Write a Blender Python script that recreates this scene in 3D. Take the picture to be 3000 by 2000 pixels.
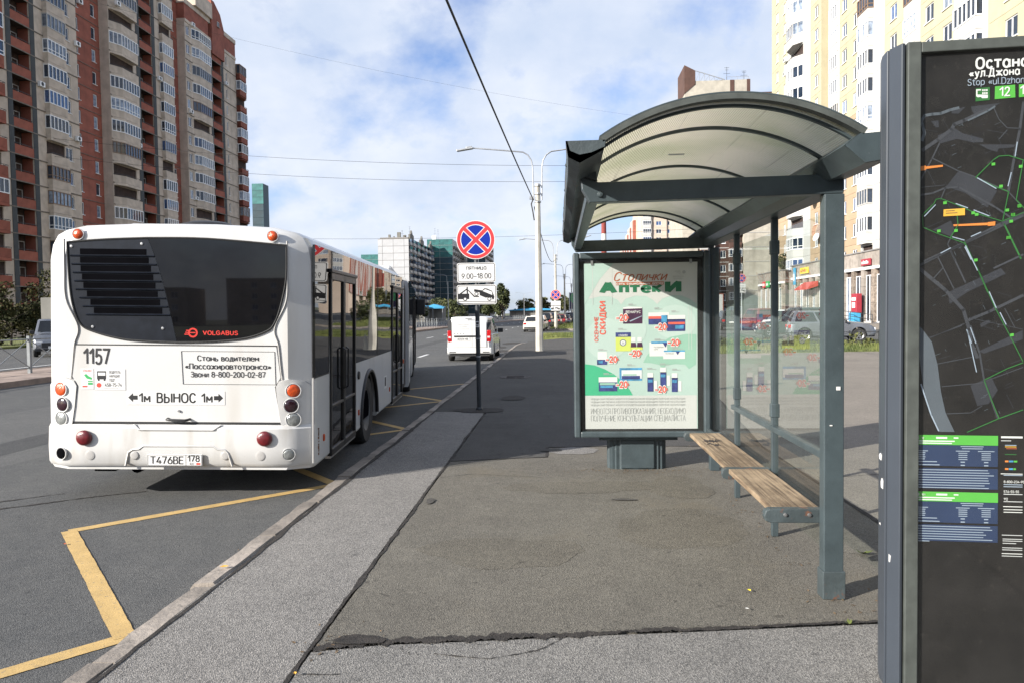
import bpy, bmesh, math, random
from mathutils import Vector, Matrix
random.seed(7)
R = math.radians
scene = bpy.context.scene
for o in list(bpy.data.objects): bpy.data.objects.remove(o)
COL = scene.collection

# ---------------------------------------------------------------- camera
PITCH, YAW, ROLL = R(2.17), R(3.65), R(0.8)
fw = Vector((-math.sin(YAW)*math.cos(PITCH), math.cos(YAW)*math.cos(PITCH), -math.sin(PITCH)))
r0 = Vector((math.cos(YAW), math.sin(YAW), 0)); u0 = r0.cross(fw)
rt = r0*math.cos(ROLL) - u0*math.sin(ROLL); up = r0*math.sin(ROLL) + u0*math.cos(ROLL)
cam = bpy.data.cameras.new('camera'); camo = bpy.data.objects.new('camera', cam); COL.objects.link(camo)
M4 = Matrix((rt, up, -fw)).transposed().to_4x4(); M4.translation = (0, 0, 1.75)
camo.matrix_world = M4
cam.sensor_width = 36; cam.lens = 26.02; cam.clip_start = 0.05; cam.clip_end = 6000
scene.camera = camo

# ---------------------------------------------------------------- sun and sky
SUN_EL, SUN_AZ = R(22.5), R(35)            # azimuth: direction the light travels, from +X towards +Y
ldir = Vector((math.cos(SUN_AZ)*math.cos(SUN_EL), math.sin(SUN_AZ)*math.cos(SUN_EL), -math.sin(SUN_EL)))
sun = bpy.data.lights.new('sun', 'SUN'); sun.energy = 5.0; sun.angle = R(0.53); sun.color = (1.0, 0.945, 0.865)
suno = bpy.data.objects.new('sun', sun); COL.objects.link(suno)
suno.rotation_euler = ldir.to_track_quat('-Z', 'Y').to_euler()
w = bpy.data.worlds.new('World'); scene.world = w; w.use_nodes = True
nt = w.node_tree; nt.nodes.clear()
def wn(t, **k):
    n = nt.nodes.new(t)
    for a, b in k.items(): setattr(n, a, b)
    return n
L = nt.links.new
out = wn('ShaderNodeOutputWorld'); bg = wn('ShaderNodeBackground'); L(bg.outputs[0], out.inputs[0])
sky = wn('ShaderNodeTexSky', sky_type='NISHITA', sun_disc=False, sun_elevation=SUN_EL,
         sun_rotation=math.atan2(-ldir.x, -ldir.y), altitude=20, air_density=1.0, dust_density=1.2, ozone_density=1.5)
tc = wn('ShaderNodeTexCoord'); sep = wn('ShaderNodeSeparateXYZ'); L(tc.outputs['Generated'], sep.inputs[0])
def wmath(op, a, b=None, clamp=False):
    n = wn('ShaderNodeMath', operation=op); n.use_clamp = clamp
    for i, s in enumerate((a, b)):
        if s is None: continue
        if isinstance(s, (int, float)): n.inputs[i].default_value = s
        else: L(s, n.inputs[i])
    return n.outputs[0]
zc = wmath('ADD', wmath('MAXIMUM', sep.outputs[2], 0.0), 0.55)
cx = wmath('DIVIDE', sep.outputs[0], zc); cy = wmath('DIVIDE', sep.outputs[1], zc)
cmb = wn('ShaderNodeCombineXYZ'); L(cx, cmb.inputs[0]); L(cy, cmb.inputs[1])
def wnoise(scale, detail, rough, off, dist=0.0):
    mp = wn('ShaderNodeMapping'); mp.inputs['Location'].default_value = off; L(cmb.outputs[0], mp.inputs[0])
    n = wn('ShaderNodeTexNoise'); n.inputs['Scale'].default_value = scale; n.inputs['Detail'].default_value = detail
    n.inputs['Roughness'].default_value = rough; n.inputs['Distortion'].default_value = dist
    L(mp.outputs[0], n.inputs['Vector']); return n.outputs['Fac']
n1 = wnoise(2.7, 9, 0.55, (14.3, 7.7, 0), 0.1)
n2 = wnoise(9, 6, 0.6, (9.3, 4.2, 0))
cov = wmath('ADD', wmath('MULTIPLY', n1, 0.85), wmath('MULTIPLY', n2, 0.15))
ramp = wn('ShaderNodeValToRGB'); L(cov, ramp.inputs[0])
ramp.color_ramp.elements[0].position = 0.385; ramp.color_ramp.elements[0].color = (0, 0, 0, 1)
ramp.color_ramp.elements[1].position = 0.525; ramp.color_ramp.elements[1].color = (1, 1, 1, 1)
# cloud brightness: sunlit tops to blue-grey undersides
n3 = wnoise(4.2, 7, 0.56, (1.3, 7.9, 0))
cr = wn('ShaderNodeValToRGB'); L(n3, cr.inputs[0])
cr.color_ramp.elements[0].position = 0.32; cr.color_ramp.elements[0].color = (4.1, 4.75, 5.9, 1)
cr.color_ramp.elements[1].position = 0.62; cr.color_ramp.elements[1].color = (5.7, 6.0, 6.6, 1)
skyg = wn('ShaderNodeMixRGB', blend_type='MULTIPLY'); skyg.inputs[0].default_value = 1.0
L(sky.outputs[0], skyg.inputs[1]); skyg.inputs[2].default_value = (1.0, 1.12, 1.45, 1)
mixc = wn('ShaderNodeMixRGB'); L(wmath('MULTIPLY', ramp.outputs[0], 0.93), mixc.inputs[0])
L(skyg.outputs[0], mixc.inputs[1]); L(cr.outputs[0], mixc.inputs[2])
L(mixc.outputs[0], bg.inputs[0]); bg.inputs[1].default_value = 0.08
scene.view_settings.view_transform = 'Standard'; scene.view_settings.look = 'None'
scene.view_settings.exposure = 1.0; scene.view_settings.gamma = 1.0
scene.render.engine = 'CYCLES'
scene.cycles.max_bounces = 8; scene.cycles.transparent_max_bounces = 16

# ---------------------------------------------------------------- materials
MATS = {}
def mat(name, c, rough=0.6, metal=0.0, var=0.12, sc=3.0, bump=0.0, bsc=40.0, c2=None, spec=0.5, coat=0.0, det=5, spots=None, alpha=None, streak=None, rnd=0.0, bdet=4):
    """procedural principled: two-tone noise, optional fine relief, speckles and vertical streaks of grime"""
    m = bpy.data.materials.new(name); m.use_nodes = True; t = m.node_tree; b = t.nodes['Principled BSDF']
    b.inputs['Roughness'].default_value = rough; b.inputs['Metallic'].default_value = metal
    b.inputs['Specular IOR Level'].default_value = spec; b.inputs['Coat Weight'].default_value = coat
    b.inputs['Coat Roughness'].default_value = 0.08
    tcn = t.nodes.new('ShaderNodeTexCoord'); src = tcn.outputs['Object']
    def noise(s, d, r=0.6):
        n = t.nodes.new('ShaderNodeTexNoise'); n.inputs['Scale'].default_value = s; n.inputs['Detail'].default_value = d
        n.inputs['Roughness'].default_value = r; t.links.new(src, n.inputs['Vector']); return n
    n = noise(sc, det)
    rp = t.nodes.new('ShaderNodeValToRGB'); t.links.new(n.outputs['Fac'], rp.inputs[0])
    lo = tuple(x*(1-var) for x in c); hi = c2 if c2 else tuple(min(1, x*(1+var)) for x in c)
    rp.color_ramp.elements[0].position = 0.34; rp.color_ramp.elements[0].color = (*lo, 1)
    rp.color_ramp.elements[1].position = 0.66; rp.color_ramp.elements[1].color = (*hi, 1)
    col = rp.outputs[0]
    if spots:                                   # (scale, threshold, colour, amount)
        for (s, th, cc, am) in spots:
            q = noise(s, 3, 0.7); r2 = t.nodes.new('ShaderNodeValToRGB'); t.links.new(q.outputs['Fac'], r2.inputs[0])
            r2.color_ramp.elements[0].position = th; r2.color_ramp.elements[0].color = (0, 0, 0, 1)
            r2.color_ramp.elements[1].position = min(1, th+0.06); r2.color_ramp.elements[1].color = (am, am, am, 1)
            mx = t.nodes.new('ShaderNodeMixRGB'); t.links.new(r2.outputs[0], mx.inputs[0]); t.links.new(col, mx.inputs[1])
            mx.inputs[2].default_value = (*cc, 1); col = mx.outputs[0]
    if streak:                                  # (scale xyz, threshold, colour, amount)
        s, th, cc, am = streak
        mp = t.nodes.new('ShaderNodeMapping'); mp.inputs['Scale'].default_value = s; t.links.new(src, mp.inputs[0])
        q = t.nodes.new('ShaderNodeTexNoise'); q.inputs['Scale'].default_value = 1.0; q.inputs['Detail'].default_value = 6
        t.links.new(mp.outputs[0], q.inputs['Vector'])
        r2 = t.nodes.new('ShaderNodeValToRGB'); t.links.new(q.outputs['Fac'], r2.inputs[0])
        r2.color_ramp.elements[0].position = th; r2.color_ramp.elements[0].color = (0, 0, 0, 1)
        r2.color_ramp.elements[1].position = min(1, th+0.22); r2.color_ramp.elements[1].color = (am, am, am, 1)
        mx = t.nodes.new('ShaderNodeMixRGB'); t.links.new(r2.outputs[0], mx.inputs[0]); t.links.new(col, mx.inputs[1])
        mx.inputs[2].default_value = (*cc, 1); col = mx.outputs[0]
    if rnd:                                     # every piece a little lighter or darker than its neighbour
        oi = t.nodes.new('ShaderNodeObjectInfo'); mr = t.nodes.new('ShaderNodeMapRange'); mr.inputs['To Min'].default_value = 1-rnd; mr.inputs['To Max'].default_value = 1+rnd
        t.links.new(oi.outputs['Random'], mr.inputs['Value']); mx = t.nodes.new('ShaderNodeMixRGB'); mx.blend_type = 'MULTIPLY'; mx.inputs[0].default_value = 1
        t.links.new(col, mx.inputs[1]); t.links.new(mr.outputs[0], mx.inputs[2]); col = mx.outputs[0]
    t.links.new(col, b.inputs['Base Color'])
    if bump:
        q = noise(bsc, bdet, 0.65); bp = t.nodes.new('ShaderNodeBump'); bp.inputs['Strength'].default_value = bump
        bp.inputs['Distance'].default_value = 0.01; t.links.new(q.outputs['Fac'], bp.inputs['Height'])
        t.links.new(bp.outputs[0], b.inputs['Normal'])
    MATS[name] = m; return m
def glass(name, tint, rough=0.02, wave=0.0, wsc=2.0, c2=None, csc=3.0, rnd=0.0, ior=1.6):
    """dark window glass: reflective, hiding a dim interior"""
    m = mat(name, tint, rough, 0, 0.3, csc, wave, wsc, c2=c2, spec=0.5, rnd=rnd, bdet=0)
    m.node_tree.nodes['Principled BSDF'].inputs['IOR'].default_value = ior
    return m
def clear(name, tint, refl=1.0, ior=1.5, rough=0.01, dirt=0.0):
    """thin see-through sheet: transparent, with fresnel reflection and a film of dirt"""
    m = bpy.data.materials.new(name); m.use_nodes = True; t = m.node_tree; t.nodes.clear(); N = t.nodes.new
    o = N('ShaderNodeOutputMaterial'); tr = N('ShaderNodeBsdfTransparent'); tr.inputs[0].default_value = (*tint, 1)
    gl = N('ShaderNodeBsdfGlossy'); gl.inputs['Roughness'].default_value = rough
    fr = N('ShaderNodeFresnel'); geo = N('ShaderNodeNewGeometry')      # same reflection from either side of the thin sheet
    ma = N('ShaderNodeMath'); ma.operation = 'MULTIPLY_ADD'; ma.inputs[1].default_value = 1/ior-ior; ma.inputs[2].default_value = ior
    t.links.new(geo.outputs['Backfacing'], ma.inputs[0]); t.links.new(ma.outputs[0], fr.inputs[0])
    mu = N('ShaderNodeMath'); mu.operation = 'MULTIPLY'; mu.use_clamp = True; mu.inputs[1].default_value = refl; t.links.new(fr.outputs[0], mu.inputs[0])
    mx = N('ShaderNodeMixShader'); t.links.new(mu.outputs[0], mx.inputs[0]); t.links.new(tr.outputs[0], mx.inputs[1]); t.links.new(gl.outputs[0], mx.inputs[2])
    df = N('ShaderNodeBsdfDiffuse'); df.inputs[0].default_value = (0.45, 0.45, 0.42, 1)
    tcn = N('ShaderNodeTexCoord'); nz = N('ShaderNodeTexNoise'); nz.inputs['Scale'].default_value = 2.5; nz.inputs['Detail'].default_value = 6
    t.links.new(tcn.outputs['Object'], nz.inputs['Vector'])
    m2 = N('ShaderNodeMath'); m2.operation = 'MULTIPLY'; m2.inputs[1].default_value = dirt; t.links.new(nz.outputs['Fac'], m2.inputs[0])
    mx2 = N('ShaderNodeMixShader'); t.links.new(m2.outputs[0], mx2.inputs[0]); t.links.new(mx.outputs[0], mx2.inputs[1]); t.links.new(df.outputs[0], mx2.inputs[2])
    t.links.new(mx2.outputs[0], o.inputs[0]); MATS[name] = m; return m

def asphalt(name, dark, light, speck, scale=1.0, bump=0.6, patch=None, stone=0.35, bsc=1.0):
    """coarse aggregate: large tone drift, medium blotches, single pale and dark stones, relief"""
    m = bpy.data.materials.new(name); m.use_nodes = True; t = m.node_tree; b = t.nodes['Principled BSDF']; N = t.nodes.new; K = t.links.new
    b.inputs['Roughness'].default_value = 0.92; b.inputs['Specular IOR Level'].default_value = 0.25
    tcn = N('ShaderNodeTexCoord'); src = tcn.outputs['Object']
    def noise(s, d, r=0.6, vec=src):
        n = N('ShaderNodeTexNoise'); n.inputs['Scale'].default_value = s*scale; n.inputs['Detail'].default_value = d; n.inputs['Roughness'].default_value = r
        K(vec, n.inputs['Vector']); return n.outputs['Fac']
    def ramp(f, a, bb, ca, cb):
        r = N('ShaderNodeValToRGB'); K(f, r.inputs[0]); e = r.color_ramp.elements
        e[0].position = a; e[0].color = (*ca, 1); e[1].position = bb; e[1].color = (*cb, 1); return r.outputs[0]
    def mix(f, a, bb, mode='MIX'):
        x = N('ShaderNodeMixRGB'); x.blend_type = mode
        if isinstance(f, float): x.inputs[0].default_value = f
        else: K(f, x.inputs[0])
        for i, s in ((1, a), (2, bb)):
            if isinstance(s, tuple): x.inputs[i].default_value = (*s, 1)
            else: K(s, x.inputs[i])
        return x.outputs[0]
    base = mix(0.55, ramp(noise(0.55, 7, 0.65), 0.33, 0.68, dark, light), ramp(noise(4.5, 5, 0.7), 0.30, 0.72, dark, light))
    st = N('ShaderNodeTexVoronoi'); st.inputs['Scale'].default_value = 140*scale*bsc; K(src, st.inputs['Vector'])
    stones = ramp(st.outputs['Color'], 0.1, 0.95, (0.35, 0.35, 0.35), (1.75, 1.72, 1.66))
    base = mix(stone*1.6 if stone*1.6 < 1 else 1.0, base, mix(1.0, base, stones, 'MULTIPLY'))
    fine = ramp(noise(300*bsc, 2, 0.6), 0.36, 0.64, (0.62, 0.62, 0.62), (1.38, 1.37, 1.34))
    base = mix(0.75, base, mix(1.0, base, fine, 'MULTIPLY'))
    base = mix(ramp(noise(110*bsc, 2, 0.7), 0.67, 0.71, (0, 0, 0), (0.75, 0.75, 0.75)), base, speck)
    base = mix(ramp(noise(13, 2, 0.5), 0.715, 0.735, (0, 0, 0), (0.55, 0.55, 0.55)), base, tuple(v*0.45 for v in dark))      # gum and oil spots
    if patch: base = mix(ramp(noise(patch[0], 5, 0.6), patch[1], patch[1]+0.12, (0, 0, 0), (patch[3],)*3), base, patch[2])
    K(base, b.inputs['Base Color'])
    bp = N('ShaderNodeBump'); bp.inputs['Strength'].default_value = bump; bp.inputs['Distance'].default_value = 0.006
    add = N('ShaderNodeMath'); add.operation = 'ADD'; K(noise(150*bsc, 3, 0.7), add.inputs[0]); K(st.outputs['Distance'], add.inputs[1])
    K(add.outputs[0], bp.inputs['Height']); K(bp.outputs[0], b.inputs['Normal'])
    MATS[name] = m; return m

# ---------------------------------------------------------------- mesh helpers
class MB:
    def __init__(s): s.v = []; s.f = []; s.m = []
    def add(s, vs, fs, m=0):
        o = len(s.v); s.v += [tuple(p) for p in vs]
        for q in fs: s.f.append(tuple(i+o for i in q)); s.m.append(m)
        return s
    def box(s, x0, x1, y0, y1, z0, z1, m=0):
        return s.add([(x0,y0,z0),(x1,y0,z0),(x1,y1,z0),(x0,y1,z0),(x0,y0,z1),(x1,y0,z1),(x1,y1,z1),(x0,y1,z1)],
                     [(0,3,2,1),(4,5,6,7),(0,1,5,4),(1,2,6,5),(2,3,7,6),(3,0,4,7)], m)
    def quad(s, a, b, c, d, m=0): return s.add([a, b, c, d], [(0,1,2,3)], m)
    def poly(s, pts, m=0): return s.add(pts, [tuple(range(len(pts)))], m)
    def bar(s, a, b, w, h=None, m=0, upv=(0,0,1)):
        h = h or w; a = Vector(a); b = Vector(b); d = (b-a).normalized(); u = Vector(upv)
        if abs(d.dot(u)) > 0.99: u = Vector((0,1,0))
        r = d.cross(u).normalized(); u = r.cross(d)
        vs = []
        for p in (a, b):
            for i, j in ((-1,-1),(1,-1),(1,1),(-1,1)): vs.append(p + r*(i*w/2) + u*(j*h/2))
        return s.add(vs, [(0,1,2,3),(7,6,5,4),(0,4,5,1),(1,5,6,2),(2,6,7,3),(3,7,4,0)], m)
    def tube(s, pts, r, n=8, m=0, caps=True):
        pts = [Vector(p) for p in pts]; rs = r if isinstance(r, (list, tuple)) else [r]*len(pts); o = len(s.v)
        t0 = (pts[1]-pts[0]).normalized(); ref = Vector((0,0,1)) if abs(t0.z) < 0.9 else Vector((1,0,0))
        a = t0.cross(ref).normalized()
        for i, p in enumerate(pts):
            t = (pts[min(i+1, len(pts)-1)] - pts[max(i-1, 0)]).normalized()
            a = (a - t*a.dot(t)).normalized(); b = t.cross(a)
            for k in range(n):
                th = 2*math.pi*k/n; s.v.append(tuple(p + (a*math.cos(th) + b*math.sin(th))*rs[i]))
        for i in range(len(pts)-1):
            for k in range(n):
                s.f.append((o+i*n+k, o+i*n+(k+1)%n, o+(i+1)*n+(k+1)%n, o+(i+1)*n+k)); s.m.append(m)
        if caps:
            s.f.append(tuple(o+k for k in reversed(range(n)))); s.m.append(m)
            e = o+(len(pts)-1)*n; s.f.append(tuple(e+k for k in range(n))); s.m.append(m)
        return s
    def lathe(s, prof, n=24, c=(0,0,0), axis='z', m=0, a0=0.0, a1=None):
        """prof: (radius, height along axis)"""
        full = a1 is None; a1 = 2*math.pi if full else a1; o = len(s.v); k = n if full else n+1
        for (r, h) in prof:
            for i in range(k):
                th = a0 + (a1-a0)*i/n; x, y = r*math.cos(th), r*math.sin(th)
                p = (x, y, h) if axis == 'z' else ((x, h, y) if axis == 'y' else (h, x, y))
                s.v.append((p[0]+c[0], p[1]+c[1], p[2]+c[2]))
        for j in range(len(prof)-1):
            for i in range(n):
                i2 = (i+1) % k
                s.f.append((o+j*k+i, o+j*k+i2, o+(j+1)*k+i2, o+(j+1)*k+i)); s.m.append(m)
        return s
    def prism(s, poly, a, b, axis='y', m=0):
        """2-D outline extruded from a to b along an axis; outline in the other two axes"""
        n = len(poly); o = len(s.v)
        for h in (a, b):
            for (p, q) in poly:
                s.v.append((p, h, q) if axis == 'y' else ((h, p, q) if axis == 'x' else (p, q, h)))
        s.f.append(tuple(o+i for i in range(n))); s.m.append(m)
        s.f.append(tuple(o+n+i for i in reversed(range(n)))); s.m.append(m)
        for i in range(n):
            j = (i+1) % n; s.f.append((o+i, o+n+i, o+n+j, o+j)); s.m.append(m)
        return s
    def loft(s, rings, closed=True, caps=True, m=0):
        n = len(rings[0]); o = len(s.v)
        for r in rings: s.v += [tuple(p) for p in r]
        for i in range(len(rings)-1):
            for k in range(n if closed else n-1):
                s.f.append((o+i*n+k, o+i*n+(k+1)%n, o+(i+1)*n+(k+1)%n, o+(i+1)*n+k)); s.m.append(m)
        if caps and closed:
            s.f.append(tuple(o+k for k in reversed(range(n)))); s.m.append(m)
            e = o+(len(rings)-1)*n; s.f.append(tuple(e+k for k in range(n))); s.m.append(m)
        return s
    def mesh(s, name, mats):
        me = bpy.data.meshes.new(name); me.from_pydata(s.v, [], s.f)
        for x in (mats if isinstance(mats, (list, tuple)) else [mats]): me.materials.append(MATS[x] if isinstance(x, str) else x)
        if any(s.m): me.polygons.foreach_set('material_index', s.m)
        bm = bmesh.new(); bm.from_mesh(me); bmesh.ops.recalc_face_normals(bm, faces=bm.faces); bm.to_mesh(me); bm.free()
        return me
    def build(s, name, mats, parent=None, smooth=None, bevel=None, loc=None, recalc=True):
        me = s.mesh(name, mats); o = bpy.data.objects.new(name, me); COL.objects.link(o)
        if parent is not None: o.parent = parent
        if loc: o.location = loc
        if smooth is not None:
            me.shade_smooth() if smooth >= 180 else None
            if smooth < 180: smooth_angle(me, smooth)
        if bevel:
            md = o.modifiers.new('bevel', 'BEVEL'); md.width = bevel; md.segments = 2; md.limit_method = 'ANGLE'; md.angle_limit = R(35)
        return o
def smooth_angle(me, ang):
    me.shade_smooth(); bm = bmesh.new(); bm.from_mesh(me); a = R(ang)
    for e in bm.edges: e.smooth = len(e.link_faces) == 2 and e.calc_face_angle(0) < a
    bm.to_mesh(me); bm.free()
def tag(o, label=None, cat=None, group=None, kind=None):
    if label: o['label'] = label
    if cat: o['category'] = cat
    if group: o['group'] = group
    if kind: o['kind'] = kind
    return o
def empty(name, loc=(0,0,0), rz=0.0):
    o = bpy.data.objects.new(name, None); COL.objects.link(o); o.location = loc; o.rotation_euler = (0, 0, rz); o.empty_display_size = 0.2
    return o
def inst(src, parent=None, loc=None, rz=None, deep=True):
    c = src.copy(); COL.objects.link(c)
    if parent is not None: c.parent = parent
    if loc is not None: c.location = loc
    if rz is not None: c.rotation_euler = (0, 0, rz)
    if deep:
        for ch in list(src.children): inst(ch, c)
    return c
def put(name, me, parent, loc=(0,0,0), rz=0.0):
    o = bpy.data.objects.new(name, me); COL.objects.link(o); o.parent = parent; o.location = loc; o.rotation_euler = (0,0,rz); return o
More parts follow.
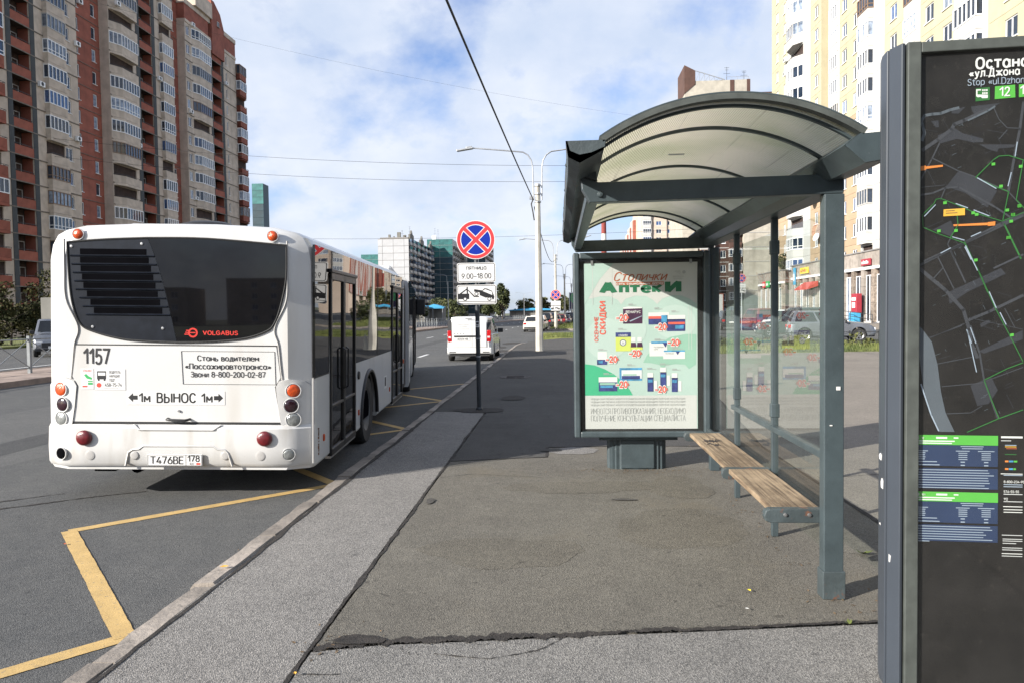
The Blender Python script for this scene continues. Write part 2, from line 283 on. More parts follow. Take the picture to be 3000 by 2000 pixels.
# stroke lettering: each glyph is (width, strokes); "~" marks a smoothed stroke; cap height 1, x-height 0.72
GL = {
'А':(.64,'0,0 .32,1 .64,0|.11,.32 .53,.32'),'Б':(.5,'.47,1 0,1 0,0|~0,.56 .28,.56 .46,.48 .5,.28 .46,.08 .28,0 0,0'),
'В':(.52,'0,0 0,1|~0,1 .28,1 .44,.93 .47,.77 .42,.6 .26,.53 0,.53|~0,.53 .3,.53 .47,.45 .52,.27 .47,.08 .3,0 0,0'),'Г':(.44,'0,0 0,1 .44,1'),
'Д':(.66,'0,-.2 0,0 .66,0 .66,-.2|.08,0 .2,.6 .24,1 .56,1 .56,0'),'Е':(.46,'.46,0 0,0 0,1 .46,1|0,.52 .4,.52'),'Ж':(.9,'.45,0 .45,1|0,1 .45,.5 .9,1|0,0 .45,.5 .9,0'),
'З':(.5,'~.02,.86 .12,.97 .27,1 .42,.93 .46,.76 .4,.59 .26,.53 .16,.53|~.26,.53 .42,.47 .5,.28 .44,.08 .27,0 .1,.03 0,.15'),'И':(.58,'0,1 0,0 .58,1 .58,0'),'Й':(.58,'0,1 0,0 .58,1 .58,0|~.15,1.22 .29,1.12 .43,1.22'),
'К':(.54,'0,0 0,1|.54,1 .02,.48|.14,.58 .54,0'),'Л':(.6,'~0,0 .09,.06 .13,.4 .15,1|.15,1 .6,1 .6,0'),'М':(.72,'0,0 0,1 .36,.3 .72,1 .72,0'),'Н':(.58,'0,0 0,1|.58,0 .58,1|0,.52 .58,.52'),
'О':(.62,'~.31,1 .12,.93 .01,.72 0,.5 .01,.28 .12,.07 .31,0 .5,.07 .61,.28 .62,.5 .61,.72 .5,.93 .31,1'),'П':(.56,'0,0 0,1 .56,1 .56,0'),'Р':(.5,'0,0 0,1|~0,1 .28,1 .45,.92 .5,.72 .45,.52 .28,.43 0,.43'),
'С':(.56,'~.55,.78 .45,.94 .3,1 .12,.93 .01,.72 0,.5 .01,.28 .12,.07 .3,0 .45,.06 .56,.22'),'Т':(.56,'0,1 .56,1|.28,1 .28,0'),'У':(.58,'0,1 .3,.32|~.58,1 .3,.32 .2,.08 .08,0 .02,.02'),'Ф':(.8,'.4,0 .4,1|~.4,.85 .12,.78 0,.5 .12,.24 .4,.16 .68,.24 .8,.5 .68,.78 .4,.85'),
'Х':(.56,'0,0 .56,1|0,1 .56,0'),'Ц':(.64,'0,1 0,0 .64,0 .64,-.2|.54,0 .54,1'),'Ч':(.52,'~0,1 0,.72 .06,.5 .22,.42 .52,.5|.52,1 .52,0'),'Ш':(.8,'0,1 0,0 .8,0 .8,1|.4,1 .4,0'),'Щ':(.9,'0,1 0,0 .9,0 .9,-.2|.4,1 .4,0|.8,1 .8,0'),
'Ы':(.74,'0,0 0,1|~0,.55 .26,.55 .42,.47 .46,.28 .42,.08 .26,0 0,0|.74,1 .74,0'),'Ь':(.5,'0,0 0,1|~0,.55 .28,.55 .45,.47 .5,.28 .45,.08 .28,0 0,0'),'Э':(.54,'~.01,.8 .12,.95 .26,1 .43,.93 .53,.72 .54,.5 .53,.28 .43,.07 .26,0 .1,.06 0,.2|.15,.52 .54,.52'),
'Ю':(.84,'0,0 0,1|0,.52 .26,.52|~.55,1 .37,.93 .27,.72 .26,.5 .27,.28 .37,.07 .55,0 .73,.07 .83,.28 .84,.5 .83,.72 .73,.93 .55,1'),'Я':(.52,'.52,0 .52,1|~.52,1 .22,1 .06,.92 .02,.74 .08,.54 .24,.46 .52,.46|.26,.46 .0,0'),
'а':(.54,'.5,.74 .5,.12 .58,.0|~.48,.52 .36,.69 .22,.72 .06,.6 0,.36 .06,.12 .22,0 .36,.03 .48,.2'),'б':(.48,'~.44,1 .2,.94 .06,.8 0,.5 .02,.2 .12,.04 .25,0 .4,.06 .48,.3 .42,.55 .25,.63 .1,.56 .02,.42'),
'е':(.48,'~0,.38 .24,.38 .47,.38 .44,.6 .25,.72 .07,.62 0,.36 .07,.1 .26,0 .4,.04 .47,.15'),'о':(.5,'~.25,.72 .07,.62 0,.36 .07,.1 .25,0 .43,.1 .5,.36 .43,.62 .25,.72'),'р':(.48,'0,-.26 0,.72|~0,.36 .05,.62 .24,.72 .42,.62 .48,.36 .42,.1 .24,0 .05,.1 0,.36'),
'с':(.44,'~.43,.56 .34,.69 .24,.72 .07,.62 0,.36 .07,.1 .24,0 .35,.03 .44,.16'),'у':(.46,'0,.72 .23,.06|.46,.72 .2,-.12 .12,-.25 .0,-.26'),
'0':(.52,'~.26,1 .1,.92 .01,.7 0,.5 .01,.3 .1,.08 .26,0 .42,.08 .51,.3 .52,.5 .51,.7 .42,.92 .26,1'),'1':(.3,'.0,.76 .28,1 .28,0'),'2':(.5,'~.02,.74 .08,.93 .25,1 .43,.92 .47,.73 .4,.52 .2,.24 .02,.02|0,.0 .5,0'),
'3':(.5,'~.02,.84 .12,.97 .25,1 .42,.93 .46,.76 .4,.6 .25,.54|~.25,.54 .42,.48 .5,.28 .43,.08 .25,0 .1,.04 0,.18'),'4':(.54,'.36,1 0,.26 .54,.26|.42,.52 .42,0'),'5':(.5,'.45,1 .08,1 .04,.52|~.04,.52 .25,.62 .44,.52 .5,.32 .43,.09 .25,0 .1,.03 0,.15'),
'6':(.52,'~.4,1 .2,.72 .04,.44 0,.28 .07,.08 .26,0 .45,.08 .52,.3 .45,.52 .26,.6 .1,.52'),'7':(.5,'0,1 .5,1 .16,0'),'8':(.52,'~.26,1 .09,.94 .04,.77 .1,.6 .26,.54 .42,.6 .48,.77 .43,.94 .26,1|~.26,.54 .07,.46 0,.27 .07,.07 .26,0 .45,.07 .52,.27 .45,.46 .26,.54'),
'9':(.52,'~.12,0 .32,.28 .48,.56 .52,.72 .45,.92 .26,1 .07,.92 0,.7 .07,.48 .26,.4 .42,.48'),
'.':(.08,'.04,0 .04,.1'),',':(.1,'.08,.1 .02,-.14'),'-':(.34,'0,.42 .34,.42'),'–':(.5,'0,.42 .5,.42'),'«':(.44,'.2,.6 .0,.36 .2,.12|.44,.6 .24,.36 .44,.12'),'»':(.44,'.0,.6 .2,.36 .0,.12|.24,.6 .44,.36 .24,.12'),'?':(.44,'~.0,.82 .08,.96 .22,1 .38,.93 .42,.75 .34,.58 .22,.48 .21,.3|.21,.1 .21,0'),
'%':(.7,'.12,0 .58,1|~.16,1 .02,.9 .0,.76 .06,.6 .17,.56 .3,.64 .32,.8 .28,.94 .16,1|~.54,.44 .4,.36 .37,.2 .44,.04 .55,0 .68,.08 .7,.24 .66,.38 .54,.44'),'*':(.4,'.2,1 .2,.6|.03,.9 .37,.7|.03,.7 .37,.9'),'(':(.2,'~.2,1.1 .04,.8 .0,.5 .04,.2 .2,-.1'),')':(.2,'~.0,1.1 .16,.8 .2,.5 .16,.2 .0,-.1'),'+':(.4,'0,.42 .4,.42|.2,.22 .2,.62'),
'V':(.62,'0,1 .31,0 .62,1'),'L':(.44,'0,1 0,0 .44,0'),'G':(.6,'~.56,.8 .45,.95 .3,1 .12,.93 .01,.72 0,.5 .01,.28 .12,.07 .3,0 .48,.05 .6,.2|.6,.2 .6,.46 .34,.46'),'U':(.56,'~0,1 0,.4 .06,.12 .28,0 .5,.12 .56,.4 .56,1'),'S':(.5,'~.47,.84 .38,.97 .25,1 .09,.94 .03,.76 .1,.6 .25,.52 .42,.44 .5,.27 .43,.07 .25,0 .1,.04 .0,.18'),
'R':(.52,'0,0 0,1|~0,1 .28,1 .45,.93 .5,.75 .45,.56 .28,.48 0,.48|.28,.48 .52,0'),'D':(.58,'0,0 0,1|~0,1 .28,1 .5,.88 .58,.5 .5,.12 .28,0 0,0'),
't':(.32,'~.14,.95 .14,.2 .18,.03 .32,.02|0,.72 .32,.72'),'u':(.46,'~0,.72 0,.25 .06,.04 .22,0 .4,.08 .46,.25|.46,.72 .46,0'),'l':(.08,'.04,0 .04,1.02'),'z':(.42,'0,.72 .42,.72 0,0 .42,0'),'h':(.46,'0,0 0,1.02|~0,.45 .1,.66 .26,.72 .42,.62 .46,.4 .46,0'),'n':(.46,'0,0 0,.72|~0,.45 .1,.66 .26,.72 .42,.62 .46,.4 .46,0'),'i':(.08,'.04,0 .04,.72|.04,.92 .04,1.02'),'d':(.5,'.5,1.02 .5,0|~.48,.52 .36,.69 .22,.72 .06,.6 0,.36 .06,.12 .22,0 .36,.03 .48,.2'),'r':(.3,'0,0 0,.72|~0,.4 .08,.62 .3,.72'),'k':(.42,'0,0 0,1.02|.4,.72 .0,.3|.12,.42 .42,0'),'w':(.7,'0,.72 .18,0 .35,.72 .52,0 .7,.72'),'s':(.4,'~.38,.58 .3,.7 .2,.72 .05,.66 .03,.5 .12,.4 .28,.34 .39,.22 .34,.05 .2,0 .08,.02 0,.14'),'c':(.44,'~.43,.56 .34,.69 .24,.72 .07,.62 0,.36 .07,.1 .24,0 .35,.03 .44,.16'),
}
for a_, b_ in zip('BOCETAMHKP', 'ВОСЕТАМНКР'): GL[a_] = GL[b_]
for a_, b_ in zip('oapce', 'оарсе'): GL[a_] = GL[b_]
for a_ in 'вгджзийклмнптхцчшщыьэюяф':
    u_ = GL[a_.upper()]; GL[a_] = (u_[0]*0.80, '|'.join(('~' if p.startswith('~') else '')+' '.join('%.3f,%.3f' % (float(q.split(',')[0])*0.80, float(q.split(',')[1])*0.72) for q in p.lstrip('~').split()) for p in u_[1].split('|')))
def smooth_pts(P, n=4):
    if len(P) < 3: return P
    cl = P[0] == P[-1]; Q = ([P[-2]] if cl else [P[0]])+P+([P[1]] if cl else [P[-1]]); out = []
    for i in range(1, len(Q)-2):
        p0, p1, p2, p3 = Q[i-1:i+3]
        for k in range(n):
            t = k/n; out.append(tuple(0.5*(2*p1[a]+(p2[a]-p0[a])*t+(2*p0[a]-5*p1[a]+4*p2[a]-p3[a])*t*t+(3*p1[a]-p0[a]-3*p2[a]+p3[a])*t**3) for a in (0, 1)))
    return out+[P[-1]]
def text(name, s, size, loc, rot, m, parent, align='CENTER', sx=1.0, bold=0.0, shear=0.0, space=1.0, width=None, th=None):
    """lettering built from strokes; loc is the baseline anchor, cap height 0.72*size; lies in the XY plane, facing +Z before rot"""
    th = th if th else 0.115+bold*6.0; cap = 0.72*size; gap = (0.12+th*0.75)*space; x = 0.0; strokes = []
    for ch in s:
        if ch == ' ': x += 0.34+gap*0.5; continue
        w_, d = GL[ch]
        for st in d.split('|'):
            P = [tuple(float(v) for v in q_.split(',')) for q_ in st.lstrip('~').split()]
            P = [(px_+x+shear*py_, py_) for px_, py_ in (smooth_pts(P) if st[0] == '~' else P)]; cur = [P[0]]
            for j in range(1, len(P)):                        # break at sharp corners so the strokes keep their weight
                cur.append(P[j])
                if st[0] != '~' and j < len(P)-1 and (Vector(P[j])-Vector(P[j-1])).normalized().dot((Vector(P[j+1])-Vector(P[j])).normalized()) < -0.4: strokes.append(cur); cur = [P[j]]
            strokes.append(cur)
        x += w_+gap
    W = max(0.01, x-gap); k = (width/(W+th)/cap) if width else sx
    ax = {'CENTER': -W/2, 'LEFT': 0.0, 'RIGHT': -W}[align]; mb = MB()
    for i, P in enumerate(strokes):
        z = (i % 4)*0.00016; n = len(P); Lp = []; Rp = []; closed = n > 3 and math.dist(P[0], P[-1]) < 1e-6; h = th/2
        V2 = [Vector((p[0], p[1])) for p in P]
        for j in range(n):
            if closed: a = V2[j-1] if j else V2[-2]; b = V2[j+1] if j < n-1 else V2[1]
            else: a = V2[max(j-1, 0)]; b = V2[min(j+1, n-1)]
            d1 = (V2[j]-a) if (V2[j]-a).length > 1e-6 else (b-V2[j]); d2 = (b-V2[j]) if (b-V2[j]).length > 1e-6 else d1
            d1 = d1.normalized(); d2 = d2.normalized(); n1_ = Vector((-d1.y, d1.x)); n2_ = Vector((-d2.y, d2.x)); mt = n1_+n2_
            mt = mt.normalized() if mt.length > 1e-3 else n1_; f = min(1.8, 1/max(0.3, mt.dot(n1_))); p = V2[j]
            if not closed and j == 0: p = p-d2*h*(0.9 if d2.x*d2.x > 0.5 else 0.0)
            if not closed and j == n-1: p = p+d1*h*(0.9 if d1.x*d1.x > 0.5 else 0.0)
            q1 = p+mt*h*f; q2 = p-mt*h*f; Lp.append(((q1.x+ax)*cap*k, q1.y*cap, z)); Rp.append(((q2.x+ax)*cap*k, q2.y*cap, z))
        o_ = len(mb.v); mb.v += Lp+Rp
        for j in range(n-1): mb.f.append((o_+j, o_+n+j, o_+n+j+1, o_+j+1)); mb.m.append(0)
    me = bpy.data.meshes.new(name); me.from_pydata(mb.v, [], mb.f); me.materials.append(MATS[m])
    o = bpy.data.objects.new(name, me); COL.objects.link(o); o.parent = parent; o.location = loc; o.rotation_euler = rot
    return o
FRONT = (math.pi/2, 0, 0)
# ---------------------------------------------------------------- palette
asphalt('road_asphalt', (0.072,0.075,0.078), (0.118,0.118,0.116), (0.22,0.215,0.20), patch=(0.35, 0.60, (0.058,0.060,0.062), 0.5))
asphalt('pave_light', (0.17,0.164,0.158), (0.245,0.235,0.224), (0.38,0.37,0.35), bump=0.7, stone=0.45)
asphalt('pave_near', (0.16,0.156,0.151), (0.23,0.223,0.212), (0.36,0.35,0.33), bump=0.7, stone=0.45)
asphalt('pave_old', (0.108,0.101,0.088), (0.170,0.159,0.137), (0.27,0.25,0.215), bump=0.6, patch=(0.9, 0.56, (0.15,0.131,0.100), 0.6))
asphalt('pave_new', (0.056,0.054,0.052), (0.092,0.089,0.085), (0.17,0.165,0.157), bump=0.4, stone=0.25)
asphalt('pave_plaza', (0.17,0.152,0.132), (0.24,0.215,0.187), (0.31,0.28,0.245), bump=0.4, stone=0.3, patch=(0.3, 0.62, (0.12,0.11,0.097), 0.5))
mat('tar', (0.024,0.020,0.017), 0.9, var=0.5, sc=16, bump=0.9, bsc=90, spots=[(70,0.60,(0.10,0.09,0.08),0.7)])
mat('ground_dirt', (0.17,0.15,0.11), 0.95, var=0.35, sc=0.05, c2=(0.10,0.13,0.05))
mat('kerb_granite', (0.235,0.205,0.175), 0.85, var=0.35, sc=2.3, bump=0.9, bsc=22, spots=[(60,0.62,(0.14,0.13,0.12),0.6),(7,0.60,(0.13,0.115,0.10),0.6)], rnd=0.22)
mat('kerb_far', (0.26,0.20,0.165), 0.9, var=0.3, sc=1.5, bump=0.5, bsc=12, rnd=0.12)
mat('yellow_paint', (0.48,0.325,0.125), 0.7, var=0.12, sc=6, bump=0.3, bsc=120, spots=[(38,0.61,(0.17,0.155,0.125),0.75),(9,0.62,(0.26,0.20,0.11),0.5)])
mat('white_paint_line', (0.62,0.62,0.60), 0.7, var=0.15, sc=5, spots=[(25,0.62,(0.2,0.2,0.2),0.7)])
mat('grass_soil', (0.10,0.13,0.03), 0.95, var=0.35, sc=0.8, c2=(0.17,0.18,0.05))
mat('grass_blade', (0.075,0.125,0.022), 0.7, var=0.4, sc=0.6, c2=(0.17,0.18,0.045))
mat('stain', (0.060,0.055,0.048), 0.9, var=0.3, sc=20, bump=0.6, bsc=150)
mat('rim_dark', (0.07,0.068,0.065), 0.6, var=0.3, sc=8)
mat('pvc_brown', (0.20,0.13,0.085), 0.5, var=0.1)
asphalt('road_patch_dark', (0.056,0.058,0.061), (0.088,0.088,0.087), (0.17,0.165,0.155))
asphalt('road_patch_light', (0.088,0.090,0.092), (0.130,0.129,0.126), (0.22,0.215,0.20))
mat('leaf_dark', (0.035,0.055,0.018), 0.7, var=0.4, sc=1.2, c2=(0.075,0.085,0.02))
mat('leaf_mid', (0.055,0.075,0.022), 0.7, var=0.4, sc=0.25, c2=(0.12,0.12,0.03))
mat('leaf_autumn', (0.026,0.040,0.013), 0.8, var=0.4, sc=0.8, c2=(0.070,0.060,0.020), spec=0.2)
mat('bark', (0.09,0.07,0.05), 0.9, var=0.3, sc=6, bump=0.6, bsc=20)
# bus
mat('bus_white', (0.555,0.553,0.542), 0.28, var=0.025, sc=1.2, coat=0.35, spec=0.5, streak=((3.0,3.0,0.35),0.53,(0.42,0.39,0.34),0.45), bump=0.04, bsc=1.5)
mat('bus_white_low', (0.545,0.54,0.525), 0.33, var=0.03, sc=1.6, coat=0.2, streak=((6,6,1.2),0.50,(0.33,0.295,0.24),0.55), spots=[(30,0.70,(0.25,0.21,0.16),0.6)])
mat('bus_groove', (0.36,0.35,0.335), 0.5, var=0.1)
mat('seam_black', (0.012,0.012,0.013), 0.6, var=0.2)
mat('grille_black', (0.009,0.011,0.016), 0.3, var=0.3, sc=8, spec=0.35)
mat('grille_matt', (0.004,0.004,0.005), 0.9, var=0.2, spec=0.0)
glass('bus_glass', (0.004,0.004,0.005), 0.02, 0.12, 0.8, ior=1.45)
glass('bus_side_glass', (0.005,0.005,0.005), 0.015, 0.35, 1.3, ior=1.5)
mat('rubber', (0.018,0.018,0.018), 0.8, var=0.3, sc=12, bump=0.3, bsc=30)
mat('tyre', (0.022,0.021,0.020), 0.85, var=0.35, sc=14, bump=0.3, bsc=60)
mat('black_plastic', (0.015,0.015,0.016), 0.42, var=0.25, sc=9)
mat('bellows', (0.085,0.075,0.068), 0.75, var=0.3, sc=5)
mat('lamp_orange', (0.50,0.062,0.006), 0.25, var=0.3, sc=40, bump=0.35, bsc=160, spec=0.7)
mat('lamp_red', (0.11,0.004,0.007), 0.28, var=0.3, sc=40, bump=0.25, bsc=160, spec=0.7)
mat('lamp_dark', (0.022,0.006,0.010), 0.15, var=0.3, sc=30, spec=0.8)
mat('lamp_clear', (0.26,0.27,0.26), 0.14, var=0.3, sc=18, bump=0.5, bsc=55, spec=0.8, metal=0.35)
mat('print_black', (0.010,0.010,0.011), 0.5, var=0.1)
mat('print_white', (0.62,0.615,0.60), 0.4, var=0.02)
mat('print_grey', (0.45,0.45,0.45), 0.5, var=0.05)
mat('print_red', (0.60,0.06,0.035), 0.45, var=0.08)
mat('print_green', (0.03,0.34,0.09), 0.45, var=0.08)
mat('print_yellow', (0.75,0.55,0.03), 0.45, var=0.08)
mat('logo_red', (0.55,0.03,0.02), 0.4, var=0.05)
mat('rust', (0.16,0.07,0.03), 0.9, var=0.5, sc=14, bump=0.4, bsc=60)
mat('metal_grey', (0.35,0.35,0.35), 0.4, metal=0.8, var=0.15)
# shelter and street furniture
mat('shelter_paint', (0.046,0.062,0.068), 0.42, var=0.16, sc=5, bump=0.12, bsc=45, spec=0.5, spots=[(55,0.72,(0.12,0.06,0.03),0.8),(18,0.69,(0.13,0.145,0.15),0.6)])
mat('shelter_paint_rusty', (0.048,0.062,0.066), 0.5, var=0.2, sc=6, bump=0.3, bsc=30, spots=[(9,0.60,(0.13,0.055,0.03),0.85),(40,0.66,(0.10,0.05,0.03),0.8)])
mat('panel_paint', (0.040,0.048,0.060), 0.42, var=0.06, sc=3, spec=0.5)
mat('glazing_bead', (0.055,0.062,0.056), 0.6, var=0.25, sc=9)
clear('shelter_glass', (0.86,0.91,0.88), refl=1.2, ior=1.5, dirt=0.035)
clear('cover_glass', (0.93,0.95,0.94), refl=0.7, ior=1.45, dirt=0.012)
mat('box_inside', (0.012,0.012,0.012), 0.7, var=0.3)
mat('bench_wood', (0.235,0.165,0.10), 0.8, var=0.35, sc=3.2, c2=(0.34,0.255,0.165), bump=0.6, bsc=25, streak=((70,2.2,30),0.43,(0.07,0.045,0.027),0.9))
mat('graffiti', (0.02,0.018,0.02), 0.7, var=0.2)
def polycarb():
    m = bpy.data.materials.new('polycarbonate'); m.use_nodes = True; t = m.node_tree; t.nodes.clear(); N = t.nodes.new; K = t.links.new
    o = N('ShaderNodeOutputMaterial'); tcn = N('ShaderNodeTexCoord')
    mp = N('ShaderNodeMapping'); mp.inputs['Scale'].default_value = (34, 0.5, 34); K(tcn.outputs['Object'], mp.inputs[0])
    nz = N('ShaderNodeTexNoise'); nz.inputs['Scale'].default_value = 1; nz.inputs['Detail'].default_value = 5; K(mp.outputs[0], nz.inputs['Vector'])
    rp = N('ShaderNodeValToRGB'); K(nz.outputs['Fac'], rp.inputs[0]); e = rp.color_ramp.elements
    e[0].position = 0.24; e[0].color = (0.26,0.245,0.20,1); e[1].position = 0.36; e[1].color = (0.60,0.575,0.485,1)
    n2 = N('ShaderNodeTexNoise'); n2.inputs['Scale'].default_value = 1.6; n2.inputs['Detail'].default_value = 6; K(tcn.outputs['Object'], n2.inputs['Vector'])
    r2 = N('ShaderNodeValToRGB'); K(n2.outputs['Fac'], r2.inputs[0]); e = r2.color_ramp.elements
    e[0].position = 0.35; e[0].color = (0.72,0.75,0.62,1); e[1].position = 0.65; e[1].color = (1,0.97,0.92,1)
    mu = N('ShaderNodeMixRGB'); mu.blend_type = 'MULTIPLY'; mu.inputs[0].default_value = 1; K(rp.outputs[0], mu.inputs[1]); K(r2.outputs[0], mu.inputs[2])
    d = N('ShaderNodeBsdfDiffuse'); tr = N('ShaderNodeBsdfTranslucent'); K(mu.outputs[0], d.inputs[0]); K(mu.outputs[0], tr.inputs[0])
    mx = N('ShaderNodeMixShader'); mx.inputs[0].default_value = 0.62; K(d.outputs[0], mx.inputs[1]); K(tr.outputs[0], mx.inputs[2])
    K(mx.outputs[0], o.inputs[0]); MATS['polycarbonate'] = m
polycarb()
mat('concrete_pole', (0.44,0.415,0.36), 0.85, var=0.15, sc=2.5, bump=0.3, bsc=30)
mat('galv', (0.42,0.43,0.44), 0.45, metal=0.6, var=0.15, sc=6)
mat('pole_dark', (0.035,0.040,0.044), 0.45, var=0.25, sc=8)
mat('sign_white', (0.62,0.615,0.60), 0.4, var=0.03)
mat('sign_red', (0.55,0.045,0.05), 0.45, var=0.04, spec=0.2)
mat('sign_blue', (0.006,0.024,0.27), 0.45, var=0.04, spec=0.2)
mat('cable', (0.012,0.012,0.013), 0.7, var=0.2)
mat('rail_grey', (0.20,0.215,0.22), 0.5, var=0.15, sc=6)
mat('rail_dark', (0.03,0.032,0.034), 0.5, var=0.15)
mat('cast_iron', (0.06,0.05,0.045), 0.8, var=0.4, sc=9, bump=0.6, bsc=50)
# poster print
mat('po_paper', (0.48,0.48,0.46), 0.5, var=0.03, sc=2)
mat('po_pale', (0.37,0.475,0.43), 0.5, var=0.05, sc=2)
mat('po_pale2', (0.415,0.505,0.465), 0.5, var=0.05, sc=2)
mat('po_mid', (0.25,0.42,0.33), 0.5, var=0.05)
mat('po_green', (0.05,0.36,0.19), 0.5, var=0.05)
mat('po_darkgreen', (0.015,0.13,0.06), 0.5, var=0.05)
mat('po_brown', (0.36,0.09,0.035), 0.5, var=0.08)
mat('po_coral', (0.62,0.11,0.075), 0.5, var=0.05)
mat('po_purple', (0.055,0.018,0.05), 0.5, var=0.2, sc=9)
mat('po_navy', (0.035,0.045,0.16), 0.5, var=0.3, sc=15)
mat('po_blue', (0.06,0.24,0.42), 0.5, var=0.3, sc=15)
mat('po_lime', (0.50,0.55,0.12), 0.5, var=0.05)
mat('po_grey', (0.33,0.335,0.325), 0.5, var=0.1)
# kiosk print
mat('ks_black', (0.014,0.0125,0.012), 0.45, var=0.3, sc=6, spots=[(34,0.63,(0.028,0.024,0.022),0.8)])
mat('ks_road', (0.046,0.048,0.056), 0.5, var=0.1)
mat('ks_area', (0.034,0.035,0.042), 0.5, var=0.15)
mat('ks_river', (0.085,0.098,0.115), 0.5, var=0.1)
mat('ks_green', (0.030,0.135,0.035), 0.5, var=0.12)
mat('ks_header', (0.085,0.37,0.055), 0.5, var=0.06)
mat('ks_blue', (0.022,0.037,0.085), 0.5, var=0.1)
mat('ks_pale', (0.28,0.33,0.40), 0.5, var=0.1)
mat('ks_orange', (0.60,0.20,0.045), 0.5, var=0.08)
mat('ks_amber', (0.66,0.36,0.05), 0.5, var=0.08)
# buildings
mat('brick_beige', (0.50,0.42,0.34), 0.9, var=0.16, sc=0.8, bump=0.25, bsc=9, streak=((1.2,1.2,0.12),0.55,(0.30,0.25,0.20),0.55), rnd=0.05)
mat('brick_red', (0.265,0.086,0.058), 0.9, var=0.2, sc=0.8, bump=0.25, bsc=9, streak=((1.2,1.2,0.12),0.55,(0.15,0.046,0.03),0.5), rnd=0.08)
mat('brick_orange', (0.275,0.086,0.055), 0.9, var=0.18, sc=0.9, rnd=0.10)
mat('slate_strip', (0.055,0.060,0.062), 0.85, var=0.2, sc=1.2)
mat('ledge', (0.17,0.145,0.12), 0.9, var=0.3, sc=2)
mat('joint_dark', (0.10,0.075,0.055), 0.9, var=0.2)
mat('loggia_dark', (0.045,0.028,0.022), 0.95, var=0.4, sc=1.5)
mat('pvc', (0.80,0.80,0.79), 0.4, var=0.05)
mat('pvc_grey', (0.42,0.41,0.39), 0.5, var=0.1)
glass('pane', (0.016,0.026,0.045), 0.03, 0.05, 2.0, rnd=0.45)
glass('pane_curtain', (0.09,0.12,0.17), 0.05, 0.05, 2.0, c2=(0.28,0.33,0.41), csc=1.8, rnd=0.45)
glass('pane_blue', (0.03,0.07,0.17), 0.03, 0.05, 2.0, c2=(0.06,0.11,0.24), rnd=0.45)
glass('pane_warm', (0.16,0.12,0.07), 0.06, 0.05, 2.0)
mat('panel_yellow', (0.41,0.375,0.255), 0.9, var=0.06, sc=0.7, streak=((0.9,0.9,0.1),0.55,(0.34,0.305,0.20),0.5), rnd=0.05)
mat('panel_white', (0.44,0.435,0.415), 0.9, var=0.05, sc=0.7, streak=((0.9,0.9,0.1),0.58,(0.36,0.35,0.32),0.4), rnd=0.05)
mat('panel_peach', (0.37,0.275,0.18), 0.9, var=0.06, sc=0.7, streak=((0.9,0.9,0.1),0.55,(0.31,0.225,0.145),0.5), rnd=0.06)
mat('granite_grey', (0.26,0.23,0.20), 0.85, var=0.18, sc=2.2, bump=0.2, bsc=6, rnd=0.18)
mat('granite_rough', (0.22,0.18,0.145), 0.95, var=0.4, sc=5, bump=0.9, bsc=9, rnd=0.20)
mat('tile_beige', (0.42,0.385,0.32), 0.9, var=0.14, sc=0.8, streak=((0.8,0.8,0.1),0.5,(0.28,0.25,0.20),0.6), rnd=0.05)
mat('tile_brown', (0.085,0.045,0.034), 0.9, var=0.2, sc=0.8)
mat('tile_white', (0.42,0.42,0.43), 0.8, var=0.06, sc=0.4, rnd=0.04)
mat('tile_teal', (0.018,0.105,0.105), 0.6, var=0.25, sc=0.35, c2=(0.03,0.16,0.15), rnd=0.12)
mat('tile_teal_dark', (0.010,0.035,0.048), 0.5, var=0.25, sc=0.35, rnd=0.15)
mat('render_pinkish', (0.52,0.42,0.34), 0.9, var=0.06, sc=0.4)
mat('concrete_wall', (0.17,0.163,0.145), 0.9, var=0.18, sc=0.5, streak=((0.6,0.6,0.08),0.5,(0.11,0.105,0.09),0.5))
mat('roof_metal', (0.22,0.21,0.20), 0.6, var=0.2)
mat('chimney_red', (0.22,0.045,0.035), 0.85, var=0.15)
mat('chimney_white', (0.60,0.57,0.52), 0.85, var=0.12)
mat('awning_blue', (0.05,0.30,0.50), 0.6, var=0.15)
mat('awning_red', (0.45,0.05,0.04), 0.6, var=0.15)
mat('shop_blue', (0.02,0.16,0.62), 0.5, var=0.1)
mat('shop_red', (0.30,0.03,0.045), 0.5, var=0.1)
mat('bb_purple', (0.035,0.018,0.075), 0.5, var=0.3, sc=1.5)
mat('bb_green', (0.04,0.32,0.10), 0.5, var=0.3, sc=1.5, c2=(0.12,0.5,0.18))
# vehicles
def paint(n, c, metal=0.0): mat(n, c, 0.25, metal=metal, var=0.03, coat=0.6, spec=0.5)
paint('car_white', (0.58,0.58,0.57)); paint('car_ivory', (0.62,0.59,0.52)); paint('car_black', (0.015,0.015,0.017)); paint('car_maroon', (0.12,0.018,0.02))
paint('car_silver', (0.17,0.18,0.20), 0.45); paint('car_greygreen', (0.030,0.042,0.042)); paint('car_navy', (0.02,0.03,0.06)); paint('car_red', (0.35,0.04,0.03))
paint('car_teal', (0.05,0.15,0.17))
glass('car_glass', (0.010,0.012,0.013), 0.03)
mat('car_trim', (0.02,0.02,0.021), 0.6, var=0.2)
mat('tail_red', (0.42,0.012,0.015), 0.15, var=0.2, sc=20, spec=0.7)
mat('head_lamp', (0.55,0.56,0.57), 0.1, var=0.2, sc=20, spec=0.8)
mat('alloy', (0.45,0.45,0.46), 0.3, metal=0.85, var=0.1)
asphalt('pave_stain', (0.100,0.092,0.078), (0.158,0.146,0.122), (0.26,0.24,0.20))
mat('dry_leaf', (0.13,0.085,0.045), 0.85, var=0.5, sc=30)
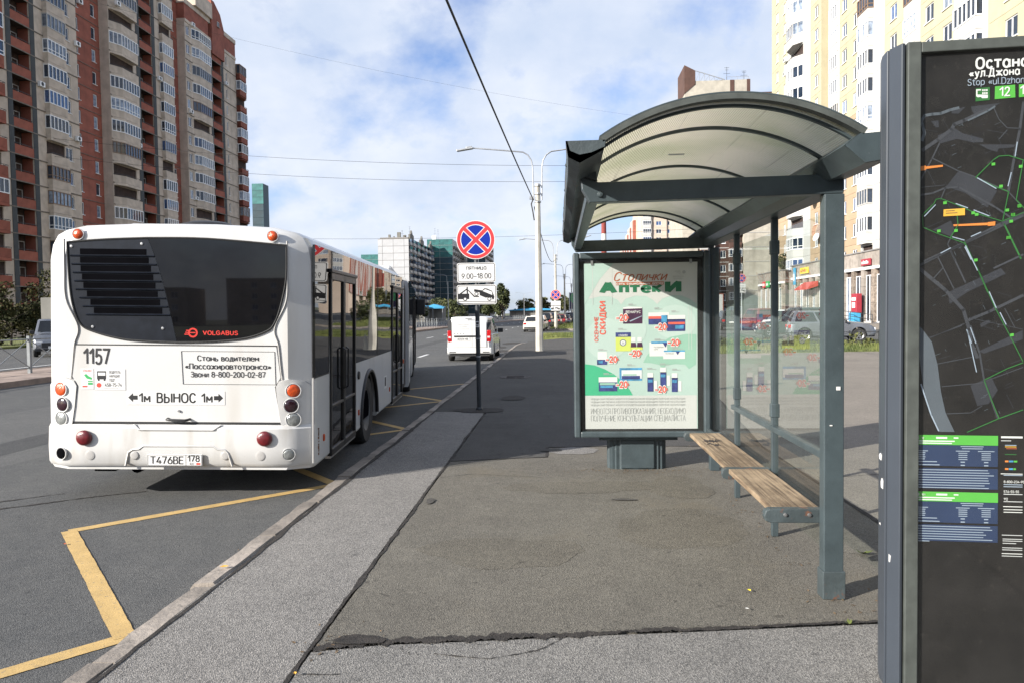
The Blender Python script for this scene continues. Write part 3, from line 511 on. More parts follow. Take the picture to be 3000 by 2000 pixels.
# ---------------------------------------------------------------- ground, road, pavements
def sheet(name, pts, z, m, kind='structure', cell=None):
    mb = MB(); mb.poly([(x, y, z) for x, y in pts]); o = mb.build(name, m)
    if o.data.polygons[0].normal.z < 0: o.data.flip_normals()
    return tag(o, kind=kind)
sheet('ground', [(-3000,-600),(3000,-600),(3000,5000),(-3000,5000)], -0.03, 'ground_dirt')
sheet('road', [(-34,-60),(70,-60),(70,420),(-34,420)], 0.0, 'road_asphalt')
ZP = 0.12
def slab(name, pts, m, z=ZP, th=0.14):
    mb = MB(); mb.prism(pts, z-th, z, 'z'); return tag(mb.build(name, m), kind='structure')
slab('pavement_edge_strip', [(-2.12,-6),(-1.25,-6),(-1.25,12.3),(-2.12,12.3)], 'pave_light')
slab('pavement_near', [(-1.22,-6),(2.4,-6),(2.4,3.96),(1.6,3.88),(0.61,3.75),(0.1,3.69),(-0.27,3.635),(-0.9,3.555),(-1.22,3.47)], 'pave_near')
slab('pavement_shelter', [(-1.22,3.53),(-0.9,3.61),(-0.27,3.685),(0.1,3.735),(0.61,3.80),(1.6,3.93),(2.4,4.01),(2.4,9.0),(0.52,9.0),(-0.14,8.93),(-0.14,8.33),(-1.22,8.10)], 'pave_old')
slab('pavement_far', [(-1.22,8.14),(-0.17,8.37),(-0.17,8.97),(0.52,9.04),(2.4,9.04),(4.5,28.3),(1.6,47.4),(0.2,47.3),(-1.0,44.6),(-1.71,42.1),(-2.12,38),(-2.12,12.33),(-1.22,12.33)], 'pave_new')
slab('plaza', [(2.42,-6),(60,-6),(60,29.2),(12.1,28.9),(4.54,28.3),(2.42,9.04)], 'pave_plaza')
# tar joints between the sheets (ragged dark strips) and repairs
def ragged(name, pts, w0, w1, z, m='tar', seed=1, n=14, jag=0.5):
    """strip with a wandering centre line and broken edges (two scales of roughness)"""
    rnd = random.Random(seed); mb = MB(); Lf = []; Rt = []; dr = 0.0; ba = bb = 0.0
    for k in range(len(pts)-1):
        a = Vector((*pts[k], 0)); b = Vector((*pts[k+1], 0)); d = (b-a).normalized(); nn = Vector((-d.y, d.x, 0)); n_ = n*3
        for i in range(n_ + (k == len(pts)-2)):
            t = i/n_; p = a.lerp(b, t); g = (k+t)/(len(pts)-1); w = w0 + (w1-w0)*g
            dr = dr*0.9+rnd.uniform(-.16,.16)*jag; ba = ba*0.75+rnd.uniform(-.3,.3)*jag; bb = bb*0.75+rnd.uniform(-.3,.3)*jag
            p = p+nn*w*dr; Lf.append(p + nn*w*max(0.08, 0.5+ba)); Rt.append(p - nn*w*max(0.08, 0.5+bb))
    for i in range(len(Lf)-1): mb.quad((*Lf[i].xy, z), (*Lf[i+1].xy, z), (*Rt[i+1].xy, z), (*Rt[i].xy, z))
    return tag(mb.build(name, m), kind='structure')
ragged('tar_joint', [(-1.235,0),(-1.235,3.4),(-1.235,8.0),(-1.235,12.3)], 0.020, 0.026, ZP+0.004, seed=2, n=40, jag=0.8)
ragged('tar_joint', [(-1.22,3.50),(-0.9,3.585),(-0.27,3.662),(0.1,3.715),(0.61,3.78),(1.6,3.905),(2.42,3.99)], 0.070, 0.018, ZP+0.004, seed=4, n=24, jag=0.75)
ragged('tar_joint', [(-1.22,8.12),(-0.155,8.35),(-0.155,8.95),(0.52,9.02),(2.4,9.02)], 0.03, 0.03, ZP+0.004, seed=6, n=10)
ragged('tar_joint', [(2.41,0.5),(2.41,9.0),(4.52,28.2)], 0.035, 0.05, ZP+0.004, seed=7, n=20)
ragged('kerb_joint', [(-2.105,0.5),(-2.105,20),(-2.105,38)], 0.035, 0.04, ZP+0.004, seed=8, n=50, jag=0.9)
def blot(name, cx, cy, rx, ry, z, m, seed, n=64, jag=0.35):
    rnd = random.Random(seed); pts = []; hs = [(k, rnd.uniform(0, 6.28), rnd.uniform(.4, 1)/k**0.8) for k in (2, 3, 5, 8, 13, 21)]
    for i in range(n):
        t = 2*math.pi*i/n; k = max(0.25, 1 + jag*0.8*sum(a*math.sin(f*t+p) for f, p, a in hs)); pts.append((cx + rx*k*math.cos(t), cy + ry*k*math.sin(t), z))
    mb = MB(); mb.add(pts + [(cx, cy, z)], [(i, (i+1) % n, n) for i in range(n)]); return tag(mb.build(name, m), kind='structure')
blot('tar_patch', -1.02, 3.60, 0.12, 0.06, ZP+0.0085, 'tar', 3, jag=0.3)
blot('tar_patch', -1.36, 12.42, 0.45, 0.30, ZP+0.008, 'tar', 5, jag=0.12)
blot('tar_patch', -0.9, 14.2, 0.25, 0.35, ZP+0.008, 'tar', 6, jag=0.3)
blot('tar_patch', -1.14, 6.35, 0.035, 0.10, ZP+0.008, 'stain', 9, jag=0.25)
blot('damp_patch', 0.55, 6.42, 0.11, 0.035, ZP+0.008, 'stain', 12, jag=0.25)
blot('damp_patch', -0.1, 8.75, 0.12, 0.09, ZP+0.008, 'stain', 14, jag=0.25)
blot('dusty_patch', 0.15, 8.72, 0.30, 0.22, ZP+0.004, 'pave_light', 15, jag=0.3)
ragged('pavement_crack', [(-0.62,3.47),(-0.35,3.42),(-0.12,3.52),(0.0,3.66)], 0.006, 0.006, ZP+0.004, seed=21, n=14, jag=1.2)
ragged('pavement_crack', [(-1.2,3.24),(-1.0,3.25)], 0.006, 0.004, ZP+0.004, seed=22, n=12, jag=1.2)
ragged('pavement_crack', [(-1.2,7.3),(-0.9,7.45),(-0.2,7.3)], 0.008, 0.006, ZP+0.004, seed=23, n=14, jag=1.2)
ragged('pavement_crack', [(2.5,7.3),(3.4,7.5),(4.6,7.6)], 0.012, 0.008, ZP+0.004, seed=25, n=14, jag=1.0)
ragged('road_crack', [(-6.2,5.9),(-5.4,6.35),(-4.7,6.9),(-4.2,7.2)], 0.05, 0.02, 0.004, seed=26, n=18, jag=0.8)
ragged('road_crack', [(-6.6,6.1),(-5.6,6.6),(-5.0,7.1)], 0.03, 0.015, 0.004, seed=27, n=14, jag=1.4)
ragged('road_crack', [(-13,33),(-9,34.2),(-6.4,36),(-3,37)], 0.06, 0.05, 0.004, seed=28, n=18, jag=1.2)
blot('road_repair', -8.5, 12, 2.0, 6, 0.0015, 'road_patch_light', 53, jag=0.2)
slab('road_strip', [(-7.9,-5),(-7.2,-5),(-7.4,60),(-8.1,60)], 'road_patch_dark', z=0.003, th=0.02); slab('road_strip', [(-3.1,26),(-2.45,26),(-2.5,37),(-3.2,36)], 'road_patch_light', z=0.003, th=0.02)
for i, (x, y, rx, ry) in enumerate(((0.9,5.6,0.5,0.5),(-0.4,5.0,0.5,0.35),(0.2,6.9,0.7,0.25),(1.1,6.9,0.25,0.5))): blot('pavement_stain', x, y, rx, ry, ZP+0.0012+0.0006*i, 'pave_stain', 70+i, jag=0.3)
# worn trench in the lane by the far kerb
for k, (x, y, rx, ry) in enumerate([(-2.9,30.8,0.35,0.5),(-2.6,34.5,0.3,1.2),(-3.1,38,0.4,1.4),(-2.8,43,0.5,1.6),(-4.6,47,0.7,1.3)]):
    blot('road_patch', x, y, rx, ry, 0.004, 'tar', 40+k, jag=0.3)
# kerb of single granite stones
kerb = tag(empty('kerb', (0,0,0)), kind='structure')
def stone_mesh(l, w, h, seed):
    rnd = random.Random(seed); mb = MB(); rings = []; n = 7
    for i in range(n):
        y = l*i/(n-1); j = lambda a: rnd.uniform(-a, a)
        rings.append([(-w/2+j(.006), y, -0.12), (-w/2+j(.010), y, h-0.035+j(.008)), (-w/2+0.022+j(.009), y, h-0.004+j(.004)), (w/2-0.012+j(.006), y, h+j(.003)), (w/2+j(.006), y, h-0.02+j(.006)), (w/2, y, -0.12)])
    mb.loft(rings); return mb.mesh('kerb_stone', 'kerb_granite')
stones = [stone_mesh(0.970, 0.15, 0.125, s) for s in range(5)]
y = 0.35; k = 0
while y < 41.5:
    x = -2.195; rz = 0.0
    if y > 37.5: x = -2.195 + (y-37.5)**2*0.026; rz = -math.atan(2*(y-37.5)*0.026)
    o = put('kerb_stone', stones[k % 5], kerb, (x + random.uniform(-.008,.008), y, random.uniform(-.012,.008)), rz + random.uniform(-.006,.006)); y += 1.0; k += 1
# median with its kerb
def med(y): return -14.35 if y < 60 else (-14.35 + (y-60)**2*0.00046)
ys = [-40,0,20,40,60,80,100,120,140,170,200,240,280,330,400]
mb = MB()
for a, b in zip(ys[:-1], ys[1:]):
    mb.box(0,0,0,0,0,0) if False else None
    mb.add([(med(a)-0.16,a,0.15),(med(a)-3.0,a,0.15),(med(b)-3.0,b,0.15),(med(b)-0.16,b,0.15)], [(0,1,2,3)])
tag(mb.build('median_pavement', 'kerb_far'), kind='structure')
mkerb = tag(empty('median_kerb', (0,0,0)), kind='structure')
mstone = MB().box(-0.16, 0, 0.01, 1.99, -0.1, 0.165).mesh('kerb_stone', 'kerb_far')
y = 10.0
while y < 180:
    put('kerb_stone', mstone, mkerb, (med(y), y, random.uniform(-.01,.008)), -math.atan((med(y+2)-med(y))/2)); y += 2
mb = MB()
for a, b in zip(ys[:-1], ys[1:]): mb.add([(med(a)-3.16,a,0.16),(med(a)-3.0,a,0.16),(med(b)-3.0,b,0.16),(med(b)-3.16,b,0.16),(med(a)-3.16,a,0),(med(b)-3.16,b,0)], [(0,1,2,3),(4,0,3,5)])
tag(mb.build('median_back_kerb', 'kerb_far'), kind='structure')
# painted markings
def line(name, pts, wid, m, z=0.004):
    mb = MB()
    for a, b in zip(pts[:-1], pts[1:]):
        a = Vector((*a, z)); b = Vector((*b, z)); d = (b-a).normalized(); nn = Vector((-d.y, d.x, 0))*wid/2
        mb.quad(a-nn, b-nn, b+nn, a+nn); z += 0.0006
    return tag(mb.build(name, m), kind='structure')
zig = [(-4.05,2.02),(-2.40,3.86),(-4.07,5.82),(-2.34,7.50),(-4.07,9.45),(-2.34,11.15),(-4.07,13.1),(-2.34,14.8),(-4.07,16.7),(-2.34,18.5)]
for i, (a, b) in enumerate(zip(zig[:-1], zig[1:])): ragged('yellow_zigzag_marking', [a, b], 0.115, 0.115, 0.004+0.0012*(i % 2), 'yellow_paint', seed=30+i, n=45, jag=0.035)
for x, y0, y1, step, ln in ((-5.8,30.2,150,8.0,2.2),(-9.75,54,190,8.0,3.0),(-5.8,14.0,22,8.0,2.2)):
    y = y0
    while y < y1:
        dx = (y-60)**2*0.00046 if y > 60 else 0
        tag(MB().quad((x+dx-0.07,y,0.004),(x+dx+0.07,y,0.004),(x+dx+0.07,y+ln,0.004),(x+dx-0.07,y+ln,0.004)).build('lane_dash', 'white_paint_line'), kind='structure'); y += step
for x in (-18.6, -19.9):
    tag(MB().quad((x-0.07,-20,0.004),(x+0.07,-20,0.004),(x+0.07,200,0.004),(x-0.07,200,0.004)).build('lane_line', 'white_paint_line'), kind='structure')
# manhole cover in the pavement
mh = tag(empty('manhole_cover', (-1.13, 18.9, ZP)), 'round iron manhole cover set in the dark pavement past the sign', 'manhole')
MB().lathe([(0.0,0.012),(0.30,0.012),(0.30,0.004)], 32).build('lid', 'cast_iron', mh)
MB().lathe([(0.31,0.006),(0.33,0.016),(0.40,0.016),(0.42,0.003)], 32).build('frame', 'cast_iron', mh)
for i in range(-3, 4): MB().box(-0.22,0.22,i*0.07-0.012,i*0.07+0.012,0.012,0.018).build('tread_bar', 'cast_iron', mh)
# grass: soil sheets, kerb and blades
def verge(name, pts, label, n, hmin, hmax, seed, z=0.13):
    o = slab(name, pts, 'grass_soil', z=z, th=0.2)
    rnd = random.Random(seed); xs = [p[0] for p in pts]; yy = [p[1] for p in pts]; mb = MB()
    def inside(x, y):
        c = False
        for i in range(len(pts)):
            (x1,y1),(x2,y2) = pts[i], pts[i-1]
            if (y1 > y) != (y2 > y) and x < (x2-x1)*(y-y1)/(y2-y1)+x1: c = not c
        return c
    k = 0
    while k < n:
        x = rnd.uniform(min(xs), max(xs)); y = min(yy) + (max(yy)-min(yy))*rnd.random()**1.4
        if not inside(x, y): continue
        h = rnd.uniform(hmin, hmax); a = rnd.uniform(0, 6.28); wd = h*0.07; lx, ly = rnd.uniform(-.5,.5)*h, rnd.uniform(-.5,.5)*h
        mb.add([(x-wd*math.cos(a),y-wd*math.sin(a),z),(x+wd*math.cos(a),y+wd*math.sin(a),z),(x+lx,y+ly,z+h)], [(0,1,2)]); k += 1
    g = mb.build(name+'_blades', 'grass_blade'); tag(g, label, 'grass', kind='stuff')
verge('grass_verge', [(4.54,28.36),(12.1,28.96),(60,29.26),(60,35.5),(13,35.5),(6.5,46),(3.9,46),(4.2,33)], 'rough grass along the low fence beside the parked cars', 30000, 0.08, 0.26, 5)
verge('grass_island', [(-1.3,48.1),(1.7,47.5),(4.3,47.4),(4.3,57),(1.5,57.5),(-1.5,56.5)], 'small patch of short grass behind the near lamp post', 9000, 0.08, 0.2, 6)
verge('grass_strip', [(-0.9,71.7),(6,71.7),(11,170),(4.6,170),(1.3,110),(-0.4,84)], 'long grass strip under the row of lamp posts', 18000, 0.1, 0.3, 8)
verge('grass_bank', [(-34.2,20),(-60,20),(-60,62),(-34.2,62)], 'grass in front of the left apartment block', 3000, 0.1, 0.3, 9)
vk = tag(empty('verge_kerb', (0,0,0)), kind='structure')
vs = MB().box(0.01,1.49,-0.08,0.08,-0.1,0.16).mesh('kerb_stone', 'kerb_granite')
for i in range(9): put('kerb_stone', vs, vk, (-1.1+i*1.5, 71.5, 0.02), 0)
for i in range(20): put('kerb_stone', vs, vk, (-1.1+0.0008*(i*1.5)**2, 71.6+i*1.5, 0.02), R(90)-0.03)

# grit along the joints and kerb, and leaf litter round the pedestal and posts
rnd = random.Random(77); mb = MB()
def pebble(x, y, r, z=ZP+0.002):
    p = [(x+r*rnd.uniform(-1,1), y+r*rnd.uniform(-1,1), z) for _ in range(3)]; mb.add(p+[(x, y, z+r*rnd.uniform(.7,1.3))], [(0,1,3),(1,2,3),(2,0,3)])
for i in range(900):
    t = rnd.random(); pts_ = [(-1.20,3.50),(-0.62,3.62),(0.1,3.715),(0.61,3.78),(1.6,3.905),(2.42,3.99)]; k = min(4, int(t*5)); f = t*5-k
    x = pts_[k][0]+(pts_[k+1][0]-pts_[k][0])*f; y = pts_[k][1]+(pts_[k+1][1]-pts_[k][1])*f; pebble(x+rnd.gauss(0,.03), y+rnd.gauss(0,.05), rnd.uniform(.002,.006))
for i in range(500): y = rnd.uniform(2.8,9); pebble(-1.235+rnd.gauss(0,.025), y, rnd.uniform(.002,.005))
for i in range(700): y = rnd.uniform(2.8,10); pebble(-2.09+abs(rnd.gauss(0,.03)), y, rnd.uniform(.002,.006))
for i in range(900): y = rnd.uniform(2.5,14); pebble(-2.30-abs(rnd.gauss(0,.07)), y, rnd.uniform(.003,.008), 0.002)
tag(mb.build('loose_grit', 'stain'), 'fine loose grit along the pavement joints and kerb', 'grit', kind='stuff')
mb = MB()
for cx, cy, sx_, sy_, n_ in ((0.80,7.62,0.35,0.06,140),(1.52,4.2,0.12,0.1,25),(1.5,6.0,0.06,1.2,90),(-1.15,3.6,0.1,0.1,25),(-2.33,6,0.05,2.5,70)):
    for i in range(n_):
        x, y, l, a = rnd.gauss(cx, sx_), rnd.gauss(cy, sy_), rnd.uniform(.006,.016), rnd.uniform(0,6.28); z = (ZP if x > -2.1 else 0)+0.003; c, q_ = math.cos(a)*l, math.sin(a)*l
        mb.add([(x-c,y-q_,z),(x+q_*.5,y-c*.5,z+.003),(x+c,y+q_,z+.004),(x-q_*.5,y+c*.5,z+.001)], [(0,1,2,3)])
tag(mb.build('leaf_litter', 'dry_leaf'), 'scattered dry leaf litter round the pedestal, bench and kerb', 'leaf litter', kind='stuff')
# ---------------------------------------------------------------- buildings: storey by storey, local frame with the facade facing -Y
CACHE = {}
def cached(key, fn):
    if key not in CACHE: CACHE[key] = fn()
    return CACHE[key]
def wall_mesh(W, H, holes, m, depth=0.14, gap=0.025):
    mb = MB(); hs = [(a, b, c, d) for a, b, c, d in holes]
    xs = sorted({0.0, W} | {h[0] for h in hs} | {h[1] for h in hs}); zs = sorted({0.0, H-gap} | {h[2] for h in hs} | {min(h[3], H-gap) for h in hs})
    for i in range(len(xs)-1):
        for j in range(len(zs)-1):
            cx, cz = (xs[i]+xs[i+1])/2, (zs[j]+zs[j+1])/2
            if any(a < cx < b and c < cz < d for a, b, c, d in hs): continue
            mb.quad((xs[i],0,zs[j]),(xs[i+1],0,zs[j]),(xs[i+1],0,zs[j+1]),(xs[i],0,zs[j+1]))
    for a, b, c, d in hs:
        d = min(d, H-gap)
        mb.quad((a,0,c),(a,depth,c),(a,depth,d),(a,0,d)); mb.quad((b,0,c),(b,0,d),(b,depth,d),(b,depth,c))
        mb.quad((a,0,c),(b,0,c),(b,depth,c),(a,depth,c)); mb.quad((a,0,d),(a,depth,d),(b,depth,d),(b,0,d))
    mb.quad((0,0,0),(0,0.08,0),(W,0.08,0),(W,0,0)); mb.quad((0,0,H-gap),(W,0,H-gap),(W,0.08,H-gap),(0,0.08,H-gap))
    me = bpy.data.meshes.new('wall_panel'); me.from_pydata(mb.v, [], mb.f); me.materials.append(MATS[m]); return me
PANES = ['pane','pane','pane_curtain','pane_curtain','pane_blue','pane']
def win_frame(w, h, nm, m):
    def f():
        t = 0.075; mb = MB(); mb.box(0,w,-0.03,0.03,0,t).box(0,w,-0.03,0.03,h-t,h).box(0,t,-0.03,0.03,t,h-t).box(w-t,w,-0.03,0.03,t,h-t)
        for i in range(1, nm+1): x = w*i/(nm+1); mb.box(x-0.045,x+0.045,-0.028,0.028,t,h-t)
        mb.box(-0.06,w+0.06,-0.20,-0.03,-0.06,0.0)
        return mb.mesh('window', m)
    return cached(('wf', round(w,2), round(h,2), nm, m), f)
def pane_mesh(w, h, m): return cached(('pm', round(w,2), round(h,2), m), lambda: MB().quad((0.04,0.0,0.04),(w-0.04,0.0,0.04),(w-0.04,0.0,h-0.04),(0.04,0.0,h-0.04)).mesh('pane', m))
def window(parent, x, y, z, w, h, nm=1, fm='pvc', panes=PANES):
    o = put('window', win_frame(w, h, nm, fm), parent, (x, y, z)); put('pane', pane_mesh(w, h, random.choice(panes)), o, (0, 0.01, 0)); return o
def plan_pts(plan, step):
    out = []
    for a, b in zip(plan[:-1], plan[1:]):
        n = max(1, round(math.dist(a, b)/step))
        for i in range(n): out.append((a[0]+(b[0]-a[0])*i/n, a[1]+(b[1]-a[1])*i/n))
    return out + [plan[-1]]
def strip(mb, pl, z0, z1, m=0, th=0.0):
    for a, b in zip(pl[:-1], pl[1:]): mb.quad((a[0],a[1],z0),(b[0],b[1],z0),(b[0],b[1],z1),(a[0],a[1],z1), m)
def balcony(parent, plan, z, pm, fm='pvc', zp=0.92, zt=2.42, H=2.75, glazed=True, panes=PANES, fascia=None, step=0.62):
    """parapet band on a plan polyline, slab below, glazing frame and panes above"""
    key = tuple(plan)
    def par():
        mb = MB(); strip(mb, plan, 0, zp)
        inn = [(x, y+0.10) for x, y in plan]; strip(mb, inn, 0, zp)
        for zz in (0.0, zp): mb.poly([(x, y, zz) for x, y in plan])
        return mb.mesh('balcony', pm)
    def lin():
        mb = MB(); strip(mb, plan, zt, H-0.02); mb.poly([(x, y, zt) for x, y in plan]); return mb.mesh('lintel', pm)
    o = put('balcony', cached(('bp', key, pm, zp, zt, H), par), parent, (0, 0, z))
    put('lintel', cached(('bl', key, pm, zt, H), lin), o)
    pts = plan_pts(plan, step)
    if random.random() < 0.12: fm = 'pvc_brown'
    elif random.random() < 0.12: fm = 'pvc_grey'
    if glazed:
        def fr():
            mb = MB()
            for p in pts: mb.box(p[0]-0.045,p[0]+0.045,p[1]-0.05,p[1]+0.03,zp,zt)
            for a, b in zip(plan[:-1], plan[1:]):
                for zz, hh in ((zp+0.05,0.1),(zt-0.05,0.1)): mb.bar((a[0],a[1]-0.01,zz),(b[0],b[1]-0.01,zz),0.07,hh)
                if fascia: mb.bar((a[0],a[1]-0.01,zp+0.42),(b[0],b[1]-0.01,zp+0.42),0.06,0.07)
            return mb.mesh('glazing_frame', fm)
        put('glazing_frame', cached(('gf', key, fm, zp, zt, bool(fascia)), fr), o)
        rm = random.choice(panes)
        def pn():
            mb = MB(); strip(mb, [(x, y+0.015) for x, y in plan], zp+0.03, zt-0.03); return mb.mesh('pane', rm)
        put('pane', cached(('bpn', key, rm, zp, zt), pn), o)
    else:
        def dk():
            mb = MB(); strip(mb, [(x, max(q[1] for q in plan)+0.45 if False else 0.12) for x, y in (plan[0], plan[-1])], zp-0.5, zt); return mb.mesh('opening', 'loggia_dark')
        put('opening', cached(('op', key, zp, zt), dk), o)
        def rl():
            mb = MB()
            for a, b in zip(plan[:-1], plan[1:]): mb.bar((a[0],a[1],zp+0.14),(b[0],b[1],zp+0.14),0.04)
            for p in pts: mb.box(p[0]-0.015,p[0]+0.015,p[1]-0.015,p[1]+0.015,zp,zp+0.14)
            return mb.mesh('railing', 'rail_dark')
        put('railing', cached(('rl', key, zp), rl), o)
    return o
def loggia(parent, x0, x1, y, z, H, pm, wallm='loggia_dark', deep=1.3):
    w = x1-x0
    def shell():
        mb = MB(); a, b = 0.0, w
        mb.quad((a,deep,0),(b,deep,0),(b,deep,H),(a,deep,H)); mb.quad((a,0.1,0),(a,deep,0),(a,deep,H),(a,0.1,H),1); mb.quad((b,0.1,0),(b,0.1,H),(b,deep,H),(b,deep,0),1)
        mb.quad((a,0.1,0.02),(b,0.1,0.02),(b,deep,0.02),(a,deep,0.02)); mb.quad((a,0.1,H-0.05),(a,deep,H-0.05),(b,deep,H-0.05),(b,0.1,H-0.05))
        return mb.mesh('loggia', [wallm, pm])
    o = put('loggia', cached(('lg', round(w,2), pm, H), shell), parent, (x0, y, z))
    def parp():
        mb = MB(); mb.box(0.0,w,-0.04,0.08,0.0,0.95); return mb.mesh('parapet', pm)
    put('parapet', cached(('lp', round(w,2), pm), parp), o)
    def rail():
        mb = MB(); mb.box(0.02,w-0.02,0.0,0.04,1.10,1.14)
        for i in range(6): xx = 0.1+(w-0.2)*i/5; mb.box(xx-0.012,xx+0.012,0.008,0.032,0.95,1.10)
        return mb.mesh('railing', 'rail_dark')
    put('railing', cached(('lr', round(w,2)), rail), o)
    put('window', win_frame(0.8, 1.9, 0, 'pvc_grey'), o, (w*0.22, deep-0.06, 0.2)); put('window', win_frame(0.9, 1.2, 0, 'pvc_grey'), o, (w*0.58, deep-0.06, 0.9))
    return o
def section(root, x0, x1, y, m, depth, H, z0, fl, cols, ledge=None, sidem=None, altm=None, ledge_h=0.12):
    """one bay of a facade: wall panels per storey, with openings, then the units set into them"""
    holes = []; haslog = False
    for c in cols:
        if c[0] == 'win': holes.append((c[1]-x0, c[2]-x0, c[3], c[4]))
        if c[0] == 'log': holes.append((c[1]-x0, c[2]-x0, 0.0, H)); haslog = True
        if c[0] in ('glz','bay','bal'): holes.append((c[1]-x0+0.02, c[2]-x0-0.02, 0.9, H-0.4))
    wm = {}
    for k in range(*fl):
        mm = altm[1] if altm and k < altm[0] else m
        if mm not in wm: wm[mm] = wall_mesh(x1-x0, H, holes, mm)
        z = z0+k*H
        put('wall_panel', wm[mm], root, (x0, y, z))
        if ledge: put('ledge', cached(('ld', round(x1-x0,2), ledge, ledge_h), lambda: MB().box(0,x1-x0,-0.07,0.02,-ledge_h,0).mesh('ledge', ledge)), root, (x0, y, z+0.001))
        for c in cols:
            if c[0] == 'win': window(root, c[1], y+0.10, z+c[3], c[2]-c[1], c[4]-c[3], c[5] if len(c) > 5 else 1)
            elif c[0] == 'log': loggia(root, c[1], c[2], y, z, H, c[3])
            elif c[0] == 'glz':
                pj = c[4]; g = random.random() > c[5]
                plan = [(c[1], y+0.0), (c[1]+0.02, y-pj), (c[2]-0.02, y-pj), (c[2], y+0.0)]
                balcony(root, plan, z, c[3], glazed=g, H=H, fascia=random.random() < 0.25)
            elif c[0] == 'bay':
                pj = c[4]; plan = [(c[1], y+0.0), (c[1]+c[6], y-pj), (c[2]-c[7], y-pj), (c[2], y+0.0)]
                balcony(root, plan, z, c[3], glazed=random.random() > c[5], H=H, fascia=random.random() < 0.25)
            elif c[0] == 'strip':
                put('pilaster', cached(('pl', round(c[2]-c[1],2), c[3], H), lambda: MB().box(0,c[2]-c[1],-0.05,0.05,0,H-0.03).mesh('pilaster', c[3])), root, (c[1], y, z))
    zt = z0+fl[1]*H; zb = z0+fl[0]*H; sidem = sidem or m; cy = y+(1.42 if haslog else 0.2)
    MB().box(x0+0.05,x1-0.05,cy,y+depth,zb,zt-0.1).build('core', 'joint_dark', root)
    for xa in (x0, x1-0.12): MB().box(xa,xa+0.12,y+0.005,y+depth,zb,zt).build('side_wall', sidem, root)
    MB().box(x0,x1,y-0.10,y+depth,zt,zt+0.45).build('cornice', sidem, root)
    return zt+0.45
# ---- brown and beige brick block on the left (facade parallel to the road)
LB = tag(empty('apartment_block', (-56, 66, 0), R(90)), 'tall beige and red brick apartment block with glazed balconies left of the bus', 'building')
H = 2.75; Z0 = 2.56
section(LB, 0, 18.55, 0, 'brick_beige', 14, H, Z0, (0,18), [('glz',2.6,6.0,'brick_orange',0.7,0.7),('strip',7.2,7.88,'slate_strip'),('log',7.9,10.7,'brick_orange'),('strip',10.72,11.4,'slate_strip'),('glz',12.75,15.8,'brick_beige',0.55,0.08),('win',16.0,17.2,0.9,2.35)], ledge='ledge')
section(LB, 18.6, 24.9, 1.25, 'brick_red', 12, H, Z0, (0,18), [('win',20.0,20.8,0.8,2.3,0),('win',23.3,24.1,0.8,2.3,0)], ledge='ledge', ledge_h=0.06)
section(LB, 24.9, 40.1, 0, 'brick_beige', 14, H, Z0, (0,18), [('bay',25.0,30.15,'brick_beige',0.75,0.22,1.5,0.05),('strip',30.9,31.78,'slate_strip'),('log',31.8,34.86,'brick_orange'),('strip',34.88,35.66,'slate_strip'),('glz',36.88,39.8,'brick_beige',0.5,0.15)], ledge='ledge')
section(LB, 40.15, 44.3, 1.25, 'brick_red', 12, H, Z0, (0,17), [('win',42.3,43.1,0.8,2.3,0)], ledge='ledge', ledge_h=0.06)
z3 = section(LB, 44.3, 62.0, 0, 'brick_beige', 14, H, Z0, (0,16), [('win',44.7,45.7,0.9,2.3),('bay',46.35,51.6,'brick_beige',0.6,0.1,1.3,0.1),('strip',52.3,52.92,'slate_strip'),('log',52.94,56.3,'brick_orange'),('strip',56.32,57.1,'slate_strip'),('win',58.1,58.6,0.7,2.2,0)], ledge='ledge')
zq = Z0+16*H+0.45
MB().box(44.3,52.0,0,14,zq,zq+2.3).build('top_storey', 'brick_red', LB); MB().box(44.2,62.1,-0.08,14.1,zq+2.3,zq+3.0).build('parapet', 'brick_beige', LB)
MB().box(57.0,62.0,0,14,zq,zq+2.3).build('top_storey', 'brick_red', LB)
MB().box(47.0,52.6,-0.5,6,zq+3.0,zq+5.4).build('roof_house', 'brick_beige', LB)
MB().prism([(52.6,zq-2.4),(57.0,zq-2.4),(57.0,zq+2.8),(55.8,zq+4.9),(53.6,zq+6.2),(52.6,zq+6.2)], -0.35, 8, 'y').build('gable', 'brick_red', LB)
window(LB, 54.5, -0.38, zq+2.6, 0.7, 0.8, 0, 'pvc_grey', ['pane'])
for k in range(4, 16):                                        # open corner balconies at the far end
    plan = [(62.02,0.5),(62.02,-0.75),(64.6,-0.75),(65.6,0.2),(65.6,2.6)]
    balcony(LB, plan, Z0+k*H-0.4, 'brick_red', glazed=(k % 4 != 1), H=H-0.15, zt=2.5, panes=['pane_curtain','pane','pane_curtain'])
MB().box(0,62,0.2,14,0,Z0).build('plinth', 'brick_beige', LB)
def ac_unit(parent, x, y, z):
    o = MB().box(0,0.8,-0.35,0,0,0.55).build('air_conditioner', 'pvc', parent, bevel=0.03, loc=(x, y, z)); MB().lathe([(0,-0.36),(0.2,-0.36),(0.22,-0.352)], 14, (0.35,0,0.28), 'y').build('fan_grille', 'car_trim', o)
for x, y, z in ((11.6,-0.05,27.0),(17.6,-0.02,22.5),(36.0,-0.05,35.2),(44.9,-0.02,33.0),(57.3,-0.05,41.0),(30.3,-0.05,24.6),(18.0,-0.02,33.6),(20.6,1.2,39.6),(46.2,-0.02,46.6),(25.3,-0.7,41.2),(45.8,-0.02,19.9)): ac_unit(LB, x, y, z)
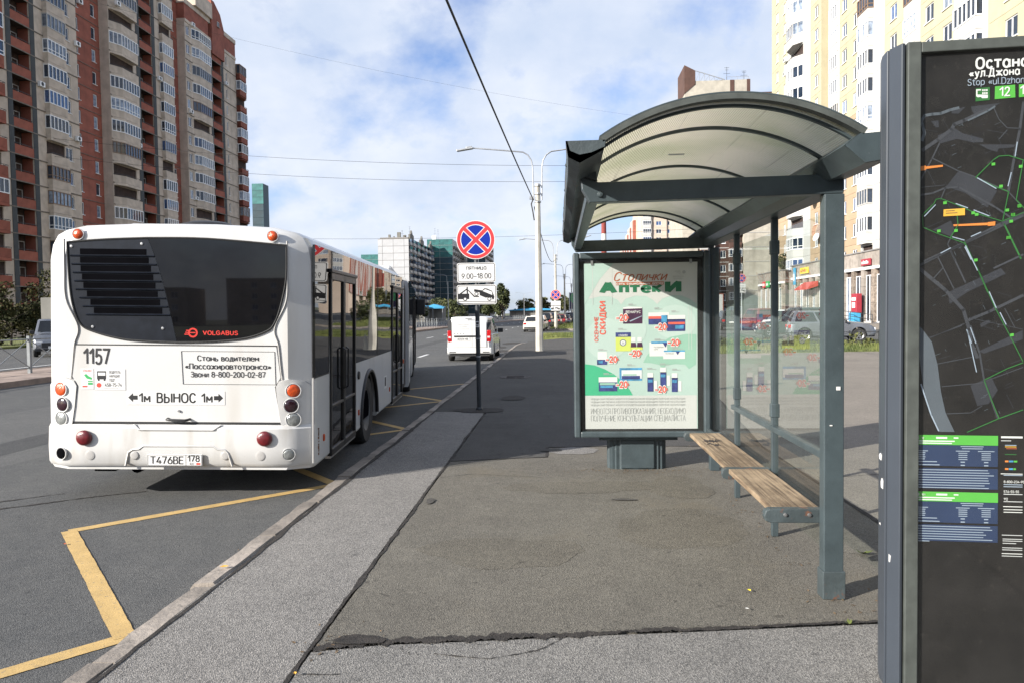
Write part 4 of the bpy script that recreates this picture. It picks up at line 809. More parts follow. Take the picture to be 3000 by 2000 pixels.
# ---- pale yellow panel block on the right (facade parallel to the road), shops below
RB = tag(empty('panel_apartment_block', (30.3, 108, 0), R(-90)), 'pale yellow and white panel apartment block with shops below on the right', 'building')
H2 = 2.65; ZR = 8.26; NF = 14
W_ = lambda a, b, n=1: ('win', a, b, 0.75, 2.15, n)
alt = (5, 'panel_peach'); yl = 'panel_yellow'
section(RB, 0.4, 7.6, 0, yl, 14, H2, ZR-H2, (0,NF+1), [W_(2.5,3.5),W_(5.8,6.7)], sidem='panel_white', altm=(6,'panel_peach'))
section(RB, 7.65, 16.4, 0, 'panel_white', 14, H2, ZR-H2, (0,NF+1), [('bay',8.85,13.8,'panel_white',0.9,0.14,1.2,1.2)], sidem='panel_white')
section(RB, 16.45, 20.1, 0, yl, 14, H2, ZR-H2, (0,NF+1), [W_(17.9,19.1)], altm=(6,'panel_peach'))
section(RB, 20.1, 22.3, 1.1, 'panel_peach', 12, H2, ZR-H2, (0,NF+1), [])
section(RB, 22.3, 25.6, 0, 'panel_white', 14, H2, ZR-H2, (0,NF+1), [('glz',22.95,25.25,'panel_white',0.15,0.05)])
section(RB, 25.65, 31.3, 0, yl, 14, H2, ZR-H2, (0,NF+1), [W_(26.3,27.6),W_(29.3,30.5)], altm=(6,'panel_peach'))
section(RB, 31.35, 36.6, 0, 'panel_white', 14, H2, ZR-H2, (0,NF+1), [('glz',31.75,34.2,'panel_white',0.55,0.12)])
section(RB, 36.65, 40.3, 0, yl, 14, H2, ZR-H2, (0,NF+1), [W_(37.75,39.1)], altm=alt)
section(RB, 40.35, 43.4, 0, 'panel_white', 14, H2, ZR-H2, (0,NF+1), [('glz',40.7,43.0,'panel_white',0.15,0.05)])
section(RB, 43.45, 49.0, 0, yl, 14, H2, ZR-H2, (0,NF+1), [W_(44.2,45.6),W_(47.0,48.4)], altm=alt)
section(RB, 49.05, 53.2, 0, 'panel_white', 14, H2, ZR-H2, (0,NF+1), [('glz',49.6,52.6,'panel_white',0.5,0.1)])
section(RB, 53.25, 60.0, 0, yl, 14, H2, ZR-H2, (0,NF+1), [W_(55.2,56.6),W_(58.0,59.4)], altm=alt)
MB().box(-0.4,60.4,-0.7,14.4,ZR+NF*H2+0.46,ZR+NF*H2+0.9).build('eave', 'panel_white', RB)
for x, z in ((6.9,34.2),(6.9,32.4),(21.6,33.0),(21.6,31.2),(32.3,27.8),(33.2,28.4),(12.2,17.4)): ac_unit(RB, x, -0.05 if x < 20 or x > 23 else 1.05, z)
def dish(parent, x, y, z, r):
    o = MB().lathe([(0,0.0),(r*0.5,-0.03),(r*0.85,-0.10),(r,-0.16),(r*0.99,-0.15),(0,0.02)], 20, (0,0,0), 'y').build('satellite_dish', 'pvc', parent, smooth=60, loc=(x, y, z)); o.rotation_euler = (R(-20), 0, R(20))
    MB().bar((0,0.0,0),(0,0.3,-0.2),0.04).bar((0,0,-r*0.8),(0,-0.5,-0.05),0.025).build('bracket', 'galv', o)
dish(RB, 18.5, -0.4, 14.6, 0.75); dish(RB, 19.8, -0.35, 10.0, 0.5); dish(RB, 22.0, -0.4, 9.0, 0.4)
# shop storey: columns, windows, granite fascia with sign boxes, steps
YS = -2.3
def shop(x0, x1, ztop, seed):
    rnd = random.Random(seed)
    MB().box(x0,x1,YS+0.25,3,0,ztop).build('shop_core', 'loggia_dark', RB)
    f = MB(); n = max(1, int((x1-x0)/1.6))
    for i in range(n):
        a = x0+(x1-x0)*i/n; b = x0+(x1-x0)*(i+1)/n; o = MB().box(a+0.01,b-0.01,YS-0.05,YS+0.3,ztop-1.35,ztop-0.02).build('fascia_slab', 'granite_grey', RB)
    MB().box(x0-0.1,x1+0.1,YS-0.15,YS+0.5,ztop,ztop+0.12).build('coping', 'roof_metal', RB)
    MB().box(x0,x1,YS-0.12,YS+0.2,ztop-1.6,ztop-1.36).build('light_band', 'pvc', RB)
    m = max(1, int((x1-x0)/2.2))
    for i in range(m+1):
        a = x0+(x1-x0-0.7)*i/m
        for j in range(7): MB().box(a+rnd.uniform(-.015,.015),a+0.7+rnd.uniform(-.015,.015),YS-0.08+rnd.uniform(-.02,.02),YS+0.24,0.01+j*(ztop-1.62)/7,(j+1)*(ztop-1.62)/7-0.01).build('pier_block', 'granite_rough' if i % 2 else 'granite_grey', RB)
        if i < m:
            b = a+(x1-x0-0.7)/m; window(RB, a+0.75, YS+0.15, 0.5, b-a-0.8, ztop-2.6, 1)
shop(2.0, 13.5, 6.6, 1); shop(16.8, 28.0, 6.85, 2); shop(28.2, 45.0, 6.85, 3); shop(45.2, 60, 6.85, 4)
MB().lathe([(2.2,0),(2.2,6.3)], 16, (15.0,0.2,0), 'z', a0=R(180), a1=R(360)).build('round_corner', 'granite_grey', RB, smooth=60)
def sign_box(x0, x1, z0, z1, m, label, y=YS-0.3, txt=None):
    o = tag(MB().box(x0,x1,y,y+0.16,z0,z1).build('shop_sign', m, bevel=0.02), label, 'sign'); o.parent = None
    o.matrix_world = RB.matrix_basis.copy(); o.location = RB.location; o.rotation_euler = RB.rotation_euler
    mb = MB(); n = 5
    for i in range(n): a = x0+(x1-x0)*(0.1+0.8*i/n); mb.box(a,a+(x1-x0)*0.10,y-0.012,y-0.004,z0+(z1-z0)*0.25,z0+(z1-z0)*(0.75 if i % 2 else 0.62))
    mb.build('lettering', txt or 'pvc', o); return o
sign_box(29.0, 30.4, 5.45, 6.1, 'shop_blue', 'small blue box sign on the grey shop fascia beside the shelter post')
sign_box(38.0, 39.9, 5.6, 6.2, 'shop_red', 'dark red box sign on the grey shop fascia next to the information pylon')
sign_box(28.6, 31.6, 4.75, 5.1, 'pvc', 'narrow white sign with dark lettering under the shop fascia', YS-0.35, 'print_black')
sign_box(20.6, 23.2, 5.75, 6.45, 'print_yellow', 'yellow lettered shop sign on the fascia seen through the shelter glass', YS-0.25, 'po_brown')
sign_box(18.3, 18.9, 4.6, 6.6, 'awning_blue', 'tall pale blue blade sign at the shop corner')
sign_box(5.0, 6.3, 4.7, 5.5, 'sign_red', 'red part of the shop sign left of the round corner'); sign_box(6.6, 8.0, 4.7, 5.5, 'print_green', 'green part of the shop sign left of the round corner')
aw = MB().prism([(YS-1.3,4.0),(YS-0.2,4.75),(YS-0.2,4.2),(YS-1.3,3.85)], 22.0, 26.5, 'x').build('shop_awning', 'awning_red'); tag(aw, 'red fabric awning over a shop door behind the shelter glass', 'awning'); aw.location = RB.location; aw.rotation_euler = RB.rotation_euler
# terminal and ramp rail in front of the shops
tm = tag(empty('payment_terminal', (27.2, 70.2, 0.1), R(-90)), 'red and blue payment terminal in front of the granite shop wall', 'kiosk')
MB().box(-0.55,0.55,-0.3,0.4,0,1.25).build('lower_cabinet', 'awning_blue', tm, bevel=0.04); MB().box(-0.6,0.6,-0.05,0.45,1.25,3.0).build('upper_cabinet', 'shop_red', tm, bevel=0.04)
MB().box(-0.35,0.3,-0.08,-0.052,1.7,2.2).build('screen', 'pvc', tm); MB().box(-0.4,0.45,-0.08,-0.052,2.35,2.65).build('notice', 'pvc', tm)
def ramp_rail(x, y0, y1, z0, z1, label):
    rr = tag(empty('ramp_railing', (x, y0, 0)), label, 'railing'); d = y1-y0
    for h in (0.9, 0.5): MB().tube([(0,0,z0+h),(0,d,z1+h)], 0.03, 6).build('rail', 'rail_dark', rr)
    n = 6
    for i in range(n): MB().tube([(0,d*i/(n-1),0),(0,d*i/(n-1),z0+(z1-z0)*i/(n-1)+0.9)], 0.03, 6).build('post', 'rail_dark', rr)
ramp_rail(26.3, 64, 76, 0.3, 0.9, 'dark metal ramp railing below the payment terminal'); ramp_rail(26.0, 79, 96, 1.2, 0.4, 'dark metal ramp railing behind the parked cars by the red awning')
MB_ = tag(MB().box(25.0,28.0,62,100,0,0.45).build('shop_steps', 'granite_grey', bevel=0.02), kind='structure')
# ---- tall beige and brown block behind the shelter (faces the camera)
BB = tag(empty('tower_block', (24.4, 148, 0), 0), 'beige and brown tower with a slanted roof truss behind the shelter roof', 'building')
Hb = 2.8
section(BB, 0, 3.0, 0, 'tile_beige', 16, Hb, 0, (0,15), [])
section(BB, 3.05, 11.6, 0.2, 'tile_brown', 16, Hb, 0, (0,15), [('glz',3.4,6.2,'panel_white',0.8,0.1),('win',7.4,8.4,0.8,2.2),('glz',9.0,11.4,'tile_brown',0.8,0.1)], ledge='pvc_grey')
section(BB, 11.65, 18.2, -1.0, 'tile_beige', 17, Hb, 0, (0,15), [], ledge='pvc_grey', ledge_h=0.1)
zb = 15*Hb
MB().box(2.7,13.1,0.0,14,zb,zb+4.4).build('top_storey', 'tile_beige', BB); MB().box(9.3,10.1,-0.06,0,zb,zb+4.4).build('pilaster', 'tile_brown', BB); MB().box(12.5,13.16,-0.06,14.1,zb,zb+4.45).build('pilaster', 'tile_brown', BB)
MB().box(13.1,18.2,0.0,14,zb,zb+1.9).build('low_roof', 'tile_brown', BB); MB().box(0.6,1.2,0.0,8,zb-6,zb+7.2).box(1.2,2.7,0.02,8,zb-6,zb+3.6).build('fin', 'tile_beige', BB)
MB().prism([(0.55,zb+2),(2.65,zb+3.8),(2.65,zb+6.4),(0.55,zb+7.5)], -0.08, 8, 'y').build('fin_cladding', 'tile_brown', BB)
mb = MB(); mb.bar((2.65,0,zb+6.4),(8.3,0,zb+4.5),0.14)
for i in range(6): xa = 2.7+i*0.95; mb.bar((xa,0,zb+4.4),(xa+0.8,0,zb+6.4-(xa+0.8-2.65)*0.336),0.08); mb.bar((xa+0.8,0,zb+4.4),(xa+0.8,0,zb+6.4-(xa+0.8-2.65)*0.336),0.07)
mb.build('roof_truss', 'galv', BB)
mb = MB(); mb.bar((8.6,0,zb+5.0),(12.9,0,zb+4.95),0.06)
for i in range(5): mb.bar((8.6+i*1.05,0,zb+4.4),(8.6+i*1.05,0,zb+5.0),0.05)
mb.build('roof_railing', 'galv', BB)
def antenna(parent, x, y, z, h):
    mb = MB(); mb.bar((x,y,z),(x,y,z+h),0.06)
    for k, wv in ((0.95,0.9),(0.8,0.7),(0.55,1.3)): mb.bar((x-wv/2,y,z+h*k),(x+wv/2,y,z+h*k),0.045)
    mb.build('antenna', 'rail_dark', parent)
antenna(BB, 8.9, 1, zb+4.4, 2.8); antenna(BB, 12.2, 1, zb+4.4, 2.0)
# ---- stepped pinkish block seen through the far arch of the shelter
CB = tag(empty('stepped_block', (29.2, 262, 0), 0), 'pinkish apartment block with red panels stepping down to the left behind the shelter', 'building')
section(CB, 0, 3.6, 0, 'render_pinkish', 14, 2.8, 0, (5,14), [('glz',0.4,3.2,'panel_white',0.7,0.1)])
section(CB, 3.65, 8.6, 0, 'render_pinkish', 14, 2.8, 0, (5,13), [('win',5.0,6.8,0.8,2.2,1)])
section(CB, 8.65, 10.0, 0.5, 'brick_beige', 13, 2.8, 0, (5,13), [('win',8.9,9.8,0.8,2.2,0)])
section(CB, 10.05, 14.5, 0, 'render_pinkish', 14, 2.8, 0, (5,13), [('win',11.5,13.3,0.8,2.2,1)])
section(CB, 14.55, 26.0, 0, 'render_pinkish', 14, 2.8, 0, (5,13), [('glz',18,21,'panel_white',0.7,0.2)])
for x0, x1 in ((3.65,8.6),(10.05,14.5)): section(CB, x0, x1, 0, 'brick_red', 14, 2.8, 0, (13,14), [('win',x0+1.35,x0+3.15,0.8,2.2,1)])
MB().box(0,14.5,0.3,14,14*2.8,14*2.8+3).build('roof_house', 'render_pinkish', CB); MB().box(8.65,10,0.4,13,13*2.8,14*2.8).build('stair_core', 'brick_red', CB)
for k in range(9):                                            # stepped wing running away to the left
    xk = -0.3+k*0.25; yk = 14+k*14; hk = 38.5-k*1.2
    MB().box(xk-0.0,xk+9,yk,yk+13.5,0,hk).build('wing', 'render_pinkish', CB); MB().box(xk-0.9,xk,yk+2,yk+6,8,hk-3).build('balcony_stack', 'brick_red', CB)
    MB().box(xk-0.8,xk-0.02,yk+7.5,yk+11.5,8,hk-4).build('balcony_stack', 'panel_white', CB)
# ---- striped chimney
CH = tag(empty('factory_chimney', (24.5, 400, 0)), 'tall factory chimney in red and white bands seen under the shelter roof', 'chimney')
for k in range(8): MB().lathe([(1.75-k*0.07,0),(1.68-k*0.07,7.4)], 20).build('band', 'chimney_red' if k % 2 == 0 else 'chimney_white', CH, smooth=60, loc=(0,0,k*7.4-1.0+0.0))
# ---- white tiled block and teal blocks beyond the bus
WB = tag(empty('white_tile_block', (-72.9, 297, 0), 0), 'white tiled apartment block with a balcony front above the bus roof', 'building')
MB().box(0.1,12.6,0.12,75,0,32.4).build('core', 'joint_dark', WB)
cols = [0.0, 1.9, 6.3, 10.75, 12.7]; tp = {}
for i in range(4):
    for j in range(11):
        w_ = cols[i+1]-cols[i]; tp.setdefault(i, MB().box(0.05,w_-0.05,0,0.1,0.05,2.78).mesh('wall_panel', 'tile_white')); put('wall_panel', tp[i], WB, (cols[i], 0, 1.0+j*2.85))
MB().box(0.5,12.0,2,74,32.4,33.2).build('roof', 'roof_metal', WB)
for x, y, wv, h in ((3.0,6,0.8,1.6),(4.4,9,0.4,1.2),(6.9,5,1.4,2.4),(8.8,8,1.1,1.5)): MB().box(x,x+wv,y,y+1.2,33.2,33.2+h).build('roof_vent', 'concrete_wall', WB)
antenna(WB, 12.0, 6, 33.0, 5.0); antenna(WB, 9.5, 3, 33, 3.2)
for i in range(16):                                           # balcony stacks on the shaded long side
    xa = 1.0+i*4.6
    for j in range(11):
        z = 1.5+j*2.85; g = random.random()
        o = put('balcony', cached(('wbb', i % 2), lambda: MB().box(0,3.2,-1.1 if i % 2 else -0.6,0,0,1.1).mesh('balcony', 'panel_white' if i % 2 else 'pvc_grey')), WB, (12.7, xa, z), R(90))
        put('pane', cached(('wbp', g > 0.35, g > 0.7, i % 2), lambda: MB().box(0.05,3.15,(-1.0 if i % 2 else -0.5) if g > 0.35 else -0.02,0,1.1,2.5).mesh('pane', 'pane_curtain' if g > 0.7 else 'pane')), o)
    if i % 5 == 0: o = MB().prism([(xa,32.3),(xa+8,32.3),(xa+8,34.2),(xa+5.5,34.6),(xa+4,36.2),(xa+2.5,34.6),(xa,34.2)], -0.4, 0.3, 'y').build('gable', 'concrete_wall', WB, loc=(12.7,0,0)); o.rotation_euler = (0,0,R(90))
for j in range(11): MB().box(12.68,12.72,0,74,1.2+j*2.85,1.45+j*2.85).build('ledge', 'pvc_grey', WB)
def teal_block(name, loc, W, D, hgt, label, cw, ch=2.9, side=True, core='pvc_grey'):
    o = tag(empty(name, loc), label, 'building'); MB().box(0.05,W-0.05,0.1,D,0,hgt-0.1).build('core', core, o)
    nx = max(1, round(W/cw)); nz = int(hgt/ch)
    for i in range(nx):
        for j in range(nz):
            put('wall_panel', cached(('tl', name, j < nz-3, W), lambda: MB().box(0.07,W/nx-0.07,0,0.1,0.07,ch-0.07).mesh('wall_panel', 'tile_teal_dark' if j < nz-3 else 'tile_teal')), o, (i*W/nx, 0, hgt-(nz-j)*ch))
    if side:
        for k in range(6):
            for j in range(nz): put('balcony', cached(('tlb',), lambda: MB().box(0,1.0,0,3.0,0,1.2).mesh('balcony', 'concrete_wall')), o, (W-0.05, 2+k*6, 1+j*ch)); 
    return o
teal_block('teal_tile_block', (-62.6, 352, 0), 12.4, 60, 37.5, 'dark teal tiled tower beyond the white tiled block', 6.2)
teal_block('teal_tile_block', (-46.8, 380, 0), 9.5, 50, 39.5, 'second teal tower partly hidden by the round sign', 4.75)
teal_block('teal_tile_block', (-130.0, 310, 0), 5.0, 6, 58.4, 'narrow teal tower peeking out right of the brick block', 5.0, side=False, core='tile_teal_dark')
teal_block('teal_tile_block', (-113.0, 420, 0), 18.0, 40, 36.5, 'distant teal roof just above the bus roof left of the white block', 6.0)
ob = bpy.data.objects['teal_tile_block']; MB().box(2,4,3,5,37.5,39.6).build('roof_vent', 'pvc', ob); antenna(ob, 5, 3, 37.5, 5); antenna(ob, 3, 6, 37.5, 6)
# ---- far buildings at the end of the road
FB = tag(empty('distant_brick_house', (12.5, 520, 0)), 'distant reddish apartment house above the trees at the road end', 'building')
section(FB, 0, 18, 0, 'brick_beige', 16, 3.0, 0, (4,12), [('win',2,4,0.8,2.2),('win',7,9,0.8,2.2),('glz',11,15,'panel_white',0.8,0.2)])
MB().box(18,40,2,16,0,31).build('wing', 'brick_red', FB)
# ---------------------------------------------------------------- articulated bus (local: x right, y forward, origin under the rear)
BUS = tag(empty('articulated_bus', (-3.68, 6.85, 0)), 'white articulated city bus standing at the stop, seen from behind', 'bus')
BUS.rotation_euler = (0, R(1.3), R(4.8))
HW = 1.285; TOP = 2.60
def half(y):                                                  # flat chamfers at the rear corners, softened into the sides
    if y < 0.11: return HW-0.03-0.20*(1-y/0.11)
    return HW-0.03*max(0, 1-(y-0.11)/0.1)**2
def zlow(y, wheels, z0=0.30, rad=0.66, zc=0.36):
    z = z0
    for w_ in wheels:
        d = abs(y-w_)
        if d < rad: z = max(z, zc+math.sqrt(rad*rad-d*d))
    return z
def ring(y, hw, zl, top=TOP, f=1.0):
    t = top
    pr = [(hw-0.02, zl), (hw, zl+0.03), (hw, max(1.18, zl+0.05)), (hw-0.010, 2.30), (hw-0.035, t-0.16), (hw-0.085, t-0.065), (hw-0.17, t-0.015), (hw-0.36, t+0.03), (0.35, t+0.055)]
    return [(x, y, z) for x, z in pr] + [(-x, y, z) for x, z in reversed(pr)]
wheels_r = [3.18]
st = [0, 0.012, 0.06, 0.11, 0.135, 0.16, 0.21] + [0.4+0.2*i for i in range(10)] + [2.5+0.05*i for i in range(28)] + [4.0+0.3*i for i in range(10)] + [6.72]
st = sorted(set(round(v, 3) for v in st))
body = MB(); body.loft([ring(y, half(y), zlow(y, wheels_r), TOP-0.05*max(0, 1-y/0.12)**2) for y in st])
body.build('rear_body', 'bus_white', BUS, smooth=26)
# rear surface helper: offset panels that follow the rounded rear corners
def ry(x): 
    ax = abs(x); e = HW-0.23
    if ax <= e: return 0.0
    if ax <= HW-0.03: return (ax-e)*0.55
    return 0.11+0.1*(1-math.sqrt(max(0, (HW-ax)/0.03)))
def rpanel(name, pts, m, off=0.006, th=0.02, parent=BUS, nx=1):
    """flat outline on the rear face, set proud by off"""
    mb = MB(); n = len(pts); f = [(x, ry(x)-off, z) for x, z in pts]; b = [(x, ry(x)+th, z) for x, z in pts]
    mb.add(f+b, [tuple(range(n))]+[(i, (i+1) % n, n+(i+1) % n, n+i) for i in range(n)]); return mb.build(name, m, parent)
def curve(pts, n=6):
    """Catmull-Rom through the points"""
    out = []; P = [pts[0]]+list(pts)+[pts[-1]]
    for i in range(1, len(P)-2):
        p0, p1, p2, p3 = P[i-1], P[i], P[i+1], P[i+2]
        for k in range(n):
            t = k/n; out.append(tuple(0.5*(2*p1[a]+(p2[a]-p0[a])*t+(2*p0[a]-5*p1[a]+4*p2[a]-p3[a])*t*t+(3*p1[a]-p0[a]-3*p2[a]+p3[a])*t**3) for a in (0,1)))
    return out+[pts[-1]]
wr = curve([(1.045,2.45),(1.04,2.13),(0.985,1.86),(0.93,1.71),(0.86,1.635),(0.66,1.565),(0.35,1.53),(0.005,1.52)])
wl = curve([(0.0,1.52),(-0.30,1.53),(-0.52,1.55),(-0.77,1.61),(-0.90,1.68),(-0.965,1.83),(-1.0,2.05),(-1.02,2.46)])
dv = curve([(0.0,1.522),(-0.06,1.80),(-0.14,2.14),(-0.21,2.36),(-0.265,2.505)])
rw = rpanel('rear_window', [(p[0]+0.004, p[1]) for p in reversed(dv)][:1] + curve([(-0.26,2.507),(0.30,2.505),(1.045,2.45)], 5)[1:-1] + wr + [(p[0]+0.004, p[1]) for p in dv[1:-1]], 'bus_glass', 0.008)
gp = rpanel('engine_grille', curve([(-1.02,2.46),(-0.65,2.49),(-0.268,2.505)], 4) + [p for p in reversed(dv)][1:] + wl[1:-1], 'grille_black', 0.008)
for i in range(8):                                            # louvres with dark slots
    z = 2.335-i*0.0795; xl = -1.0+0.012*i+(0.02*(i-4) if i > 4 else 0); xr = -0.205+0.0205*i
    MB().prism([(-0.022,z-0.004),(-0.009,z+0.006),(-0.009,z-0.012)], xl+0.01, xr, 'x').build('louvre', 'grille_black', gp)
    x0 = max(-0.90, xl+0.08); MB().box(x0,xr-0.075,-0.0115,-0.006,z+0.010,z+0.064).build('slot', 'grille_matt', gp)
for x, z in ((-0.98,2.42),(-0.32,2.45),(-0.79,1.66),(-0.13,1.65)): MB().lathe([(0,-0.016),(0.012,-0.015),(0.016,-0.008)], 10, (x,0,z), 'y').build('bolt', 'metal_grey', gp)
# rubber seal round the window
sl = [(p[0], ry(p[0])-0.010, p[1]) for p in curve([(-0.26,2.507),(0.30,2.505),(1.045,2.45)], 5)[:-1]+wr+wl[1:]+curve([(-1.02,2.46),(-0.65,2.49),(-0.26,2.507)], 4)[1:]]
MB().tube(sl, 0.009, 6, caps=False).build('seal', 'rubber', rw)
# frame grooves, engine flap and bumper
def groove(pts, w_=0.014, m='bus_groove', name='groove', off=0.004):
    mb = MB(); f = [(x, ry(x)-off, z) for x, z in pts]; mb.tube(f, w_, 6); return mb.build(name, m, BUS, smooth=60)
for s in (-1, 1):
    groove(curve([(s*1.05,2.49),(s*1.05,2.2),(s*1.04,1.92),(s*0.93,1.66),(s*0.965,1.5),(s*0.985,1.3),(s*1.0,1.17)]), 0.009)
    groove(curve([(s*0.99,0.70),(s*0.93,0.55),(s*0.86,0.36)]), 0.008)
fl = rpanel('engine_flap', [(-0.945,1.485),(0.945,1.485),(0.985,1.19),(0.93,1.10),(0.985,0.76),(-0.985,0.76),(-0.93,1.10),(-0.985,1.19)], 'bus_white', 0.010, 0.004)
for (a, b, z, t) in ((-0.95,0.95,1.492,0.010),(-0.985,0.985,0.748,0.014)): MB().box(a,b,-0.0125,0.003,z-t/2,z+t/2).build('seam', 'seam_black', BUS)
bump = MB(); rings = []
for x in [-1.283,-1.255,-1.15,-1.055,-0.8,-0.5,0,0.5,0.8,1.055,1.15,1.255,1.283]:
    y0 = ry(x); rings.append([(x, y0-0.012, 0.735), (x, y0-0.050, 0.70), (x, y0-0.060, 0.52), (x, y0-0.050, 0.37), (x, y0-0.02, 0.335), (x, y0+0.05, 0.335), (x, y0+0.05, 0.735)])
bump.loft(rings); BP = bump.build('bumper', 'bus_white_low', BUS, smooth=40)
def yb(x): return ry(x)-0.060
rc = [(-0.47,0.345),(-0.44,0.475),(-0.40,0.50),(-0.34,0.505),(-0.30,0.535),(0.36,0.535),(0.40,0.505),(0.47,0.50),(0.50,0.47),(0.54,0.345)]
mb = MB(); mb.tube([(x,-0.056,z) for x, z in rc], 0.011, 6); mb.build('plate_recess_edge', 'bus_white_low', BP, smooth=60)
for a, b in (((-0.40,0.735),(-0.34,0.69)),((0.42,0.735),(0.36,0.69))): MB().tube([(a[0],-0.03,a[1]),(b[0],-0.056,b[1])], 0.010, 6).build('step_edge', 'bus_white_low', BP)
mb = MB(); mb.tube([(-0.34,-0.058,0.69),(0.36,-0.058,0.69)], 0.007, 6); mb.build('step_edge', 'bus_white_low', BP)
def disc(x, z, r, m, name, y=None, dome=0.02, ring_m=None, ring_r=0, parent=BUS, sx=1.0):
    y = ry(x) if y is None else y
    o = MB().lathe([(0,-dome),(r*0.5,-dome*0.9),(r*0.85,-dome*0.55),(r,0.0),(r,0.02)], 24, (0,0,0), 'y').build(name, m, parent, smooth=70, loc=(x, y-0.008, z))
    if ring_m: MB().lathe([(r*1.02,0.004),(r*1.05,-0.004),(r*1.16,-0.005),(r*1.20,0.012)], 24, (0,0,0), 'y').build('lamp_ring', ring_m, o, smooth=40)
    a = math.atan2(ry(abs(x)+0.02)-ry(abs(x)-0.02), 0.04) * (1 if x > 0 else -1); o.rotation_euler = (0, 0, a*0.6); o.scale = (sx, 1, 1)
    return o
for s in (-1, 1):
    disc(s*0.915, 2.535, 0.047, 'lamp_orange', 'marker_lamp', -0.004, 0.022, 'bus_white', 0.062)
    hp = [(s*0.945,1.10),(s*0.97,1.15),(s*1.06,1.175),(s*1.20,1.15),(s*1.262,1.10),(s*1.268,0.72),(s*1.20,0.655),(s*1.09,0.68),(s*0.99,0.74),(s*0.965,0.90)]
    hp = hp if s > 0 else hp
    mb = MB(); n = len(hp); f = [(x, ry(x)-0.020, z) for x, z in hp]; b = [(x+0.012*s*0, ry(x)+0.03, z) for x, z in hp]
    c = (s*1.10, ry(1.10)-0.024, 0.92); mb.add(f+b+[c], [(i, (i+1) % n, 2*n) for i in range(n)]+[(i, n+i, n+(i+1) % n, (i+1) % n) for i in range(n)])
    lh = mb.build('lamp_housing', 'bus_white', BUS, smooth=40)
    mb = MB(); mb.tube([(x, ry(x)-0.004, z) for x, z in hp+hp[:1]], 0.006, 5, caps=False); mb.build('gap', 'bus_groove', lh)
    for z, m, nm, r in ((1.065,'lamp_orange','indicator_lamp',0.062),(0.92,'lamp_dark','tail_lamp',0.062),(0.785,'lamp_clear','reversing_lamp',0.062)):
        x = s*(1.105 if nm != 'tail_lamp' else 1.085); disc(x, z, r, m, nm, ry(x)-0.018, 0.012, 'bus_white', 0.082, parent=BUS)
    disc(s*0.85, 0.612, 0.072, 'lamp_red', 'fog_lamp', -0.075, 0.020)
    disc(s*0.805, 0.445, 0.045, 'bus_groove', 'bumper_dimple', -0.050, 0.004); 
    disc(s*1.075, 0.46, 0.052, 'lamp_clear' if s > 0 else 'grille_matt', 'tow_eye_cover' if s < 0 else 'low_lamp', yb(1.075), 0.012, 'bus_white_low', 0.066)
for x in (-0.385, 0.47): disc(x, 0.445, 0.040, 'bus_groove', 'bumper_dimple', -0.053, 0.004)
# plate
pl = MB().box(-0.255,0.265,-0.082,-0.066,0.348,0.462).build('number_plate', 'print_white', BUS, bevel=0.006)
mb = MB()
for a, b, c, d in ((-0.25,0.26,0.353,0.356),(-0.25,0.26,0.454,0.457),(-0.25,-0.247,0.353,0.457),(0.257,0.26,0.353,0.457),(0.108,0.111,0.353,0.457)): mb.box(a,b,-0.0835,-0.0825,c,d)
mb.build('plate_border', 'print_black', pl)
text('plate_text', 'Т476ВЕ', 0.092, (-0.070,-0.0840,0.372), FRONT, 'print_black', pl, width=0.31, th=0.14)
text('plate_text', '178', 0.075, (0.182,-0.0840,0.394), FRONT, 'print_black', pl, width=0.115, th=0.15); text('plate_text', 'RUS', 0.028, (0.165,-0.0835,0.362), FRONT, 'print_black', pl, sx=0.9)
MB().box(0.208,0.245,-0.0834,-0.083,0.362,0.380).build('flag', 'print_red', pl)
hd = MB(); hd.tube([(-0.085,-0.012,0.79),(-0.08,-0.050,0.787),(-0.055,-0.055,0.784),(0.09,-0.055,0.780),(0.115,-0.050,0.784),(0.12,-0.012,0.787)], 0.013, 8); hd.build('flap_handle', 'black_plastic', BUS, smooth=60)
MB().lathe([(0,-0.025),(0.011,-0.025),(0.012,-0.008)], 10, (0.02,0,0.865), 'y').build('flap_lock', 'metal_grey', BUS)
# lettering and stickers on the flap
YF = -0.0125
text('fleet_number', '1157', 0.190, (-0.755,YF-0.001,1.312), FRONT, 'print_black', BUS, width=0.25, th=0.155)
bd = MB()
for a, b, c, d in ((0.045,0.93,1.436,1.439),(0.06,0.94,1.122,1.125)): bd.box(a,b,YF-0.001,YF,c,d)
bd.bar((0.045,YF-0.0005,1.438),(0.06,YF-0.0005,1.123),0.003).bar((0.93,YF-0.0005,1.438),(0.94,YF-0.0005,1.123),0.003)
nb = bd.build('notice_border', 'print_black', BUS)
for s_, z, w_ in (('Стань водителем',1.348,0.585),('«Пассажиравтотранса»',1.270,0.815),('Звони 8-800-200-02-87',1.193,0.71)): text('notice_text', s_, 0.068, (0.487,YF-0.001,z), FRONT, 'print_black', nb, width=w_, th=0.135)
vb = MB(); vb.box(-0.475,0.455,YF-0.0008,YF,0.925,1.055); vo = vb.build('clearance_sticker', 'print_white', BUS)
text('clearance_text', 'ВЫНОС', 0.120, (-0.005,YF-0.0022,0.948), FRONT, 'print_black', vo, width=0.375, th=0.165)
for x in (-0.305, 0.285): text('clearance_text', '1м', 0.112, (x,YF-0.0022,0.950), FRONT, 'print_black', vo, width=0.108, th=0.165)
for s, x in ((-1,-0.46),(1,0.44)):
    MB().poly([(x,YF-0.0022,0.992),(x-s*0.045,YF-0.0022,1.035),(x-s*0.045,YF-0.0022,1.012),(x-s*0.088,YF-0.0022,1.012),(x-s*0.088,YF-0.0022,0.972),(x-s*0.045,YF-0.0022,0.972),(x-s*0.045,YF-0.0022,0.950)]).build('arrow', 'print_black', vo)
